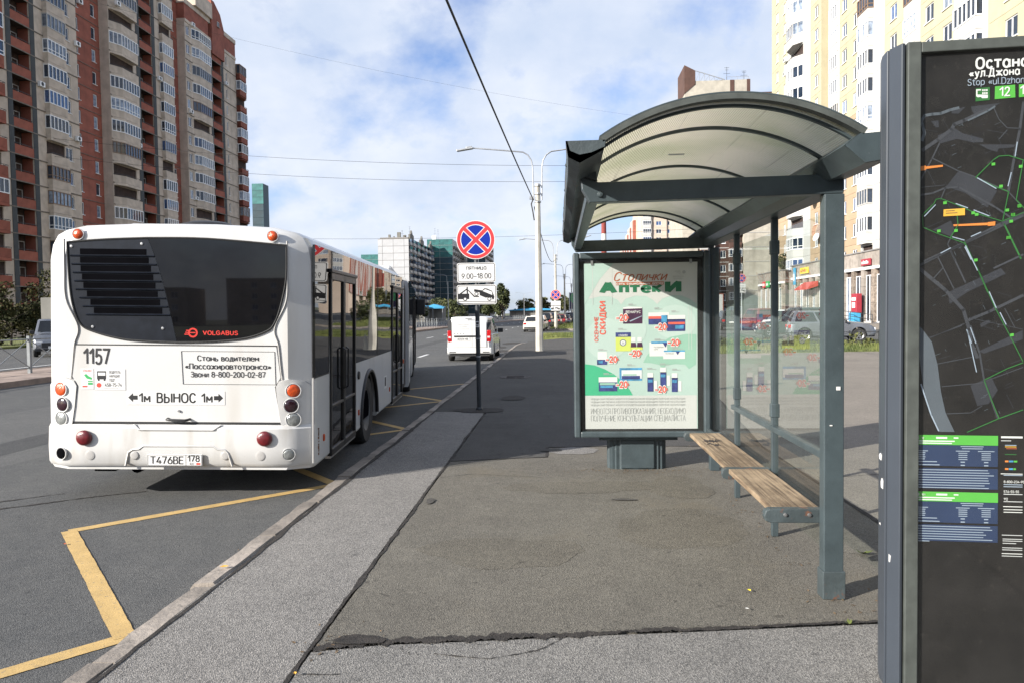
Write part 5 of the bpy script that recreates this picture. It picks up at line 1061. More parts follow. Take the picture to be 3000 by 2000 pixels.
sk = MB().box(-0.905,-0.785,YF-0.0008,YF,1.068,1.265).build('thanks_sticker', 'print_white', BUS)
text('sticker_text', 'СПАСИБО', 0.026, (-0.845,YF-0.0022,1.236), FRONT, 'print_red', sk, sx=0.8)
MB().poly([(-0.875,YF-0.0022,1.205),(-0.855,YF-0.0022,1.215),(-0.835,YF-0.0022,1.195),(-0.80,YF-0.0022,1.178),(-0.805,YF-0.0022,1.160),(-0.85,YF-0.0022,1.172)]).build('green_mark', 'print_green', sk)
MB().box(-0.838,-0.795,YF-0.0022,YF-0.0014,1.112,1.132).box(-0.838,-0.795,YF-0.0022,YF-0.0014,1.140,1.15).build('green_mark', 'print_green', sk); MB().box(-0.89,-0.845,YF-0.0022,YF-0.0014,1.088,1.102).build('red_mark', 'print_red', sk)
sk = MB().box(-0.778,-0.485,YF-0.0008,YF,1.062,1.262).build('complaint_sticker', 'print_white', BUS)
mb = MB(); mb.box(-0.752,-0.668,YF-0.0022,YF-0.0014,1.165,1.200).box(-0.752,-0.668,YF-0.0022,YF-0.0014,1.230,1.242).box(-0.745,-0.73,YF-0.0022,YF-0.0014,1.150,1.166).box(-0.69,-0.675,YF-0.0022,YF-0.0014,1.150,1.166).box(-0.752,-0.746,YF-0.0022,YF-0.0014,1.2,1.231).box(-0.674,-0.668,YF-0.0022,YF-0.0014,1.2,1.231); mb.build('bus_pictogram', 'print_black', sk)
for s_, z in (('ВОДИТЕЛЬ',1.222),('НАРУШИЛ',1.184),('ПДД?',1.146)): text('sticker_text', s_, 0.032, (-0.635,YF-0.0022,z), FRONT, 'print_black', sk, align='LEFT', sx=0.75)
text('sticker_text', '458-75-74', 0.042, (-0.60,YF-0.0022,1.096), FRONT, 'print_black', sk, sx=0.88); MB().lathe([(0,0),(0.022,0)], 16, (-0.735,YF-0.0022,1.108), 'y').build('phone_mark', 'print_red', sk)
MB().box(-0.69,-0.56,YF-0.0022,YF-0.0014,1.078,1.086).build('small_print', 'print_grey', sk)
text('maker_name', 'VOLGABUS', 0.050, (0.415,-0.0095,1.592), FRONT, 'logo_red', rw, width=0.335, th=0.19)
lg = MB(); lg.lathe([(0.030,0),(0.046,0)], 22, (0.155,-0.0095,1.61), 'y')
for k in range(3): lg.box(0.075+k*0.008,0.118,-0.0097,-0.0095,1.590+k*0.018,1.600+k*0.018)
lg.box(0.125,0.18,-0.0097,-0.0095,1.606,1.616); lg.build('maker_emblem', 'logo_red', rw)
# ---- right side: windows, doors, wheel, trim
XS = HW+0.004
def sbox(name, y0, y1, z0, z1, m, dx=0.006, parent=BUS, bevel=None): return MB().box(HW-0.02,HW+dx,y0,y1,z0,z1).build(name, m, parent, bevel=bevel)
sbox('side_window', 0.10, 0.70, 1.19, 2.47, 'bus_side_glass', 0.004)
sbox('side_window', 2.14, 3.88, 1.185, 2.47, 'bus_side_glass', 0.004); sbox('side_window', 3.89, 5.32, 1.185, 2.47, 'bus_side_glass', 0.004)
sbox('side_window', 0.72, 2.12, 2.26, 2.47, 'bus_side_glass', 0.003); sbox('side_window', 5.34, 6.70, 2.26, 2.47, 'bus_side_glass', 0.003)
sbox('pillar_strip', 3.872, 3.898, 1.185, 2.47, 'black_plastic', 0.007)
def door(y0, y1):
    d = sbox('door', y0, y1, 0.29, 2.24, 'bus_side_glass', 0.002); ym = (y0+y1)/2
    mb = MB()
    for a, b, c, e in ((y0,y0+0.045,0.29,2.24),(y1-0.045,y1,0.29,2.24),(ym-0.05,ym-0.008,0.29,2.24),(ym+0.008,ym+0.05,0.29,2.24),(y0,ym,0.29,0.36),(ym,y1,0.29,0.36),(y0,y1,2.16,2.24),(y0+0.045,ym-0.05,0.80,0.83),(ym+0.05,y1-0.045,0.80,0.83)): mb.box(HW-0.01,HW+0.022,a,b,c,e)
    mb.build('door_frame', 'black_plastic', d, bevel=0.006)
    MB().box(HW-0.01,HW+0.035,y0-0.03,y1+0.03,2.235,2.275).build('rain_gutter', 'black_plastic', d, bevel=0.008)
    for yy in (ym-0.09, ym+0.09): MB().tube([(HW+0.015,yy,0.95),(HW+0.045,yy,0.97),(HW+0.045,yy,1.4),(HW+0.015,yy,1.42)], 0.011, 6).build('grab_bar', 'black_plastic', d)
    MB().box(HW-0.05,HW+0.012,y0,y1,0.265,0.29).build('door_sill', 'metal_grey', d)
door(0.74, 2.11); door(5.36, 6.69)
mb = MB(); a = [(3.18+0.66*math.cos(t), 0.36+0.66*math.sin(t)) for t in [math.pi*i/20 for i in range(21)]]
mb.tube([(HW+0.006, y, z) for y, z in a], 0.028, 6); mb.build('wheel_arch', 'black_plastic', BUS, smooth=60)
MB().box(-1.2,HW-0.05,2.45,3.92,0.36,1.06).build('wheel_well', 'grille_matt', BUS); 
def wheel(y, s, par=BUS):
    x = s*1.12; w_ = MB().lathe([(0.29,-0.13),(0.44,-0.145),(0.475,-0.11),(0.485,0),(0.475,0.11),(0.44,0.145),(0.29,0.13)], 32, (0,0,0), 'x').build('wheel', 'tyre', par, smooth=50, loc=(x, y, 0.475))
    MB().lathe([(0,s*0.06),(0.10,s*0.06),(0.12,s*0.02),(0.20,s*0.015),(0.25,s*0.10),(0.295,s*0.13)], 24, (0,0,0), 'x').build('rim', 'rim_dark', w_, smooth=40)
    for k in range(10): t = 2*math.pi*k/10; MB().lathe([(0,s*0.045),(0.012,s*0.045),(0.013,s*0.01)], 6, (0,0.155*math.cos(t),0.155*math.sin(t)), 'x').build('wheel_nut', 'metal_grey', w_)
    return w_
wheel(3.18, 1); wheel(3.18, -1)
for y, z in ((0.46,0.54),(2.38,0.54),(5.12,0.56)): MB().box(HW,HW+0.014,y-0.022,y+0.022,z-0.035,z+0.035).build('side_reflector', 'lamp_orange', BUS, bevel=0.004)
sbox('fuel_flap', 4.55, 4.80, 0.62, 0.82, 'print_white', 0.003); MB().box(HW+0.002,HW+0.006,4.60,4.72,0.66,0.80).build('priority_sticker', 'print_black', BUS)
MB().lathe([(0,0.02),(0.05,0.02),(0.055,0)], 14, (HW,2.36,1.02), 'x').build('filler_cap', 'black_plastic', BUS)
MB().box(HW-0.01,HW+0.004,0.03,0.045,0.36,1.185).build('panel_gap', 'bus_groove', BUS); MB().box(HW-0.01,HW+0.003,0.05,0.70,1.176,1.19).build('panel_gap', 'seam_black', BUS)
mb = MB()
for k in range(9): z = 0.40+k*0.032; mb.box(1.268,1.290,0.235+0.012*math.sin(k*2.1),0.262,z,z+0.022+0.01*math.sin(k*1.3))
mb.build('scrape', 'rust', BUS)
# left side: windows for the mirror image of the body
MB().box(-HW-0.004,-HW+0.02,0.4,6.6,1.19,2.47).build('left_windows', 'bus_side_glass', BUS)
# roof: hatch and air conditioning box
hb = MB(); hb.lathe([(0.34,0),(0.34,0.03),(0.30,0.09),(0.18,0.125),(0,0.13)], 28, (-0.05,0.95,TOP+0.045)); hb.build('roof_hatch', 'black_plastic', BUS, smooth=50)
MB().box(-0.62,0.0,0.35,2.0,TOP+0.02,TOP+0.085).build('roof_fairing', 'bus_white', BUS, bevel=0.03)
MB().box(-1.0,1.0,0.4,6.4,0.32,0.5).build('underbody', 'grille_matt', BUS); MB().box(-0.82,-0.62,0.05,0.4,0.27,0.33).build('exhaust_bracket', 'grille_matt', BUS)
MB().tube([(-0.42,0.06,0.31),(-0.42,0.5,0.33)], 0.06, 12).build('exhaust_pipe', 'grille_matt', BUS)
# bellows
bl = MB(); rings = []
for i in range(23):
    y = 6.74+1.30*i/22; o_ = 0.0 if i % 2 else 0.055; tw = (y-6.74)/1.3; sh = -0.06*tw*tw
    rings.append([(x+sh, yy, z) for x, yy, z in ring(y, HW-0.03-o_, 0.34+o_, TOP-0.02-o_)])
bl.loft(rings); bl.build('bellows', 'bellows', BUS)
MB().tube([(HW-0.0,6.76,0.5),(HW-0.0,6.76,2.4)], 0.03, 6).build('bellows_frame', 'bus_white', BUS)
MB().box(HW+0.0,HW+0.035,6.72,6.80,0.88,0.96).build('side_reflector', 'lamp_orange', BUS, bevel=0.006)
# front section, turned slightly to the left at the joint (its parts share one frame)
FA = R(5.3); FO = Vector((-0.03, 8.02, 0))
def fr_(p): x, y, z = p; return (FO.x + x*math.cos(FA) - y*math.sin(FA), FO.y + x*math.sin(FA) + y*math.cos(FA), z)
class FB_(MB):
    def mesh(s, n, m): s.v = [fr_(p) for p in s.v]; return MB.mesh(s, n, m)
LN = 8.4; wf = [1.9, 5.9]
stf = sorted(set([0,0.05]+[round(0.3*i,2) for i in range(1,27)]+[round(w_-0.7+0.05*i,2) for w_ in wf for i in range(29)]+[8.0,8.13,8.25,8.34,LN]))
fb = FB_(); fb.loft([ring(y, half(LN-y), zlow(y, wf)) for y in stf]); fb.build('front_body', 'bus_white', BUS, smooth=32)
for y0, y1 in ((0.15,1.3),(2.75,3.78),(5.25,6.6)): FB_().box(HW-0.02,HW+0.004,y0,y1,1.185,2.47).build('side_window', 'bus_side_glass', BUS)
for y0, y1 in ((1.35,2.7),(3.82,5.2),(6.65,7.9)):
    FB_().box(HW-0.02,HW+0.004,y0,y1,0.3 if y0 > 3 else 1.185,2.47).build('door' if y0 > 3 else 'side_window', 'bus_side_glass', BUS)
    if y0 > 3:
        mb = FB_(); ym = (y0+y1)/2
        for a in (y0, ym-0.03, ym, y1-0.03): mb.box(HW-0.01,HW+0.02,a,a+0.03,0.3,2.24)
        mb.build('door_frame', 'black_plastic', BUS)
for yw in wf:
    FB_().box(-1.2,HW-0.05,yw-0.72,yw+0.72,0.36,1.06).build('wheel_well', 'grille_matt', BUS)
    for s in (-1, 1):
        w_ = wheel(0, s); w_.location = fr_((s*1.12, yw, 0.475)); w_.rotation_euler = (0, 0, FA)
FB_().box(-HW-0.004,-HW+0.02,0.4,7.8,1.19,2.47).build('left_windows', 'bus_side_glass', BUS)
FB_().box(-1.0,1.0,0.1,7.9,0.30,0.5).build('underbody', 'grille_matt', BUS)
FB_().box(HW+0.02,HW+0.30,7.85,8.05,1.75,2.25).build('mirror', 'black_plastic', BUS, bevel=0.03)
FB_().bar((HW-0.1,8.0,2.45),(HW+0.15,7.95,2.2),0.04).build('mirror_arm', 'black_plastic', BUS)
FB_().box(-0.9,0.9,0.6,3.6,TOP+0.03,TOP+0.22).build('air_conditioning', 'bus_white', BUS, bevel=0.06)
# ---------------------------------------------------------------- bus shelter (local = world axes)
SH = tag(empty('bus_shelter', (1.52, 4.25, ZP)), 'dark grey steel bus shelter with arched translucent roof and glass back', 'shelter')
SHO = Vector((1.52, 4.25, ZP))
class SB(MB):
    def mesh(s, n, m): s.v = [(p[0]-SHO.x, p[1]-SHO.y, p[2]-SHO.z) for p in s.v]; return MB.mesh(s, n, m)
XP0, XP1 = 1.47, 1.58
SB().box(XP0,XP1,4.212,4.288,ZP,2.384).build('post', 'shelter_paint', SH, bevel=0.006)
SB().box(XP0-0.008,XP1+0.008,4.202,4.298,ZP,ZP+0.16).build('post_foot', 'shelter_paint_rusty', SH, bevel=0.006)
SB().box(1.525,1.62,7.61,7.70,ZP,2.384).build('post', 'shelter_paint', SH, bevel=0.006)
for y in (5.40, 6.52):
    SB().box(1.515,1.560,y-0.02,y+0.02,ZP,2.42).build('mullion', 'shelter_paint', SH, bevel=0.004)
    for z in (2.14, 0.98): SB().box(1.507,1.568,y-0.025,y+0.025,z,z+0.10).build('glass_clip', 'shelter_paint', SH, bevel=0.006)
# portal beams with gusset ends
for y in (4.21, 7.61):
    g = SB().prism([(0.13,2.512),(0.23,2.478),(1.575,2.492),(1.575,2.385),(0.18,2.365),(0.138,2.44)], y, y+0.08, 'y').build('cross_beam', 'shelter_paint', SH, bevel=0.005)
    mb = SB(); mb.lathe([(0,-0.016),(0.014,-0.013),(0.019,0)], 14, (0.24,y-0.001,2.408), 'y'); mb.build('bolt', 'shelter_paint', g)
    SB().prism([(1.42,2.493),(1.56,2.493),(1.56,2.60),(1.50,2.60)], y+0.005, y+0.075, 'y').build('strut', 'shelter_paint', SH, bevel=0.004)
    SB().prism([(0.145,2.513),(0.225,2.485),(0.215,2.57),(0.15,2.57)], y+0.005, y+0.075, 'y').build('strut', 'shelter_paint', SH, bevel=0.004)
SB().box(XP0-0.01,XP1+0.02,4.3,7.60,2.40,2.545).build('rear_beam', 'shelter_paint', SH, bevel=0.006)
SB().box(0.165,0.235,4.292,7.608,2.385,2.455).build('front_beam', 'shelter_paint', SH, bevel=0.006)
# sheet-metal fascia gutters on both eaves
for nm, x0, x1 in (('fascia', 0.05, 0.26), ('gutter', 1.50, 1.745)):
    if nm == 'fascia': pr = [(0.045,2.595),(0.055,2.515),(0.11,2.49),(0.235,2.545),(0.24,2.597)]
    else: pr = [(1.385,2.535),(1.455,2.59),(1.66,2.60),(1.66,2.53),(1.60,2.47),(1.48,2.45)]
    y0 = 3.70; mb = SB(); rings = []
    rnd = random.Random(3)
    for i in range(12):
        y = y0+(8.04-y0)*i/11; rings.append([(x+rnd.uniform(-.005,.005), y, z+rnd.uniform(-.005,.005)) for x, z in pr])
    mb.loft(rings, caps=False); mb.build(nm, 'shelter_paint_rusty' if nm == 'fascia' else 'shelter_paint', SH)
    cp = [(x, z) for x, z in pr]
    if nm == 'fascia': SB().prism([(0.052,2.593),(0.065,2.545),(0.11,2.525),(0.17,2.535),(0.235,2.562),(0.238,2.594)], 3.69, 3.70, 'y').build('end_cap', 'shelter_paint_rusty', SH)
    else: SB().prism(cp, 3.69, 3.70, 'y').build('end_cap', 'shelter_paint', SH)
for i in range(5): SB().lathe([(0,0.0),(0.010,0.004),(0.012,0.012)], 8, (0.043,4.2+i*0.85,2.575), 'x').build('rivet', 'shelter_paint_rusty', SH)
# arched roof
XA, XB, ZB, RISE = 0.225, 1.475, 2.590, 0.190
span = XB-XA; RR = ((span/2)**2+RISE**2)/(2*RISE); th0 = math.asin(span/2/RR); XC = (XA+XB)/2; ZC = ZB+RISE-RR
def arc(t, off=0.0): a = -th0+2*th0*t; return (XC+(RR+off)*math.sin(a), ZC+(RR+off)*math.cos(a))
mb = SB(); n = 110
for i in range(n):                                            # multiwall sheet: fine flutes run along the shelter
    a, b = arc(i/n), arc((i+0.82)/n, 0); c = arc((i+1)/n); g = arc((i+0.91)/n, -0.004)
    for p, q in ((a, b), (b, g), (g, c)): mb.quad((p[0],3.72,p[1]),(q[0],3.72,q[1]),(q[0],8.04,q[1]),(p[0],8.04,p[1]))
mb.build('roof_sheet', 'polycarbonate', SH)
def rib(y, w_, h, m, name, lift=0.0):
    mb = SB(); rings = []
    for i in range(41):
        t = i/40; p = arc(t, lift); q = arc(t, lift-h); rings.append([(p[0],y-w_/2,p[1]),(p[0],y+w_/2,p[1]),(q[0],y+w_/2,q[1]),(q[0],y-w_/2,q[1])])
    mb.loft(rings); mb.build(name, m, SH)
for y in (4.24, 5.32, 6.45, 7.62): rib(y, 0.028, 0.015, 'shelter_paint', 'roof_rib', -0.005)
rib(3.80, 0.026, 0.013, 'shelter_paint', 'roof_rib', -0.005); rib(7.98, 0.03, 0.014, 'shelter_paint', 'roof_rib', -0.005)
rib(3.715, 0.05, 0.028, 'glazing_bead', 'edge_profile', 0.022); rib(8.03, 0.05, 0.022, 'glazing_bead', 'edge_profile', 0.02)
rib(3.74, 0.10, 0.006, 'shelter_paint', 'edge_trim', 0.029)
# glass back
for y0, y1 in ((4.31,5.38),(5.42,6.50),(6.54,7.60)):
    SB().quad((1.538,y0,0.34),(1.538,y1,0.34),(1.538,y1,2.30),(1.538,y0,2.30)).build('glass_pane', 'shelter_glass', SH)
SB().box(1.505,1.55,4.30,6.62,0.885,0.925).build('rail', 'shelter_paint', SH, bevel=0.004)
# flyposting scraps on the post
for x, z, w_, h in ((1.535,1.30,0.022,0.02),(1.50,1.10,0.014,0.006)): SB().box(x,x+w_,4.207,4.2095,z,z+h).build('paper_scrap', 'print_white', SH)
SB().box(0.70,0.80,4.75,4.79,2.735,2.737).build('sheet_scar', 'print_white', SH)
# ---------------------------------------------------------------- bench under the glass
BN = tag(empty('bench', (1.35, 5.7, ZP)), 'wooden bench with two worn plank seats on grey brackets inside the shelter', 'bench')
BNO = Vector((1.35, 5.7, ZP))
class BB_(MB):
    def mesh(s, n, m): s.v = [(p[0]-BNO.x, p[1]-BNO.y, p[2]-BNO.z) for p in s.v]; return MB.mesh(s, n, m)
ZS = 0.605
for y0, y1 in ((4.365,5.415),(5.485,7.02)):
    mb = BB_(); mb.box(1.215,1.495,y0,y1,ZS-0.035,ZS); s_ = mb.build('seat', 'bench_wood', BN, bevel=0.005)
gr = BB_(); rnd = random.Random(5)
for i in range(16):
    x, y = 1.28+rnd.random()*0.13, 6.30+rnd.random()*0.30; p = [(x, y, ZS+0.002)]
    for k in range(5): x += rnd.uniform(-.03,.03); y += rnd.uniform(-.05,.05); p.append((x, y, ZS+0.002))
    gr.tube(p, 0.0025, 4)
gr.build('scribble', 'graffiti', BN)
for y in (4.33, 5.45, 7.05):
    pr = [(1.515,ZS-0.078),(1.515,ZS+0.002),(1.20,ZS+0.002),(1.176,ZS-0.008),(1.165,ZS-0.038),(1.176,ZS-0.068),(1.20,ZS-0.078)]
    b_ = BB_().prism(pr, y-0.03, y+0.03, 'y').build('bracket', 'shelter_paint_rusty', BN, bevel=0.005)
    for x in (1.285, 1.42): BB_().lathe([(0,-0.010),(0.009,-0.009),(0.012,0)], 10, (x,y-0.03,ZS-0.03), 'y').build('bolt', 'metal_grey', b_)
BB_().box(1.478,1.512,4.292,7.606,ZS-0.085,ZS-0.04).build('back_rail', 'shelter_paint_rusty', BN, bevel=0.004)
# ---------------------------------------------------------------- poster case at the far end
AD = tag(empty('poster_case', (0.85, 7.62, ZP)), 'upright illuminated advertising case with a green pharmacy poster on a ribbed pedestal', 'advertisement')
ADO = Vector((0.85, 7.62, ZP))
class AB(MB):
    def mesh(s, n, m): s.v = [(p[0]-ADO.x, p[1]-ADO.y, p[2]-ADO.z) for p in s.v]; return MB.mesh(s, n, m)
X0, X1, Za, Zb, YA = 0.148, 1.515, 0.475, 2.348, 7.535
AB().box(X0+0.02,X1-0.02,YA+0.05,YA+0.24,Za+0.02,Zb-0.02).build('cabinet', 'box_inside', AD)
t = 0.062
for nm, b in (('frame_side',(X0,X0+t,YA,YA+0.26,Za,Zb)),('frame_side',(X1-t,X1,YA,YA+0.26,Za,Zb)),('frame_rail',(X0+t,X1-t,YA+0.002,YA+0.258,Zb-t,Zb)),('frame_rail',(X0+t,X1-t,YA+0.002,YA+0.258,Za,Za+t))): AB().box(*b).build(nm, 'shelter_paint', AD, bevel=0.014)
AB().quad((X0+t,YA+0.02,Za+t),(X1-t,YA+0.02,Za+t),(X1-t,YA+0.02,Zb-t),(X0+t,YA+0.02,Zb-t)).build('cover_glass', 'cover_glass', AD)
PX0, PX1, PZ0, PZ1 = 0.258, 1.395, 0.560, 2.240
YP = YA+0.045
po = AB().box(PX0,PX1,YP-0.0008,YP+0.0008,PZ0,PZ1).build('poster', 'po_pale', AD)
def q(px_, py_): return (PX0+(px_-103)/992*(PX1-PX0), PZ1-(py_-38)/1457*(PZ1-PZ0))
lay = [0]
def pp(m, pts, name='print_shape', lv=1):
    mb = AB(); mb.poly([(q(*p)[0], YP-0.0008-0.0007*lv, q(*p)[1]) for p in pts]); return mb.build(name, m, po)
def pt(s_, m, px_, py_, size, sx=1.0, bold=0.0, lv=5, align='CENTER', shear=0.0, rot=FRONT, space=1.0, width=None, th=None):
    x, z = q(px_, py_); return text('print_text', s_, size, (x-ADO.x, YP-0.0008-0.0007*lv-ADO.y, z-ADO.z), rot, m, po, align, sx, bold, shear, space, width, th)
def circ(cx, cy, rx, ry_, a0=0, a1=360, n=28): return [(cx+rx*math.cos(R(a0+(a1-a0)*i/n)), cy+ry_*math.sin(R(a0+(a1-a0)*i/n))) for i in range(n+1)]
pp('po_paper', [(103,38),(365,38),(240,180),(150,330),(122,372)]+[(140,350),(250,325),(340,330),(400,360),(430,400)]+[(470,350),(560,325),(650,330),(710,365),(745,402)]+[(790,355),(880,325),(960,330),(1030,360),(1090,405),(1097,38)], lv=1)
pp('po_pale', [(103,38),(365,38),(240,180),(150,330),(122,372),(103,400)], lv=2)
pp('po_pale2', circ(300,700,190,180), lv=1.3); pp('po_pale2', circ(500,620,150,150), lv=1.5); pp('po_pale2', circ(900,560,180,150), lv=1.3)
pp('po_mid', [(620,910),(650,850),(740,760),(860,690),(1000,665),(1085,668),(1080,930),(1020,970),(985,930),(900,925),(820,935),(790,970),(760,930),(690,915)], lv=1.8)
pp('po_green', [(103,918),(190,930),(280,965),(360,1010),(440,1080),(500,1150),(525,1197),(103,1197)], lv=2)
pp('po_paper', [(103,1200),(1087,1200),(1087,1495),(103,1495)], lv=2)
for a in (180, 350, 1045, 1020):                              # rain lines
    pp('po_paper', [(a-2,60 if a < 400 else 420),(a+2,60 if a < 400 else 420),(a+2,400 if a < 400 else 800),(a-2,400 if a < 400 else 800)], lv=3)
pt('Столички', 'po_brown', 590, 193, 0.118, shear=0.3, width=0.53, th=0.11)
pp('po_brown', [(385,205),(805,205),(805,232),(385,232)], lv=4); pt('сеть социальных аптек', 'print_white', 595, 227, 0.030, width=0.475, th=0.17)
pt('А', 'po_darkgreen', 315, 294, 0.140, width=0.185, th=0.30); pt('птек', 'po_darkgreen', 598, 294, 0.118, width=0.43, th=0.26); pt('И', 'po_darkgreen', 885, 294, 0.140, width=0.165, th=0.30)
pt('*115', 'po_grey', 925, 136, 0.036); pp('po_grey', circ(980,125,15,15), lv=4); pt('(812) 318-46-14', 'po_grey', 930, 168, 0.017); pt('www.stolichki.ru', 'po_grey', 930, 186, 0.016)
UPW = (math.pi/2, R(-90), 0)
pt('ОСЕННИЕ', 'po_coral', 222, 615, 0.046, rot=UPW, width=0.25, th=0.18); pt('СКИДКИ', 'po_coral', 288, 515, 0.075, rot=UPW, width=0.34, th=0.20)
def pack(pts, m, lv=3): return pp(m, pts, 'print_shape', lv)
def rect(a, b, c, d): return [(a,b),(c,b),(c,d),(a,d)]
pack(rect(445,430,615,570),'po_purple'); pack([(445,428),(490,420),(612,426),(612,436),(445,440)],'print_white',4); pt('ВЕНАРУС','print_white',535,478,0.034,width=0.15,th=0.15)
pack([(500,545),(560,520),(612,500),(612,506),(560,530),(510,552)],'ks_pale',4)
pack(rect(668,475,848,515),'print_white'); pack(rect(668,512,830,580),'po_navy'); pack(rect(668,508,780,530),'po_coral',4); pack(rect(780,500,835,560),'po_blue',4)
pack(rect(830,500,990,540),'print_white',4); pack(rect(830,535,988,640),'po_navy',4); pack(rect(840,560,985,580),'po_coral',5); pack(rect(900,590,975,620),'po_blue',5)
pack(rect(378,645,512,808),'po_lime'); pack(rect(378,645,512,685),'po_navy',4); pt('СЛАБИЛЕН','print_white',445,678,0.022,0.9,0.01); pack(circ(443,735,28,28),'po_navy',4); pack(circ(443,735,22,22),'print_white',5); pt('26','po_navy',443,745,0.024,lv=6)
for a in (510, 565): pack(rect(a+5,690,a+42,730),'print_white'); pack([(a,775),(a+4,735),(a+44,735),(a+50,775)],'po_purple',4)
pack(rect(510,772,615,798),'po_lime',3)
pack(rect(675,735,830,855),'print_white'); pack(rect(690,728,830,745),'po_blue',4); pack([(790,738),(835,738),(815,780)],'po_navy',5); pt('ПОСТЕРИЗАН','po_grey',755,782,0.020,0.9,lv=6); pt('ФОРТЕ','po_grey',730,800,0.018,0.9,lv=6)
pack(rect(795,812,985,880),'print_white',4); pack(rect(800,805,985,818),'po_blue',5); pack([(905,815),(940,815),(920,845)],'po_navy',6); pt('ПОСТЕРИЗАН','po_grey',850,838,0.018,0.85,lv=6)
pack(rect(218,812,300,900),'print_white'); pack(rect(212,880,300,925),'po_navy',4); pack(rect(225,890,262,912),'po_blue',5)
pack(rect(410,955,608,1068),'po_blue',3); pack(rect(428,975,606,1050),'print_white',4); pack(rect(430,1025,590,1055),'po_navy',5); pack(rect(440,1010,560,1022),'po_mid',5)
pack(rect(225,1035,390,1090),'print_white',4); pack(rect(225,1080,388,1160),'po_navy',5); pack(rect(235,1085,370,1105),'po_mid',6); pack(rect(240,1110,350,1130),'po_blue',6)
for a, b in ((655,1000),(768,955),(868,1005)): pack(rect(a,b,a+50,b+45),'print_white',4); pack(rect(a,b+40,a+52,b+165),'po_navy',4); pack(rect(a+5,b+60,a+45,b+85),'po_blue',5); pack(rect(a+58,b+70,a+85,b+160),'print_white',4)
for a, b in ((435,520),(775,605),(545,832),(885,740),(340,882),(430,1105),(770,1150)):
    pt('-20', 'print_white', a-2, b+22, 0.082, width=0.125, th=0.50, lv=7); pt('-20', 'po_coral', a, b+21, 0.078, width=0.115, th=0.24, lv=8); pt('%', 'po_coral', a+55, b+4, 0.030, 1.0, 0.010, lv=8)
for a, b, w_ in ((492,395,70),(720,432,70),(868,460,70),(400,608,75),(720,704,90),(875,782,90),(222,785,80),(478,922,70),(268,1000,85),(652,955,80),(768,918,80),(872,965,75)):
    pack(rect(a,b,a+w_*0.55,b+7),'po_grey',4); pack(rect(a,b+11,a+w_,b+15),'po_grey',4)
for k in range(3): pt('МЕДИЦИНСКИЙ ПРЕПАРАТ ИМЕЮТСЯ ПРОТИВОПОКАЗАНИЯ НЕОБХОДИМО ПОЛУЧЕНИЕ КОНСУЛЬТАЦИИ', 'po_grey', 570, 1236+k*27, 0.0235, width=0.95)
pt('ИМЕЮТСЯ ПРОТИВОПОКАЗАНИЯ, НЕОБХОДИМО', 'po_grey', 570, 1362, 0.080, width=0.955, th=0.075); pt('ПОЛУЧЕНИЕ КОНСУЛЬТАЦИИ СПЕЦИАЛИСТА', 'po_grey', 570, 1425, 0.080, width=0.955, th=0.075)
for x in (0.34, 1.33): AB().box(x-0.012,x+0.012,YP-0.012,YP-0.003,PZ1-0.015,PZ1+0.03).build('poster_clip', 'metal_grey', AD)
# ribbed pedestal
mb = AB(); pts = []
for i in range(48):
    a = 2*math.pi*i/48; k = 0.012 if i % 2 else 0.0
    ex = lambda v, p: math.copysign(abs(v)**p, v)
    pts.append((0.795+(0.305-k)*ex(math.cos(a), 0.5), 7.80+(0.115-k)*ex(math.sin(a), 0.7)))
mb.prism(pts, ZP, 0.435, 'z'); mb.build('pedestal', 'shelter_paint', AD); AB().box(0.62,0.97,7.675,7.70,ZP+0.01,0.43).build('pedestal_panel', 'shelter_paint', AD, bevel=0.01)
AB().box(0.40,1.20,7.62,7.86,0.435,0.466).build('base_plate', 'shelter_paint', AD, bevel=0.008)
# ---------------------------------------------------------------- information pylon at the right edge
KA = R(-4.4)
KS = tag(empty('information_pylon', (1.436, 3.16, ZP), KA), 'tall dark information pylon with a lit route map at the right edge', 'information board')
ZT = 2.83-ZP
pl_ = [(0,0),(1.22,0),(1.22,0.24),(0.02,0.24),(-0.012,0.225),(-0.03,0.18),(-0.034,0.12),(-0.026,0.06)]
MB().prism([(0.006,0.022),(1.214,0.022),(1.214,0.235),(0.02,0.235),(-0.006,0.215),(-0.02,0.175),(-0.024,0.12),(-0.018,0.06)], 0.0, ZT-0.01, 'z').build('carcass', 'panel_paint', KS)
for (xa, ya, xb, yb_) in ((-0.030,0.168,-0.012,0.238),(-0.038,0.084,-0.033,0.160),(-0.008,0.006,-0.036,0.076)):
    d = Vector((xb-xa, yb_-ya, 0)); nn = Vector((-d.y, d.x, 0)).normalized()*0.016
    p = [(xa,ya),(xb,yb_),(xb-nn.x*-1,yb_-nn.y*-1),(xa-nn.x*-1,ya-nn.y*-1)]
    MB().prism([(a, b) for a, b in p], -0.02, ZT, 'z').build('side_profile', 'panel_paint', KS, bevel=0.004)
fr = MB(); fr.box(-0.004,0.048,-0.008,0.03,0.02,ZT).box(0.048,1.21,-0.0075,0.03,ZT-0.045,ZT-0.002).box(1.17,1.214,-0.008,0.03,0.02,ZT-0.045); fr.build('door_frame', 'glazing_bead', KS, bevel=0.004)
MB().box(0.05,1.17,0.0145,0.018,0.02,ZT-0.046).build('display_sheet', 'ks_black', KS)
ds = KS.children[-1] if False else [c for c in KS.children if c.name.startswith('display_sheet')][0]
MB().quad((0.049,-0.002,0.02),(1.169,-0.002,0.02),(1.169,-0.002,ZT-0.047),(0.049,-0.002,ZT-0.047)).build('cover_glass', 'cover_glass', KS)
def k(u, v): return (0.0013033*u+1.19e-5*v-3.4722, -6.0e-6*u-0.00140386*v+3.02295-ZP)
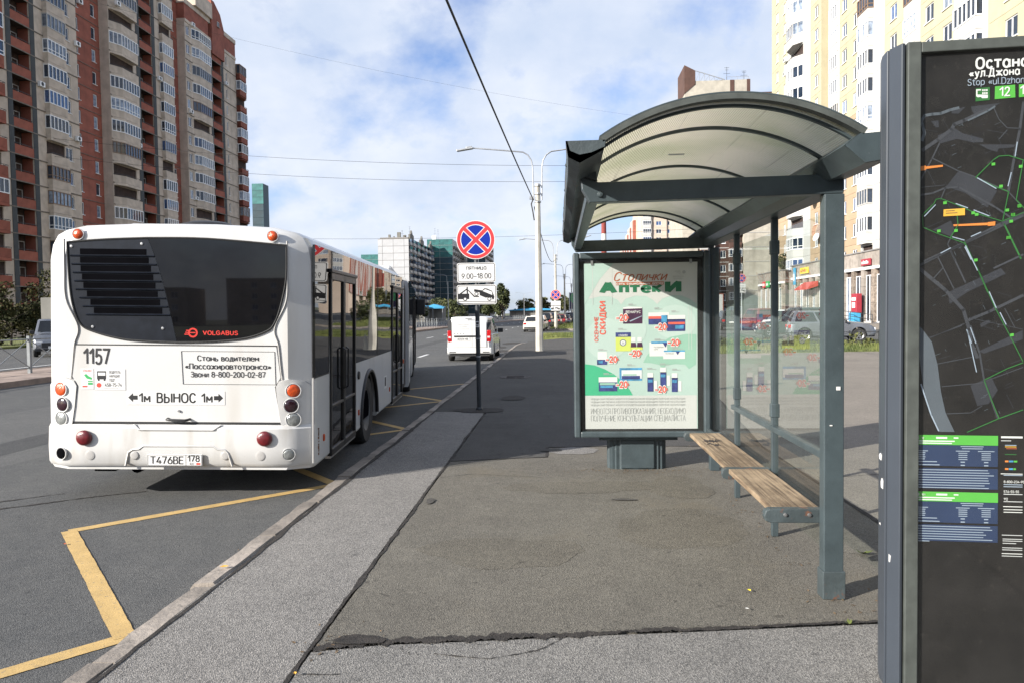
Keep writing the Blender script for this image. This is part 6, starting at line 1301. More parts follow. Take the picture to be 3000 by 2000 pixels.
def kp(m, pts, lv=1, name='map_shape'):
    mb = MB(); mb.poly([(max(0.052, k(*p)[0]), 0.0144-0.0007*lv, k(*p)[1]) for p in pts]); return mb.build(name, m, ds)
def kl(m, pts, wpx, lv=2, name='map_line'):
    mb = MB(); P = [Vector((max(0.052, k(*p)[0]), k(*p)[1])) for p in pts]; w_ = wpx*0.0013
    for a, b in zip(P[:-1], P[1:]):
        d = (b-a).normalized(); nn = Vector((-d.y, d.x))*w_/2; y = 0.0144-0.0007*lv
        a2 = a-d*w_*0.3; b2 = b+d*w_*0.3
        mb.quad((a2.x-nn.x,y,a2.y-nn.y),(b2.x-nn.x,y,b2.y-nn.y),(b2.x+nn.x,y,b2.y+nn.y),(a2.x+nn.x,y,a2.y+nn.y))
    return mb.build(name, m, ds)
def kt(s_, m, u, v, size, sx=1.0, bold=0.0, align='LEFT'): x, z = k(u, v); return text('display_text', s_, size, (x, 0.0144-0.0042, z), FRONT, m, ds, align, sx, bold)
Zk = lambda x, y: (2640+x/2.489, 130+y/2.489)
kt('Остановка', 'print_white', 2864, 209, 0.058, 1.05, 0.013); kt('«ул.Джона Рида»', 'print_white', 2845, 232, 0.040, 1.0, 0.012); kt('Stop «ul.Dzhona Rida»', 'ks_pale', 2839, 256, 0.034, 1.05, 0.0)
kp('ks_green', [Zk(555,335),Zk(655,330),Zk(655,422),Zk(552,428)], 3)
for a in range(3): kp('print_white', [Zk(600+a*14,345),Zk(610+a*14,345),Zk(610+a*14,358),Zk(600+a*14,358)], 4); kp('print_white', [Zk(600+a*14,366),Zk(610+a*14,366),Zk(610+a*14,380),Zk(600+a*14,380)], 4)
kp('print_white', [Zk(556,343),Zk(592,343),Zk(592,352),Zk(566,352),Zk(566,380),Zk(640,385),Zk(640,408),Zk(600,408),Zk(590,398),Zk(570,400),Zk(556,392)], 4)
kp('ks_header', [Zk(692,328),Zk(835,322),Zk(837,412),Zk(690,418)], 3); kt('12', 'print_white', 2932, 290, 0.046, 1.0, 0.008); kp('ks_header', [Zk(862,322),Zk(1000,318),Zk(1000,408),Zk(862,412)], 3); kt('191', 'print_white', 2991, 288, 0.046, 1.0, 0.008)
A_ = lambda L_: [Zk(*p) for p in L_]
kl('ks_river', A_([(165,690),(182,640),(170,590),(160,550),(185,512),(240,505),(300,503),(370,480),(430,468)]), 9); kp('ks_area', A_([(380,480),(485,462),(430,510),(380,505)]), 1)
kp('ks_area', A_([(520,462),(735,445),(690,470),(560,530),(530,500)]), 1); kl('ks_river', A_([(500,560),(560,535),(640,500),(690,470)]), 6, 3); kl('ks_road', A_([(170,760),(280,690),(380,620),(400,585),(470,560),(640,490)]), 11, 2)
kp('ks_area', A_([(280,660),(400,610),(460,650),(610,695),(610,720),(540,720),(420,690),(290,720)]), 1); kp('ks_area', A_([(580,735),(840,745),(830,765),(720,770),(710,795),(640,770)]), 1); kp('ks_area', A_([(230,555),(285,550),(290,600),(265,600)]), 1)
kl('ks_road', A_([(685,480),(720,560),(780,625),(870,632)]), 3); kl('ks_road', A_([(690,600),(740,580)]), 2); kl('ks_road', A_([(725,700),(780,640)]), 3)
kl('ks_road', A_([(895,450),(870,640),(830,840),(790,1080)]), 8); kl('ks_road', A_([(290,720),(235,830),(150,980)]), 5); kl('ks_road', A_([(235,820),(430,920),(560,970),(790,1080),(880,1180)]), 4)
kp('ks_area', A_([(430,920),(560,975),(710,1070),(640,1190),(480,1080),(340,1030)]), 1); kl('ks_road', A_([(150,1085),(240,1075),(330,1040),(430,1035),(560,1110),(700,1190),(800,1260)]), 6); kl('ks_road', A_([(160,1030),(330,1018)]), 2); kl('ks_road', A_([(340,1030),(300,1120)]), 4)
kp('ks_orange', A_([(146,878),(190,874),(190,906),(146,910)]), 4); kp('ks_orange', A_([(190,880),(316,872),(316,886),(190,898)]), 3)
kl('ks_green', A_([(555,970),(680,850),(720,824),(790,822),(900,860)]), 3, 4); kl('ks_green', A_([(555,970),(680,1035),(790,1080),(750,1280)]), 3, 4); kl('ks_green', A_([(893,860),(845,1140),(900,1200)]), 3, 4)
kl('ks_green', A_([(470,1440),(270,1365),(170,1320),(165,1230),(250,1150),(265,1120),(300,1115),(420,1165),(560,1230),(745,1290),(900,1230)]), 2.6, 4)
kl('ks_green', A_([(470,1440),(540,1568),(640,1800)]), 2.6, 4); kl('ks_green', A_([(420,1245),(425,1310),(370,1400)]), 3, 4)
kp('ks_amber', A_([(320,1195),(475,1190),(475,1240),(318,1245)]), 5); kp('ks_orange', A_([(640,1295),(695,1290),(693,1320),(640,1322)]), 5); kp('ks_orange', A_([(390,1305),(640,1298),(640,1316),(395,1318)]), 4)
for k_ in range(2): kp('joint_dark', A_([(335,1205+k_*16),(400+k_*20,1203+k_*16),(400+k_*20,1208+k_*16),(335,1210+k_*16)]), 6)
kp('ks_area', A_([(240,1340),(375,1275),(400,1330),(385,1395)]), 1); kl('ks_road', A_([(180,1568),(470,1440),(740,1305),(900,1235)]), 8); kl('ks_road', A_([(375,1400),(350,1445),(410,1568)]), 4); kl('ks_green', A_([(760,1310),(880,1560)]), 5, 2)
for p in ((680,880),(735,1040),(875,903),(330,1147),(535,1225),(560,1237),(285,1350),(410,1350),(780,1212),(820,1245),(808,1292),(792,1408),(868,1185)): a, b = p; kp('ks_header', A_([(a-13,b-9),(a+13,b-11),(a+13,b+9),(a-13,b+11)]), 5)
for a, b, c, d in ((565,975,700,1055),(410,1155,495,1188),(540,1205,650,1250),(385,1395,470,1420),(180,1240,260,1160),(475,1470,520,1560),(835,830,850,730),(785,1040,808,945),(300,1510,370,1475),(520,1395,590,1365)): kl('ks_pale', A_([(a,b),(c,d)]), 3, 5, 'map_caption')
Q2 = lambda L_: [(2500+x/1.742, 100+y/1.742) for x, y in L_]
kl('ks_road', Q2([(335,1185),(480,1300),(570,1400),(600,1500),(610,1568),(640,1640)]), 11); kl('ks_road', Q2([(440,1130),(520,1290)]), 4); kl('ks_road', Q2([(505,1100),(580,1260)]), 5); kl('ks_road', Q2([(465,1185),(410,1245)]), 4); kl('ks_road', Q2([(335,1170),(500,1095),(870,930)]), 7)
kp('ks_area', Q2([(490,1310),(760,1190),(785,1220),(590,1310),(500,1370)]), 1); kl('ks_road', Q2([(600,1450),(700,1410),(870,1330)]), 9); kl('ks_road', Q2([(600,1440),(870,1500)]), 2); kl('ks_road', Q2([(400,1540),(575,1470)]), 3); kp('ks_area', Q2([(655,1470),(700,1450),(710,1465),(660,1490)]), 1); kl('ks_road', Q2([(780,1395),(830,1490)]), 3)
kl('ks_green', Q2([(575,1055),(650,1210),(730,1390),(820,1560),(870,1660)]), 2.8, 4); kl('ks_road', Q2([(725,1190),(870,1125)]), 6)
for a, b, c, d in ((580,1075,640,1200),(700,1310,735,1390),(755,1415,785,1475),(585,1500,610,1568),(605,1490,632,1568)): kl('ks_pale', Q2([(a,b),(c,d)]), 3, 5, 'map_caption')
for a, b in ((632,1148),(815,1528),(795,1038),(850,880),(820,923)): kp('ks_header', Q2([(a-9,b-6),(a+9,b-8),(a+9,b+6),(a-9,b+8)]), 5)
Q3 = lambda L_: [(2500+x/1.494, 950+y/1.494) for x, y in L_]
kp('ks_river', Q3([(282,0),(305,10),(350,70),(375,170),(390,290),(410,380),(450,465),(380,465),(340,380),(310,260),(285,120)]), 2); kl('ks_road', Q3([(340,50),(480,0)]), 3); kl('ks_road', Q3([(375,165),(530,135)]), 3); kl('ks_road', Q3([(395,265),(560,250),(747,180)]), 3); kl('ks_road', Q3([(415,385),(520,380),(570,350)]), 3)
kl('ks_road', Q3([(520,0),(560,120),(580,240),(640,405)]), 6); kp('ks_area', Q3([(520,260),(610,220),(640,280),(600,340),(550,350)]), 1); kp('ks_area', Q3([(555,110),(747,20),(747,60),(580,120)]), 1); kl('ks_green', Q3([(505,465),(640,405),(747,365)]), 3, 4); kl('ks_green', Q3([(580,240),(610,320),(645,405)]), 3, 4); kl('ks_green', Q3([(580,235),(680,185),(747,160)]), 3, 4); kl('ks_pale', Q3([(300,255),(345,390),(378,460)]), 4, 5, 'map_caption'); kl('ks_pale', Q3([(505,20),(545,200)]), 3, 5, 'map_caption')
rnd = random.Random(4)
for i in range(46):                                           # faint side streets
    u, v = rnd.uniform(2705,2990), rnd.uniform(345,1240); a = R(rnd.choice((-25,65,-20,62,15))+rnd.uniform(-4,4)); l = rnd.uniform(12,60)
    kl('ks_area', [(u,v),(u+l*math.cos(a),v+l*math.sin(a))], rnd.uniform(1.0,1.8), 0.6+0.001*i, 'side_street')
for i in range(40):
    u, v = rnd.uniform(2705,2985), rnd.uniform(345,1240); a = R(rnd.choice((-25,65,-20,62))); l = rnd.uniform(6,16); kl('ks_river', [(u,v),(u+l*math.cos(a),v+l*math.sin(a))], 1.3, 1.4+0.001*i, 'map_caption')
# timetables
Q4 = lambda x, y: (2640+x/3.919, 1240+y/3.919)
def q4(m, x0, y0, x1, y1, lv=2, nm='timetable_block'): return kp(m, [Q4(x0,y0),Q4(x1,y0),Q4(x1,y1),Q4(x0,y1)], lv, nm)
rnd = random.Random(11)
for y0 in (0, 662):
    q4('ks_header',180,122+y0,1132,235+y0); q4('ks_blue',180,238+y0,1130,482+y0); q4('ks_blue',180,505+y0,1130,745+y0-(45 if y0 else 0))
    q4('print_white',182,138+y0,215,170+y0,3); kt('12' if y0 == 0 else '191', 'print_white', *Q4(245,168+y0), 0.011, 1, 0.006); q4('print_white',415,142+y0,545,164+y0,3,'print_row'); q4('print_white',620,145+y0,675,160+y0,3,'print_row'); q4('print_white',182,184+y0,632,198+y0,3,'print_row'); q4('print_white',182,210+y0,600,222+y0,3,'print_row')
    for yy, a, b in ((246,700,965),(270,715,955),(300,645,805),(300,900,1090),(302,185,320)): q4('ks_pale',a,yy+y0,b,yy+9+y0,3,'print_row')
    for i in range(4): yy = 324+i*24+y0; q4('ks_pale',182,yy,290-6*(i % 2),yy+10,3,'print_row'); q4('ks_pale',675,yy,778,yy+9,3,'print_row'); q4('ks_pale',942,yy,1048,yy+9,3,'print_row')
    for yy, b in ((426,425),(463,455)): q4('ks_pale',182,yy+y0,b,yy+10+y0,3,'print_row'); q4('ks_pale',700,yy+y0,750,yy+12+y0,3,'print_row'); q4('ks_pale',970,yy+y0,1020,yy+12+y0,3,'print_row')
    for i in range(8 if y0 == 0 else 7): yy = 522+i*29.5+y0; q4('ks_pale',184,yy,rnd.uniform(950,1095) if i < 6 or y0 == 0 else 335,yy+9,3,'print_row')
for yy, a, b, m in ((125,1165,1411,'print_white'),(172,1165,1280,'print_grey'),(224,1210,1340,'ks_pale'),(242,1210,1340,'ks_amber'),(262,1225,1345,'po_brown'),(330,1210,1340,'ks_green'),(404,1210,1250,'ks_orange'),(404,1255,1305,'po_blue'),(404,1310,1350,'ks_header'),(492,1210,1250,'ks_orange'),(492,1255,1300,'po_blue'),(492,1305,1335,'ks_header'),(554,1162,1411,'print_white'),(570,1195,1411,'ks_pale'),(678,1195,1411,'ks_pale'),(702,1195,1411,'ks_pale'),(790,1195,1411,'print_grey'),(875,1195,1411,'print_grey'),(933,1190,1411,'print_white'),(968,1195,1411,'print_white'),(998,1195,1411,'print_white'),(1265,1175,1411,'print_grey'),(1310,1185,1411,'print_grey'),(1332,1185,1411,'print_grey'),(1360,1185,1340,'print_grey'),(1412,1180,1411,'print_grey'),(1436,1180,1411,'print_grey'),(1480,1175,1411,'print_white'),(1508,1175,1411,'print_grey')):
    q4(m, a, yy, b, yy+(20 if 400 < yy < 500 else 9 if yy != 125 else 22), 3, 'print_row')
kt('8-800-234-90', 'print_white', *Q4(1195,662), 0.013, 1, 0.006); kt('576-55-55', 'print_white', *Q4(1195,776), 0.013, 1, 0.006); kt('112', 'print_white', *Q4(1195,862), 0.013, 1, 0.006)
for x, y, z, w_, h in ((-0.0415,0.135,1.09-ZP,0.0,0.03),(-0.0425,0.11,0.97-ZP,0,0.045),(-0.038,0.14,0.80-ZP,0,0.012),(-0.034,0.05,0.67-ZP,0,0.035)):
    mb = MB(); mb.prism([(y,z),(y+0.02,z+0.004),(y+0.023,z+h*0.6),(y+0.012,z+h),(y-0.004,z+h*0.8)], x-0.012, x-0.0005, 'x'); mb.build('paper_scrap', 'print_white', KS)
# ---------------------------------------------------------------- no-stopping sign with two plates
def rrect(x0, x1, z0, z1, r, n=5):
    pts = []
    for cx, cz, a in ((x1-r,z1-r,0),(x0+r,z1-r,90),(x0+r,z0+r,180),(x1-r,z0+r,270)):
        for i in range(n+1): t = R(a+90*i/n); pts.append((cx+r*math.cos(t), cz+r*math.sin(t)))
    return pts
def flat(pts, y, m, name, parent):
    return MB().poly([(x, y, z) for x, z in pts]).build(name, m, parent)
def stop_disc(parent, z, r, y=-0.03, detail=True):
    d = MB().lathe([(0,y),(r,y),(r,y+0.012),(0,y+0.012)], 48, (0,0,z), 'y').build('round_sign', 'sign_white', parent)
    MB().lathe([(r*0.80,y-0.0015),(r*0.965,y-0.0015)], 48, (0,0,z), 'y').build('red_ring', 'sign_red', d)
    for a in (45, -45):
        c, s = math.cos(R(a)), math.sin(R(a)); L_ = r*0.83; w_ = r*0.095; yy = y-0.0016 if a > 0 else y-0.0018
        MB().quad(*[(c*u-s*v, yy, z+s*u+c*v) for u, v in ((-L_,-w_),(L_,-w_),(L_,w_),(-L_,w_))]).build('red_bar', 'sign_red', d)
    ri = r*0.755; gap = r*0.135
    for q_ in range(4):                                       # blue quarters between the bars
        pts = []; a0 = 45+90*q_; th = math.asin(gap/ri)
        for i in range(17): t = R(a0)+th+(R(90)-2*th)*i/16; pts.append((ri*math.cos(t), z+ri*math.sin(t)))
        m_ = R(a0+45); pts.append((gap*math.sqrt(2)*math.cos(m_), z+gap*math.sqrt(2)*math.sin(m_)))
        flat(pts, y-0.0012, 'sign_blue', 'blue_quarter', d)
    return d
def plate(parent, x0, x1, z0, z1, y=-0.03):
    p = MB().prism(rrect(x0,x1,z0,z1,0.035), y, y+0.008, 'y').build('plate', 'sign_white', parent)
    o_, i_ = rrect(x0+0.012,x1-0.012,z0+0.012,z1-0.012,0.028), rrect(x0+0.021,x1-0.021,z0+0.021,z1-0.021,0.022)
    mb = MB(); n = len(o_)
    for k_ in range(n): j = (k_+1) % n; mb.quad((o_[k_][0],y-0.001,o_[k_][1]),(o_[j][0],y-0.001,o_[j][1]),(i_[j][0],y-0.001,i_[j][1]),(i_[k_][0],y-0.001,i_[k_][1]))
    mb.build('border', 'print_black', p); return p
def tow_plate(parent, x0, x1, z0, z1, y=-0.03):
    p = plate(parent, x0, x1, z0, z1, y); W = x1-x0; Hh = z1-z0
    def T(px_, py_): return (x0+(px_-225)/650*W, z1-(py_-1205)/325*Hh)
    def f(pts, m='print_black', l=0.0016): flat([T(*a) for a in pts], y-l, m, 'pictogram', p)
    f([(240,1350),(425,1350),(425,1440),(240,1440)]); f([(265,1350),(385,1265),(385,1240),(405,1240),(405,1350),(385,1350),(385,1285),(300,1350)], l=0.0018)
    f([(400,1290),(412,1285),(515,1390),(585,1395),(585,1410),(505,1408)], l=0.0017)
    f([(505,1285),(520,1278),(640,1300),(680,1265),(720,1270),(800,1310),(838,1410),(825,1450),(805,1455),(795,1420),(690,1420),(600,1380),(595,1330),(510,1320)], l=0.0017)
    f([(645,1310),(690,1280),(800,1325),(805,1380)], 'sign_white', 0.0022)
    for a, b in ((357,1438),(545,1358),(755,1443)):
        c = [T(a+32*math.cos(R(t)), b+32*math.sin(R(t))) for t in range(0,360,20)]; flat(c, y-0.0026, 'print_black', 'pictogram', p)
        c = [T(a+20*math.cos(R(t)), b+20*math.sin(R(t))) for t in range(0,360,20)]; flat(c, y-0.0030, 'sign_white', 'pictogram', p)
    f([(240,1472),(865,1482),(865,1490),(240,1480)], l=0.0018); return p
SG = tag(empty('no_stopping_sign', (-1.37, 12.48, ZP), R(1.0)), 'round blue and red no-stopping sign with two white plates beside the bus', 'sign')
SG.rotation_euler = (0, R(-0.3), R(2))
MB().tube([(0,0.02,0),(0,0.02,3.0)], 0.038, 14).build('pole', 'pole_dark', SG, smooth=60)
MB().tube([(0.012,0.02,1.75),(0.012,0.02,2.55)], 0.030, 12).build('upper_pole', 'galv', SG, smooth=60)
stop_disc(SG, 2.87, 0.325)
p1 = plate(SG, -0.325, 0.325, 2.155, 2.485); text('plate_text', 'пятница', 0.095, (0,-0.0315,2.37), FRONT, 'print_black', p1, width=0.345, th=0.125); text('plate_text', '9.00–18.00', 0.112, (0,-0.0315,2.222), FRONT, 'print_black', p1, width=0.50, th=0.135)
tow_plate(SG, -0.335, 0.335, 1.785, 2.115)
for z in (1.2, 0.9): MB().tube([(0,0.02,z),(0,0.02,z+0.02)], 0.043, 12).build('clamp', 'galv', SG)
MB().box(-0.034,0.034,-0.021,-0.018,1.40,1.50).build('notice', 'print_white', SG); MB().box(-0.024,0.022,-0.0215,-0.0211,1.445,1.485).box(-0.024,0.015,-0.0215,-0.0211,1.415,1.43).build('notice_print', 'print_black', SG)
MB().lathe([(0.038,0.0),(0.06,0.0),(0.06,0.03),(0.045,0.05),(0.038,0.05)], 14, (0,0.02,0.0)).build('foot_collar', 'pole_dark', SG)
# ---------------------------------------------------------------- street lamps
def lamp(loc, label, group, arms, h=7.2, conc=True, rz=0.0, r0=0.17, r1=0.10, reach=2.9, lift=1.6):
    o = tag(empty('street_lamp', loc, rz), label, 'street lamp', group)
    if conc: MB().tube([(0,0,-0.02),(0,0,h)], [r0,r1], 8).build('pole', 'concrete_pole', o)
    else: MB().tube([(0,0,-0.02),(0,0,h)], [r0,r1], 10).build('pole', 'galv', o, smooth=60)
    cl = MB()
    for z in (h-0.1, h-0.45, h-0.8): cl.tube([(0,0,z),(0,0,z+0.06)], r1+0.05, 10)
    cl.build('clamp', 'galv', o)
    for s in arms:
        pts = [(s*0.18,0,h-0.7),(s*0.2,0,h+lift*0.45)] + [(s*(0.2+0.55*(1-math.cos(R(a)))),0,h+lift*0.45+lift*0.42*math.sin(R(a))) for a in (25,50,75)] + [(s*reach*0.6,0,h+lift*0.93),(s*reach,0,h+lift)]
        MB().tube(pts, 0.032, 6).build('arm', 'galv', o, smooth=60)
        hd = MB(); hd.box(0,0.72,-0.11,0.11,-0.035,0.035).box(0.05,0.3,-0.09,0.09,0.035,0.09); h_ = hd.build('lamp_head', 'galv', o, bevel=0.02, loc=(s*reach,0,h+lift)); h_.rotation_euler = (0, R(8) if s < 0 else R(-18), 0 if s > 0 else R(180))
        MB().box(0.1,0.68,-0.08,0.08,-0.040,-0.0355).build('lens', 'lamp_clear', h_)
    return o
LA = 'row of concrete street lamps along the right pavement'
l1 = lamp((-0.85,32,ZP), 'nearest concrete street lamp with two arms and a black cable', LA, (-1,1), h=7.15, reach=2.75, lift=1.6)
MB().tube([(-0.2,0,6.5),(-0.28,0.02,6.3),(-0.22,0,6.0),(-0.16,0,5.6)], 0.03, 6).build('cable_loop', 'cable', l1); MB().box(-0.35,-0.15,-0.08,0.08,6.5,6.62).build('insulator_bracket', 'galv', l1)
for i, (x, y) in enumerate(((-0.3,74),(0.9,112),(2.6,150),(5.0,190),(8.0,232),(12.0,280))):
    lamp((x,y,ZP), ['second street lamp, carrying a small no-stopping sign','third street lamp from the near one','fourth street lamp from the near one','fifth street lamp from the near one','sixth street lamp from the near one','farthest street lamp of the right-hand row'][i], LA, (-1,1), h=7.4, conc=i < 3)
for x, y, lb in ((-22.5,150,'grey street lamp in front of the teal tower'),(-20,240,'twin-armed street lamp by the dark tree beyond the median'),(-14,300,'far twin-armed street lamp near the end of the median'),(-6,380,'farthest small street lamp where the road ends')):
    lamp((x,y,0.15), lb, 'street lamps beyond the median', (-1,1) if y > 200 else (-1,), h=8.2, conc=False, r0=0.10, r1=0.06)
s2 = tag(empty('small_no_stopping_sign', (-0.3, 73.8, 2.4)), 'small no-stopping sign with two plates on the second lamp post', 'sign'); stop_disc(s2, 1.1, 0.5, -0.06); MB().box(-0.48,0.48,-0.07,-0.05,0.05,0.5).build('plate', 'sign_white', s2)
MB().box(-0.3,0.3,-0.075,-0.071,0.32,0.4).box(-0.4,0.4,-0.075,-0.071,0.13,0.27).build('plate_print', 'print_grey', s2); tow_plate(s2, -0.48, 0.48, -0.48, 0.0, -0.06)
s3 = tag(empty('small_no_stopping_sign', (15.0, 62, 0.05)), 'distant no-stopping sign seen through the shelter glass', 'sign'); MB().tube([(0,0,0),(0,0,4.3)], 0.04, 8).build('pole', 'galv', s3); stop_disc(s3, 4.3, 0.36, -0.06); p3 = plate(s3, -0.34, 0.34, 3.5, 3.85, -0.06); MB().box(-0.2,0.2,-0.065,-0.062,3.62,3.72).build('plate_print', 'print_grey', p3); tow_plate(s3, -0.34, 0.34, 3.1, 3.45, -0.06)
# ---------------------------------------------------------------- overhead cables
def cable(a, b, sag, r, label, n=24):
    a = Vector(a); b = Vector(b); pts = []
    for i in range(n+1):
        t = i/n; p = a.lerp(b, t); p.z -= 4*sag*t*(1-t); pts.append(p-a)
    o = tag(MB().tube(pts, r, 6).build('overhead_cable', 'cable', loc=tuple(a)), label, 'cable', 'overhead cables'); return o
cable((-2.45,-14,7.1), (-1.05,32,6.62), 0.25, 0.022, 'thick black cable running from the near lamp post overhead to the camera')
cable((-1.0,32,6.3), (-0.4,74,6.9), 0.9, 0.02, 'black cable sagging between the first and second lamp posts')
cable((-60,80,22.5), (20,66,14.5), 1.5, 0.016, 'thin cable crossing the sky from the brick block, uppermost of three'); cable((-60,80,20.5), (20,66,13.3), 1.6, 0.016, 'thin cable crossing the sky from the brick block, middle of three')
cable((-60,100,13.5), (20,80,10.6), 1.0, 0.016, 'thin cable crossing low above the round sign, lowest of three'); cable((12,110,48), (2,20,17), 1.0, 0.010, 'fine wire slanting down from the tower roof behind the shelter')
cable((-60,60,35), (25,80,20), 2.5, 0.006, 'faint wire high in the sky left of the lamp post')
# ---------------------------------------------------------------- railings
def xpanel(L_, h, r, m):
    mb = MB(); mb.tube([(0,0,h),(0,L_,h)], r*1.2, 6).tube([(0,0,0.16),(0,L_,0.16)], r, 6)
    return mb.mesh('rail', m), MB().tube([(0,0.03,0.18),(0,L_-0.03,h-0.03)], r*0.8, 5).mesh('diagonal', m), MB().tube([(0.012,0.03,h-0.03),(0.012,L_-0.03,0.18)], r*0.8, 5).mesh('diagonal', m)
FN = tag(empty('median_railing', (0,0,0.15)), 'long grey pedestrian railing with crossed bars along the road median', 'railing')
rl, d1, d2 = xpanel(1.5, 1.02, 0.02, 'rail_grey'); pm = MB().box(-0.045,0.045,-0.045,0.045,0,1.12).mesh('post', 'rail_grey'); pm2 = MB().box(-0.02,0.02,-0.02,0.02,0,1.06).mesh('post', 'rail_grey')
y = 15.46; i = 0
while y < 190:
    x = med(y)-1.7; a = -math.atan((med(y+1.5)-med(y))/1.5)
    put('post', pm if i % 2 == 0 else pm2, FN, (x, y, 0), a); put('rail', rl, FN, (x, y, 0), a); put('diagonal', d1, FN, (x, y, 0), a); put('diagonal', d2, FN, (x, y, 0), a); y += 1.5; i += 1
LF = tag(empty('low_fence', (0,0,0.1)), 'low black fence with crossed bars in front of the silver car', 'fence')
rl, d1, d2 = xpanel(1.25, 0.62, 0.014, 'rail_dark'); pm = MB().box(-0.02,0.02,-0.02,0.02,0,0.68).mesh('post', 'rail_dark')
for i in range(26): 
    for nm, me in (('post',pm),('rail',rl),('diagonal',d1),('diagonal',d2)): put(nm, me, LF, (6.5+i*1.25, 33.4, 0), R(-90))
# ---------------------------------------------------------------- billboard, market stalls, truck body, wall on the left
BD = tag(empty('billboard', (2.2, 150, 0)), 'roadside billboard with a green and purple poster right of the lamp posts', 'billboard')
MB().box(0,3.6,-0.1,0.15,2.4,5.6).build('panel', 'bb_purple', BD); MB().box(-0.12,3.72,-0.12,0.17,5.6,5.75).box(-0.12,3.72,-0.12,0.17,2.25,2.4).box(-0.12,0,-0.12,0.17,2.4,5.6).box(3.6,3.72,-0.12,0.17,2.4,5.6).build('frame', 'pvc', BD); MB().tube([(1.5,0,0),(1.5,0,2.3)], 0.14, 8).build('leg', 'pvc', BD)
for cx, cz, rx, rz_ in ((0.55,4.6,0.45,0.9),(2.6,4.5,1.0,0.85)): flat([(cx+rx*math.cos(R(t)), cz+rz_*math.sin(R(t))) for t in range(0,360,15)], -0.104, 'bb_green', 'printed_shape', BD)
def stall(loc, w_, d, h, label, m='awning_blue'):
    o = tag(empty('market_stall', loc), label, 'market stall'); MB().prism([(0,h),(w_/2,h+0.7),(w_,h)], 0, d, 'y').build('roof', m, o); MB().box(-0.3,w_+0.3,-1.2,0,h-0.35,h-0.05).build('awning', m, o); MB().box(0.1,w_-0.1,0.3,d-0.1,0,h).build('wall', 'concrete_wall', o)
    for x in (0.0, w_*0.5, w_): MB().box(x-0.05,x+0.05,-1.15,-1.05,0,h-0.2).build('post', 'galv', o)
stall((-37,165,0), 7, 6, 3.6, 'blue roofed market stall behind the white van'); stall((-31.5,172,0), 4.5, 5, 3.4, 'smaller blue roofed stall right of the market stall')
stall((-22,330,0), 22, 8, 3.2, 'long low blue pavilion at the far end of the road'); stall((6,330,0), 26, 8, 3.4, 'long blue pavilion behind the row of parked cars')
GW = tag(MB().box(0,9,0,0.4,0,3.0).build('concrete_garage_wall', 'concrete_wall', loc=(-30.6,42,0.05), bevel=0.03), 'plain grey concrete garage wall behind the grey SUV on the left', 'wall')
sb = tag(MB().box(-0.25,0.25,0,0.04,-0.3,0.3).build('blue_road_sign', 'sign_blue', loc=(-25.3,31,3.0)), 'edge of a small pale sign at the far left of the picture', 'sign'); MB().tube([(0,0.05,-3.0),(0,0.05,0.3)], 0.03, 6).build('pole', 'galv', sb)
# ---------------------------------------------------------------- trees and shrubs
def foliage(mb, c, rx, ry_, rz_, n, leaf, rnd, clumps=14):
    cl = [(Vector((rnd.gauss(0,.45), rnd.gauss(0,.45), rnd.gauss(0,.45))), rnd.uniform(.28,.5)) for _ in range(clumps)]
    for _ in range(n):
        q_, s = rnd.choice(cl); d = Vector((rnd.gauss(0,1), rnd.gauss(0,1), rnd.gauss(0,1))).normalized()*s*rnd.random()**0.4; p = q_+d
        if p.length > 1.15: p *= 1.15/p.length
        p = Vector((c[0]+p.x*rx, c[1]+p.y*ry_, c[2]+p.z*rz_)); l = leaf*rnd.uniform(.6,1.3)
        a = Vector((rnd.gauss(0,1), rnd.gauss(0,1), rnd.gauss(0,1))).normalized(); b = a.cross(Vector((rnd.gauss(0,1), rnd.gauss(0,1), rnd.gauss(0,1)))).normalized()
        mb.add([p-a*l, p+b*l*0.55, p+a*l, p-b*l*0.55], [(0,1,2,3)])
def raw(mb, name, m, parent):
    me = bpy.data.meshes.new(name); me.from_pydata(mb.v, [], mb.f); me.materials.append(MATS[m]); o = bpy.data.objects.new(name, me); COL.objects.link(o); o.parent = parent; return o
def tree(loc, h, w_, label, m='leaf_mid', n=2200, leaf=0.35, seed=1, group='trees at the end of the road', trunk=0.25, cat='tree', name='leafy_tree'):
    rnd = random.Random(seed); o = tag(empty(name, loc), label, cat, group); mb = MB(); zc = h*(0.58 if cat == 'tree' else 0.5)
    foliage(mb, (0,0,zc), w_/2, w_/2, h*(0.44 if cat == 'tree' else 0.5), n, leaf, rnd, 18); raw(mb, 'crown', m, o)
    t = MB(); t.tube([(0,0,0),(0.1,0,h*0.3),(0,0.1,h*0.7)], [trunk,trunk*0.7,trunk*0.25], 7)
    for i in range(6): a = rnd.uniform(0,6.28); z = h*rnd.uniform(.25,.6); t.tube([(0,0,z),(math.cos(a)*w_*0.2,math.sin(a)*w_*0.2,z+h*0.12),(math.cos(a)*w_*0.38,math.sin(a)*w_*0.38,z+h*0.2)], [trunk*0.45,trunk*0.3,trunk*0.1], 5)
    t.build('trunk', 'bark', o, smooth=60); return o
tree((-15.6,205,0), 9.4, 4.6, 'dark tall tree right of the round sign beyond the median', 'leaf_dark', 3000, 0.34, 3, None); tree((-20.5,215,0), 7.5, 5, 'dark shorter tree left of the tall dark tree beyond the median', 'leaf_dark', 2200, 0.34, 4, None)
far = [(-16,330,8,10),(-8,345,8.5,11),(0,350,9.5,11),(9,350,9,12),(17,345,10.5,12),(25,340,12.5,13),(33,330,11,12),(41,320,9,11),(-30,300,9,12),(-42,270,8,12)]
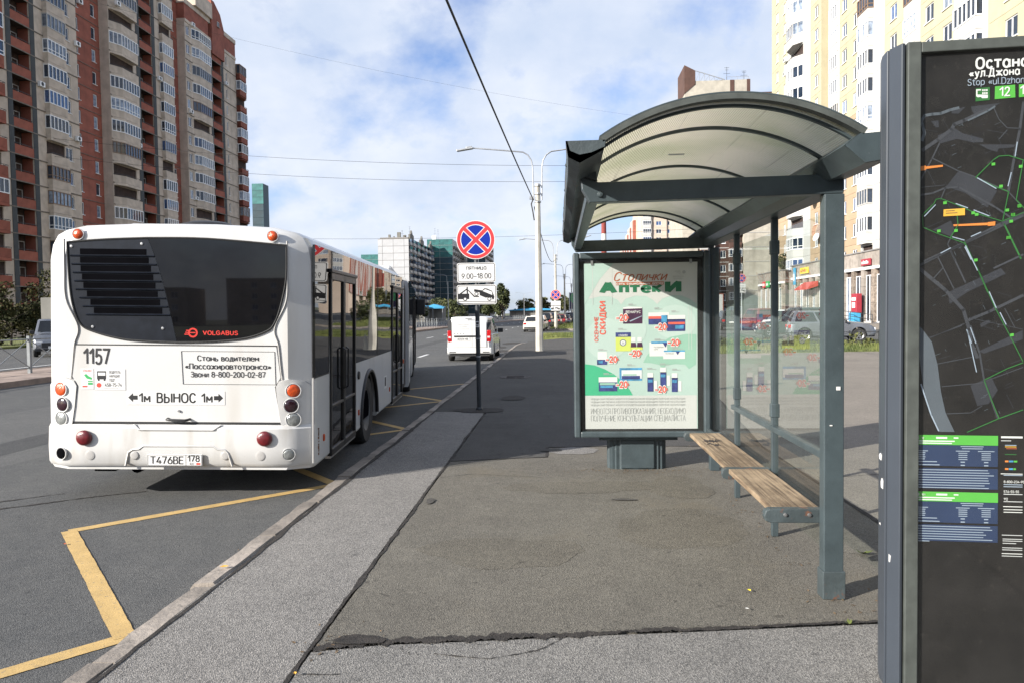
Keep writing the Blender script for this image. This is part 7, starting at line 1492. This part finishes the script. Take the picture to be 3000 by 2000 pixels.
for i, (x, y, h_, w_) in enumerate(far): tree((x,y+20,0), h_, w_, ['leftmost tree of the far green tree line','second tree from the left in the far tree line','third tree from the left in the far tree line','fourth tree from the left in the far tree line','yellowish tall tree in the middle of the far tree line','tallest tree of the far tree line right of the lamp post','tree behind the billboard in the far tree line','rightmost tree of the far tree line','low tree behind the truck in the far distance','low tree left of the market stalls in the distance'][i], 'leaf_mid', 2600, 0.5, 20+i)
for i, (x, y, h_, w_) in enumerate(((-40.5,62,7.5,6.5),(-36.5,55,4.8,5.5),(-32.5,50,4.6,5.0),(-42,58,5.6,6),(-36.4,47,4.0,4.5))): tree((x,y,0), h_, w_, ['taller autumn shrub at the left edge below the brick block','broad autumn shrub behind the garage wall','low shrub just left of the bus above the garage wall','dark shrub at the far left edge','front shrub at the left edge beside the railing'][i], 'leaf_autumn', 3800, 0.13, 60+i, 'autumn shrubs left of the bus', 0.08, 'shrub', 'shrub')
for i, (x, y, h_, w_) in enumerate(((-50,110,6,9),(-45,135,6,9),(-42,160,5.5,9),(-38,185,6,9),(-34,210,6,9),(-30,150,4,6),(-27,190,5,8))): tree((x,y,0), h_, w_, ['shrub row behind the fence, nearest','shrub row behind the fence, second from the bus','shrub row behind the fence, third from the bus','shrub row behind the fence, fourth from the bus','shrub row behind the fence, farthest','low dark shrub beside the market stalls','dark shrub right of the market stalls'][i], 'leaf_dark', 1600, 0.3, 80+i, 'dark shrubs behind the median fence', 0.1, 'shrub', 'shrub')
tree((6,100,0), 3.0, 4.5, 'dark shrub beside the billboard leg', 'leaf_dark', 1200, 0.16, 95, None, 0.08, 'shrub', 'shrub'); tree((29.4,100,6.65), 2.4, 2.2, 'small bush growing on the shop roof before the beige wall', 'leaf_dark', 700, 0.14, 96, None, 0.05, 'shrub', 'shrub')
# hedge of weeds between grass and car park
WD = MB(); rnd = random.Random(8)
for i in range(9): foliage(WD, (7+i*2.6+rnd.uniform(-.5,.5), 32.4+rnd.uniform(-.6,.4), 0.3), 0.7, 0.5, 0.35, 260, 0.07, rnd, 6)
o = raw(WD, 'weed_hedge', 'leaf_mid', None); tag(o, 'straggling green weeds along the low fence', 'weeds', kind='stuff')
# weeds in the joints near the pylon, litter and leaves
def weed(x, y, s, label, seed):
    rnd = random.Random(seed); mb = MB()
    for i in range(9):
        a = rnd.uniform(0,6.28); l = s*rnd.uniform(.5,1); p = Vector((0,0,0)); d = Vector((math.cos(a),math.sin(a),0.5)); e = Vector((-math.sin(a),math.cos(a),0))*l*0.25
        mb.add([p, p+d*l*0.5+e, p+d*l, p+d*l*0.5-e], [(0,1,2,3)])
    o = raw(mb, 'weed', 'grass_blade', None); o.location = (x, y, ZP+0.003); tag(o, label, 'weed')
weed(1.48, 3.87, 0.035, 'tiny weed in the dark pavement joint by the pylon', 1); weed(2.0, 5.0, 0.07, 'weed sprouting from the joint right of the shelter post', 2); weed(1.85, 5.25, 0.05, 'smaller weed behind the shelter post', 3)
def leaf(x, y, s, m, label, z=ZP+0.012, rz=0.3):
    mb = MB(); pts = [(0,-s),(s*0.5,-s*0.4),(s*0.6,s*0.2),(0,s),(-s*0.6,s*0.3),(-s*0.5,-s*0.4)]; mb.add([(x_,y_,0.004+0.3*abs(x_)*0.6) for x_, y_ in pts]+[(0,0,0.001)], [(i,(i+1) % 6,6) for i in range(6)]); o = mb.build('fallen_leaf', m); o.location = (x, y, z); o.rotation_euler = (0,0,rz); tag(o, label, 'leaf')
leaf(1.08, 4.30, 0.016, 'print_yellow', 'yellow fallen leaf on the asphalt left of the shelter post'); leaf(1.0, 4.03, 0.012, 'po_paper', 'pale scrap of leaf below the yellow leaf', rz=1.2); leaf(-1.215, 3.23, 0.014, 'ks_amber', 'tan leaf in the dark joint at the bottom of the picture', ZP+0.012, 0.5); leaf(-2.18, 4.6, 0.03, 'ks_amber', 'tan leaf lying on the kerb stones', ZP+0.02, 1.9); leaf(-3.85, 5.45, 0.022, 'po_brown', 'brown leaf on the road left of the yellow line', 0.012, 0.8)

# trees and a block behind the viewpoint, mirrored in the pylon, the poster case and the bus glass
for i, (x, y, h_, w_) in enumerate(((3,-13,11,7),(8,-12,12,8),(14,-11,11,8),(20,-9,12,9),(27,-8,11,9),(6,-22,14,9),(17,-24,14,10))): tree((x,y,0.1), h_, w_, ['tree behind the viewpoint, first from the kerb','tree behind the viewpoint, second from the kerb','tree behind the viewpoint, third from the kerb','tree behind the viewpoint, fourth from the kerb','tree behind the viewpoint, farthest from the kerb','tall tree behind the viewpoint in the back row near the kerb','tall tree behind the viewpoint in the back row'][i], 'leaf_dark', 1800, 0.30, 120+i, 'trees behind the viewpoint')
BK = tag(empty('rear_apartment_block', (60, -45, 0), R(180)), 'beige apartment block behind the viewpoint mirrored in the pylon glass', 'building')
section(BK, 0, 20, 0, 'brick_beige', 14, 2.8, 0, (0,9), [('win',2,3.5,0.8,2.2),('glz',6,9,'brick_beige',0.6,0.1),('win',12,13.5,0.8,2.2),('win',16,17.5,0.8,2.2)]); section(BK, 20.05, 45, 0, 'brick_beige', 14, 2.8, 0, (0,9), [('win',22,23.5,0.8,2.2),('glz',27,30,'brick_beige',0.6,0.1),('win',34,35.5,0.8,2.2),('win',40,41.5,0.8,2.2)])

for x0, x1, y_, nf in ((-95,-60,-170,3),(-55,-20,-185,4),(-12,30,-160,3),(-150,-105,-160,3)):
    o = tag(empty('far_rear_block', (x1, y_, 0), R(180)), {-95:'block behind the viewpoint mirrored at the left of the bus rear window',-55:'slightly taller block behind the viewpoint mirrored in the bus rear window',-12:'block behind the viewpoint nearest the pavement side',-150:'block far behind the viewpoint on the left'}[x0], 'building', 'blocks behind the viewpoint')
    section(o, 0, x1-x0, 0, 'brick_beige', 14, 2.8, 0, (0,nf), [('win',a,a+1.6,0.8,2.2) for a in range(2, int(x1-x0)-3, 5)])
# ---------------------------------------------------------------- cars
def car(loc, rz, paint_, label, L_=4.3, W=1.74, H_=1.5, deck=((0,0.62),(0.05,0.86),(0.30,0.95),(0.72,0.92),(0.95,0.80),(1.0,0.62)), cab=(0.05,0.72,0.16,0.55), belt=0.93, wr=0.31, axles=(0.19,0.81), zb=0.22, group=None, cat='car', name='car', van=False, spare=False, plate_txt=None, extra=None, lowtrim=None):
    """local: y forward, origin mid-length on the ground. deck: bonnet/boot height profile; cab: base rear, base front, roof rear, roof front (fractions of length)"""
    o = tag(empty(name, loc, rz), label, cat, group); hw = W/2
    Y = lambda f: (f-0.5)*L_
    def dk(f):
        for (a, za), (b, zb_) in zip(deck[:-1], deck[1:]):
            if a <= f <= b: return za+(zb_-za)*(f-a)/(b-a)
        return deck[-1][1]
    def low(y):
        z = zb
        for a in axles:
            d = abs(y-Y(a)); rr = wr+0.055
            if d < rr: z = max(z, wr+math.sqrt(rr*rr-d*d))
        return z
    fs = sorted(set([0,0.008,0.02,0.045,0.08,0.12]+[i/40 for i in range(5,36)]+[0.88,0.92,0.955,0.98,0.992,1.0]+[a+d*(wr+0.06)/L_/4.0 for a in axles for d in range(-4,5)])); rings = []
    for f in fs:
        y = Y(f); e = min(f, 1-f); k_ = 1-0.16*max(0, 1-e/0.07)**2; w_ = hw*k_; z0 = low(y)+0.10*max(0,1-e/0.03); z1 = max(dk(f), z0+0.06); zm = max(z0+0.03, min(z1-0.03, 0.62))
        pr = [(w_*0.94, z0), (w_, z0+0.03 if z0 < zm-0.02 else z0+0.01), (w_*1.0, max(zm, z0+0.02)), (w_*0.965, max(z1-0.05, z0+0.03)), (w_*0.90, z1-0.012), (w_*0.5, z1+0.012)]
        rings.append([(x, y, z) for x, z in pr]+[(-x, y, z) for x, z in reversed(pr)])
    MB().loft(rings).build('body', paint_, o, smooth=38)
    b0, b1, t0, t1 = (Y(v) for v in cab); wb, wt = hw*0.95, hw*0.78; zr = H_
    rings = []
    for s in (0.0, 0.12, 0.8, 0.93, 0.985, 1.0):
        z = belt-0.05+(zr-belt+0.05)*s; q_ = min(1, s/0.95); ww = wb+(wt-wb)*q_ if s < 0.96 else wt*(0.93 if s < 0.99 else 0.8); ya = b0+(t0-b0)*q_; yb_ = b1+(t1-b1)*q_
        if s > 0.96: ya += 0.05; yb_ -= 0.05
        rings.append([(ww, ya+0.03, z), (ww, yb_-0.05, z), (ww*0.93, yb_-0.01, z), (ww*0.5, yb_+0.03*(1 if s < .96 else 0), z), (-ww*0.5, yb_+0.03*(1 if s < .96 else 0), z), (-ww*0.93, yb_-0.01, z), (-ww, yb_-0.05, z), (-ww, ya+0.03, z), (-ww*0.93, ya, z), (-ww*0.5, ya-0.02, z), (ww*0.5, ya-0.02, z), (ww*0.93, ya, z)])
    MB().loft(rings).build('roof', paint_, o, smooth=38)
    # glass: bilinear patches on the four sides of the cabin
    def gl(a, b, c, d, off, name_):
        P = [Vector(v)+Vector(off) for v in (a, b, c, d)]; MB().quad(*P).build(name_, 'car_glass', o)
    def at(s, y0, y1): q_ = min(1, s/0.95); return wb+(wt-wb)*q_, b0+(t0-b0)*q_, b1+(t1-b1)*q_, belt-0.05+(zr-belt+0.05)*s
    lo, hi = at(0.14,0,0), at(0.86,0,0)
    gl((-lo[0]*0.86,lo[2],lo[3]),(lo[0]*0.86,lo[2],lo[3]),(hi[0]*0.86,hi[2],hi[3]),(-hi[0]*0.86,hi[2],hi[3]),(0,0.034,0.012),'windscreen')
    if not van: gl((-lo[0]*0.86,lo[1],lo[3]),(lo[0]*0.86,lo[1],lo[3]),(hi[0]*0.84,hi[1],hi[3]),(-hi[0]*0.84,hi[1],hi[3]),(0,-0.026,0.008),'rear_window')
    for s in (-1, 1):
        cuts = [0.07,0.48,0.52,0.93] if not van else [0.58,0.62,0.64,0.93]
        for i in (0, 2):
            if van and i == 0: continue
            a, b = cuts[i], cuts[i+1]; y = lambda t, v: v[1]+(v[2]-v[1])*t
            gl((s*lo[0],y(a,lo),lo[3]),(s*lo[0],y(b,lo),lo[3]),(s*hi[0],y(b,hi),hi[3]),(s*hi[0],y(a,hi),hi[3]),(s*0.008,0,0),'side_window')
        ym = Y(cab[1])-0.18; MB().box(s*hw*0.97-0.02 if s > 0 else s*hw*0.97-0.2,s*hw*0.97+0.2 if s > 0 else s*hw*0.97+0.02,ym-0.06,ym+0.05,belt-0.02,belt+0.15).build('mirror', 'car_trim', o, bevel=0.03)
        e = Y(0.012)
        MB().box(*sorted((s*hw*0.66,s*hw*0.92)),Y(0.0)-0.005,Y(0.035),dk(0.03)-0.26 if not van else 0.72,dk(0.03)-0.08 if not van else 1.02).build('tail_lamp', 'tail_red', o, bevel=0.02)
        MB().box(*sorted((s*hw*0.52,s*hw*0.88)),Y(0.955),Y(1.0)+0.004,0.60,0.74).build('headlight', 'head_lamp', o, bevel=0.03)
        MB().box(*sorted((s*(hw-0.005),s*(hw+0.006))),Y(0.47),Y(0.52),belt-0.14,belt-0.11).build('door_handle', 'car_trim', o)
    for a in axles:
        for s in (-1, 1):
            w_ = MB().lathe([(wr*0.62,-0.085),(wr*0.93,-0.095),(wr,-0.06),(wr,0.06),(wr*0.93,0.095),(wr*0.62,0.085)], 22, (0,0,0), 'x').build('wheel', 'tyre', o, smooth=50, loc=(s*(hw-0.11), Y(a), wr))
            rm = MB(); rm.lathe([(0,s*0.075),(wr*0.16,s*0.08),(wr*0.2,s*0.06)], 12, (0,0,0), 'x'); rm.lathe([(wr*0.55,s*0.07),(wr*0.66,s*0.088),(wr*0.66,s*0.02)], 20, (0,0,0), 'x')
            for k_ in range(5): t = 2*math.pi*k_/5+0.3; rm.bar((s*0.068,0.15*wr*math.cos(t),0.15*wr*math.sin(t)),(s*0.072,0.6*wr*math.cos(t),0.6*wr*math.sin(t)),0.018,wr*0.22,upv=(0,-math.sin(t),math.cos(t)))
            rm.build('rim', 'alloy', w_)
    MB().box(-hw*0.86,hw*0.86,Y(0.012),Y(0.988),zb-0.03,zb+0.25).build('underbody', 'car_trim', o)
    MB().box(-hw*0.88,hw*0.88,Y(0)-0.012,Y(0.01),zb+0.10,zb+0.22).build('rear_bumper_trim', lowtrim or 'car_trim', o, bevel=0.02); MB().box(-hw*0.6,hw*0.6,Y(0.99),Y(1.0)+0.01,zb+0.12,zb+0.36).build('grille', 'car_trim', o, bevel=0.02)
    for yy, z in ((Y(0)-0.012, 0.70 if not van else 0.86), (Y(1.0)+0.004, 0.46)):
        p = MB().box(-0.26,0.26,yy-0.004,yy+0.012,z-0.055,z+0.055).build('number_plate', 'print_white', o)
    if spare:
        w_ = MB().lathe([(0.1,-0.20),(wr*0.9,-0.2),(wr,-0.14),(wr,0.0)], 22, (0,0,0), 'y').build('spare_wheel', 'tyre', o, smooth=50, loc=(0.12, Y(0)-0.02, 0.98)); MB().lathe([(0,-0.23),(wr*0.6,-0.22),(wr*0.66,-0.18)], 16, (0,0,0), 'y').build('rim', 'alloy', w_)
    if extra: extra(o, Y, hw)
    return o
SUV = dict(L_=4.5, W=1.86, H_=1.72, deck=((0,0.75),(0.02,1.0),(0.3,1.06),(0.72,1.05),(0.95,0.95),(1.0,0.75)), cab=(0.02,0.72,0.06,0.56), belt=1.05, wr=0.36, zb=0.3)
SEDAN = dict(L_=4.7, W=1.82, H_=1.44, deck=((0,0.66),(0.02,0.92),(0.16,0.98),(0.3,0.96),(0.7,0.94),(0.95,0.80),(1.0,0.62)), cab=(0.12,0.72,0.27,0.56), belt=0.94)
HATCH = dict(L_=4.1, W=1.72, H_=1.5, deck=((0,0.7),(0.02,0.9),(0.3,0.95),(0.72,0.94),(0.95,0.82),(1.0,0.62)), cab=(0.02,0.74,0.12,0.56), belt=0.94)
VAN = dict(L_=4.45, W=1.72, H_=1.64, deck=((0,0.95),(0.015,1.02),(0.3,1.02),(0.72,0.98),(0.95,0.82),(1.0,0.62)), cab=(0.004,0.76,0.03,0.58), belt=1.0, van=True, zb=0.24, axles=(0.16,0.82))
def van_extra(o, Y, hw):
    y = Y(0)-0.022
    d = MB().box(-0.64,0.64,y-0.004,y+0.02,0.52,1.50).build('rear_door', 'car_white', o, bevel=0.02)
    MB().box(0.10,0.112,y-0.007,y-0.003,0.55,1.48).build('door_gap', 'bus_groove', d)
    MB().box(-0.56,0.40,y-0.03,y-0.004,0.90,0.955).build('plate_lamp_bar', 'car_trim', d, bevel=0.01)
    p = MB().box(-0.50,0.02,y-0.014,y-0.004,0.765,0.875).build('number_plate', 'print_white', d); text('plate_text', 'Н572ТМ 198', 0.085, (-0.24,y-0.016,0.79), FRONT, 'print_black', d, sx=0.85, bold=0.012)
    for s_, z, sz in (('Только в хорошем',1.34,0.062),('настроении',1.26,0.062),('+7 921 626 01 98',1.17,0.066)): text('door_text', s_, sz, (-0.22,y-0.006,z), FRONT, 'print_grey', d, sx=0.95)
    for i in range(4): MB().box(-0.55+i*0.11,-0.52+i*0.11,y-0.008,y-0.004,1.015,1.035).build('vent', 'car_trim', d)
    for s in (-1, 1):
        MB().box(*sorted((s*0.655,s*0.80)),Y(0)-0.025,Y(0.03),0.78,1.14).build('tail_lamp', 'tail_red', o, bevel=0.02); MB().box(*sorted((s*0.67,s*0.77)),Y(0)-0.028,Y(0.01),0.86,0.93).build('tail_lens', 'head_lamp', o, bevel=0.01)
        MB().prism([(Y(0)+0.0,1.14),(Y(0.04),1.14),(Y(0.055),1.50),(Y(0.03),1.52)], *sorted((s*0.66,s*0.80)), 'x').build('corner_glass', 'car_trim', o)
        MB().box(*sorted((s*0.50,s*0.74)),Y(0)-0.035,Y(0)+0.01,0.34,0.37).build('reflector', 'car_trim', o)
    MB().box(-0.82,0.82,Y(0)-0.03,Y(0.03),0.30,0.52).build('bumper', 'car_white', o, bevel=0.04); MB().box(-0.14,0.1,y+0.03,y+0.06,1.545,1.575).build('brake_lamp', 'car_trim', o)
car((-3.32,29.3,0), R(0.5), 'car_white', 'white panel van driving ahead of the bus behind the sign pole', name='van', cat='van', extra=van_extra, **VAN)
def beam_y(o, Y, hw): pass
car((-2.35,70.5,0), R(-2), 'car_ivory', 'ivory saloon parked nearest behind the lamp post, rear view', group='cars parked along the right kerb', name='parked_car', **SEDAN)
PK = [(-2.1,77,'car_white',HATCH,'white estate right in front of the ivory saloon'),(-1.6,84,'car_black',SUV,'first dark SUV beyond the white parked cars'),(-1.1,90.5,'car_navy',SUV,'second dark SUV in the parked row'),(-0.6,97,'car_black',SEDAN,'dark saloon in the middle of the parked row'),(0.2,104,'car_maroon',HATCH,'dark red hatchback in the parked row'),(0.9,111,'car_silver',SEDAN,'silver saloon near the end of the parked row'),(1.7,119,'car_black',SUV,'last dark SUV of the parked row')]
for x, y, pm_, kw, lb in PK: car((x,y,0), R(-4), pm_, lb, group='cars parked along the right kerb', name='parked_car', **kw)
# left: oncoming light SUV
car((-25.0,35.3,0), R(-146), 'car_silver', 'grey boxy SUV facing the camera beyond the left railing', name='suv', L_=4.2, W=1.80, H_=1.78, deck=((0,0.8),(0.02,1.05),(0.3,1.1),(0.66,1.1),(0.96,1.02),(1.0,0.7)), cab=(0.02,0.68,0.05,0.58), belt=1.1, wr=0.36, zb=0.32)
for i, (x, y, pm_, kw, lb) in enumerate(((-25.5,98,'car_red',HATCH,'red car parked behind the median railing right of the bus'),(-25.2,104,'car_white',HATCH,'white car parked behind the median railing'),(-25,111,'car_teal',SUV,'teal car parked behind the median railing'),(-24.6,119,'car_black',SEDAN,'dark car behind the median railing nearest the van'))): car((x,y,0), R(0), pm_, lb, group='cars behind the median railing', name='parked_car', **kw)
# right: car park behind the low fence
car((14.55,40.95,0), R(-101), 'car_silver', 'silver crossover between the shelter post and the pylon', name='crossover', lowtrim='car_trim', L_=4.3, W=1.82, H_=1.66, deck=((0,0.75),(0.02,1.0),(0.3,1.04),(0.72,1.06),(0.93,0.96),(1.0,0.7)), cab=(0.02,0.70,0.08,0.50), belt=1.03, wr=0.35, zb=0.3, group='cars in the car park')
car((14.4,46.6,0), R(80), 'car_greygreen', 'grey green SUV seen side-on through the shelter glass', group='cars in the car park', name='parked_car', **{**SUV, 'H_':1.85})
car((18.6,62.0,0), R(128), 'car_white', 'white SUV parked behind the grey green one', group='cars in the car park', name='parked_car', **SUV)
car((16.6,63.5,0), R(8), 'car_maroon', 'maroon off-roader with a spare wheel on its back door', group='cars in the car park', name='parked_car', spare=True, **{**SUV, 'H_':1.85, 'W':1.75})
car((15.2,67.5,0), R(-5), 'car_black', 'dark red-black SUV left of the maroon off-roader', group='cars in the car park', name='parked_car', **SUV)
# trucks
def truck(loc, rz, label, bl=5.0, bw=2.3, bh=2.6):
    o = tag(empty('box_truck', loc, rz), label, 'truck'); MB().box(-bw/2,bw/2,-bl,0,0.9,0.9+bh).build('cargo_box', 'car_white', o, bevel=0.03); MB().box(-bw/2-0.02,bw/2+0.02,-bl-0.03,-bl,0.9,0.98).box(-bw/2-0.02,bw/2+0.02,-bl-0.03,-bl,0.9+bh-0.08,0.9+bh).box(-bw/2-0.02,-bw/2+0.06,-bl-0.03,-bl,0.98,0.82+bh).box(bw/2-0.06,bw/2+0.02,-bl-0.03,-bl,0.98,0.82+bh).build('door_frame', 'brick_red', o)
    MB().prism([(0.15,0.5),(1.9,0.5),(1.95,1.2),(1.55,2.3),(0.15,2.35)], -1.0, 1.0, 'x').build('cab', 'car_white', o, bevel=0.06); MB().quad((-0.9,1.93,1.28),(0.9,1.93,1.28),(0.85,1.62,2.2),(-0.85,1.62,2.2)).build('windscreen', 'car_glass', o); MB().box(-0.8,0.8,1.9,1.97,0.6,0.95).build('grille', 'car_trim', o)
    for yy in (-bl*0.75, 1.0):
        for s in (-1, 1): w_ = MB().lathe([(0.2,-0.12),(0.4,-0.12),(0.42,0),(0.4,0.12),(0.2,0.12)], 18, (0,0,0), 'x').build('wheel', 'tyre', o, loc=(s*0.95,yy,0.42)); MB().lathe([(0,s*0.05),(0.2,s*0.1)], 12, (0,0,0), 'x').build('rim', 'metal_grey', w_)
    MB().box(-0.5,0.5,-bl+0.1,1.5,0.55,0.9).build('chassis', 'car_trim', o); return o
truck((15.6,84,0), R(6), 'white box truck with a red door frame seen left in the shelter glass'); truck((-17.5,222,0), R(182), 'white truck coming the other way beyond the median')
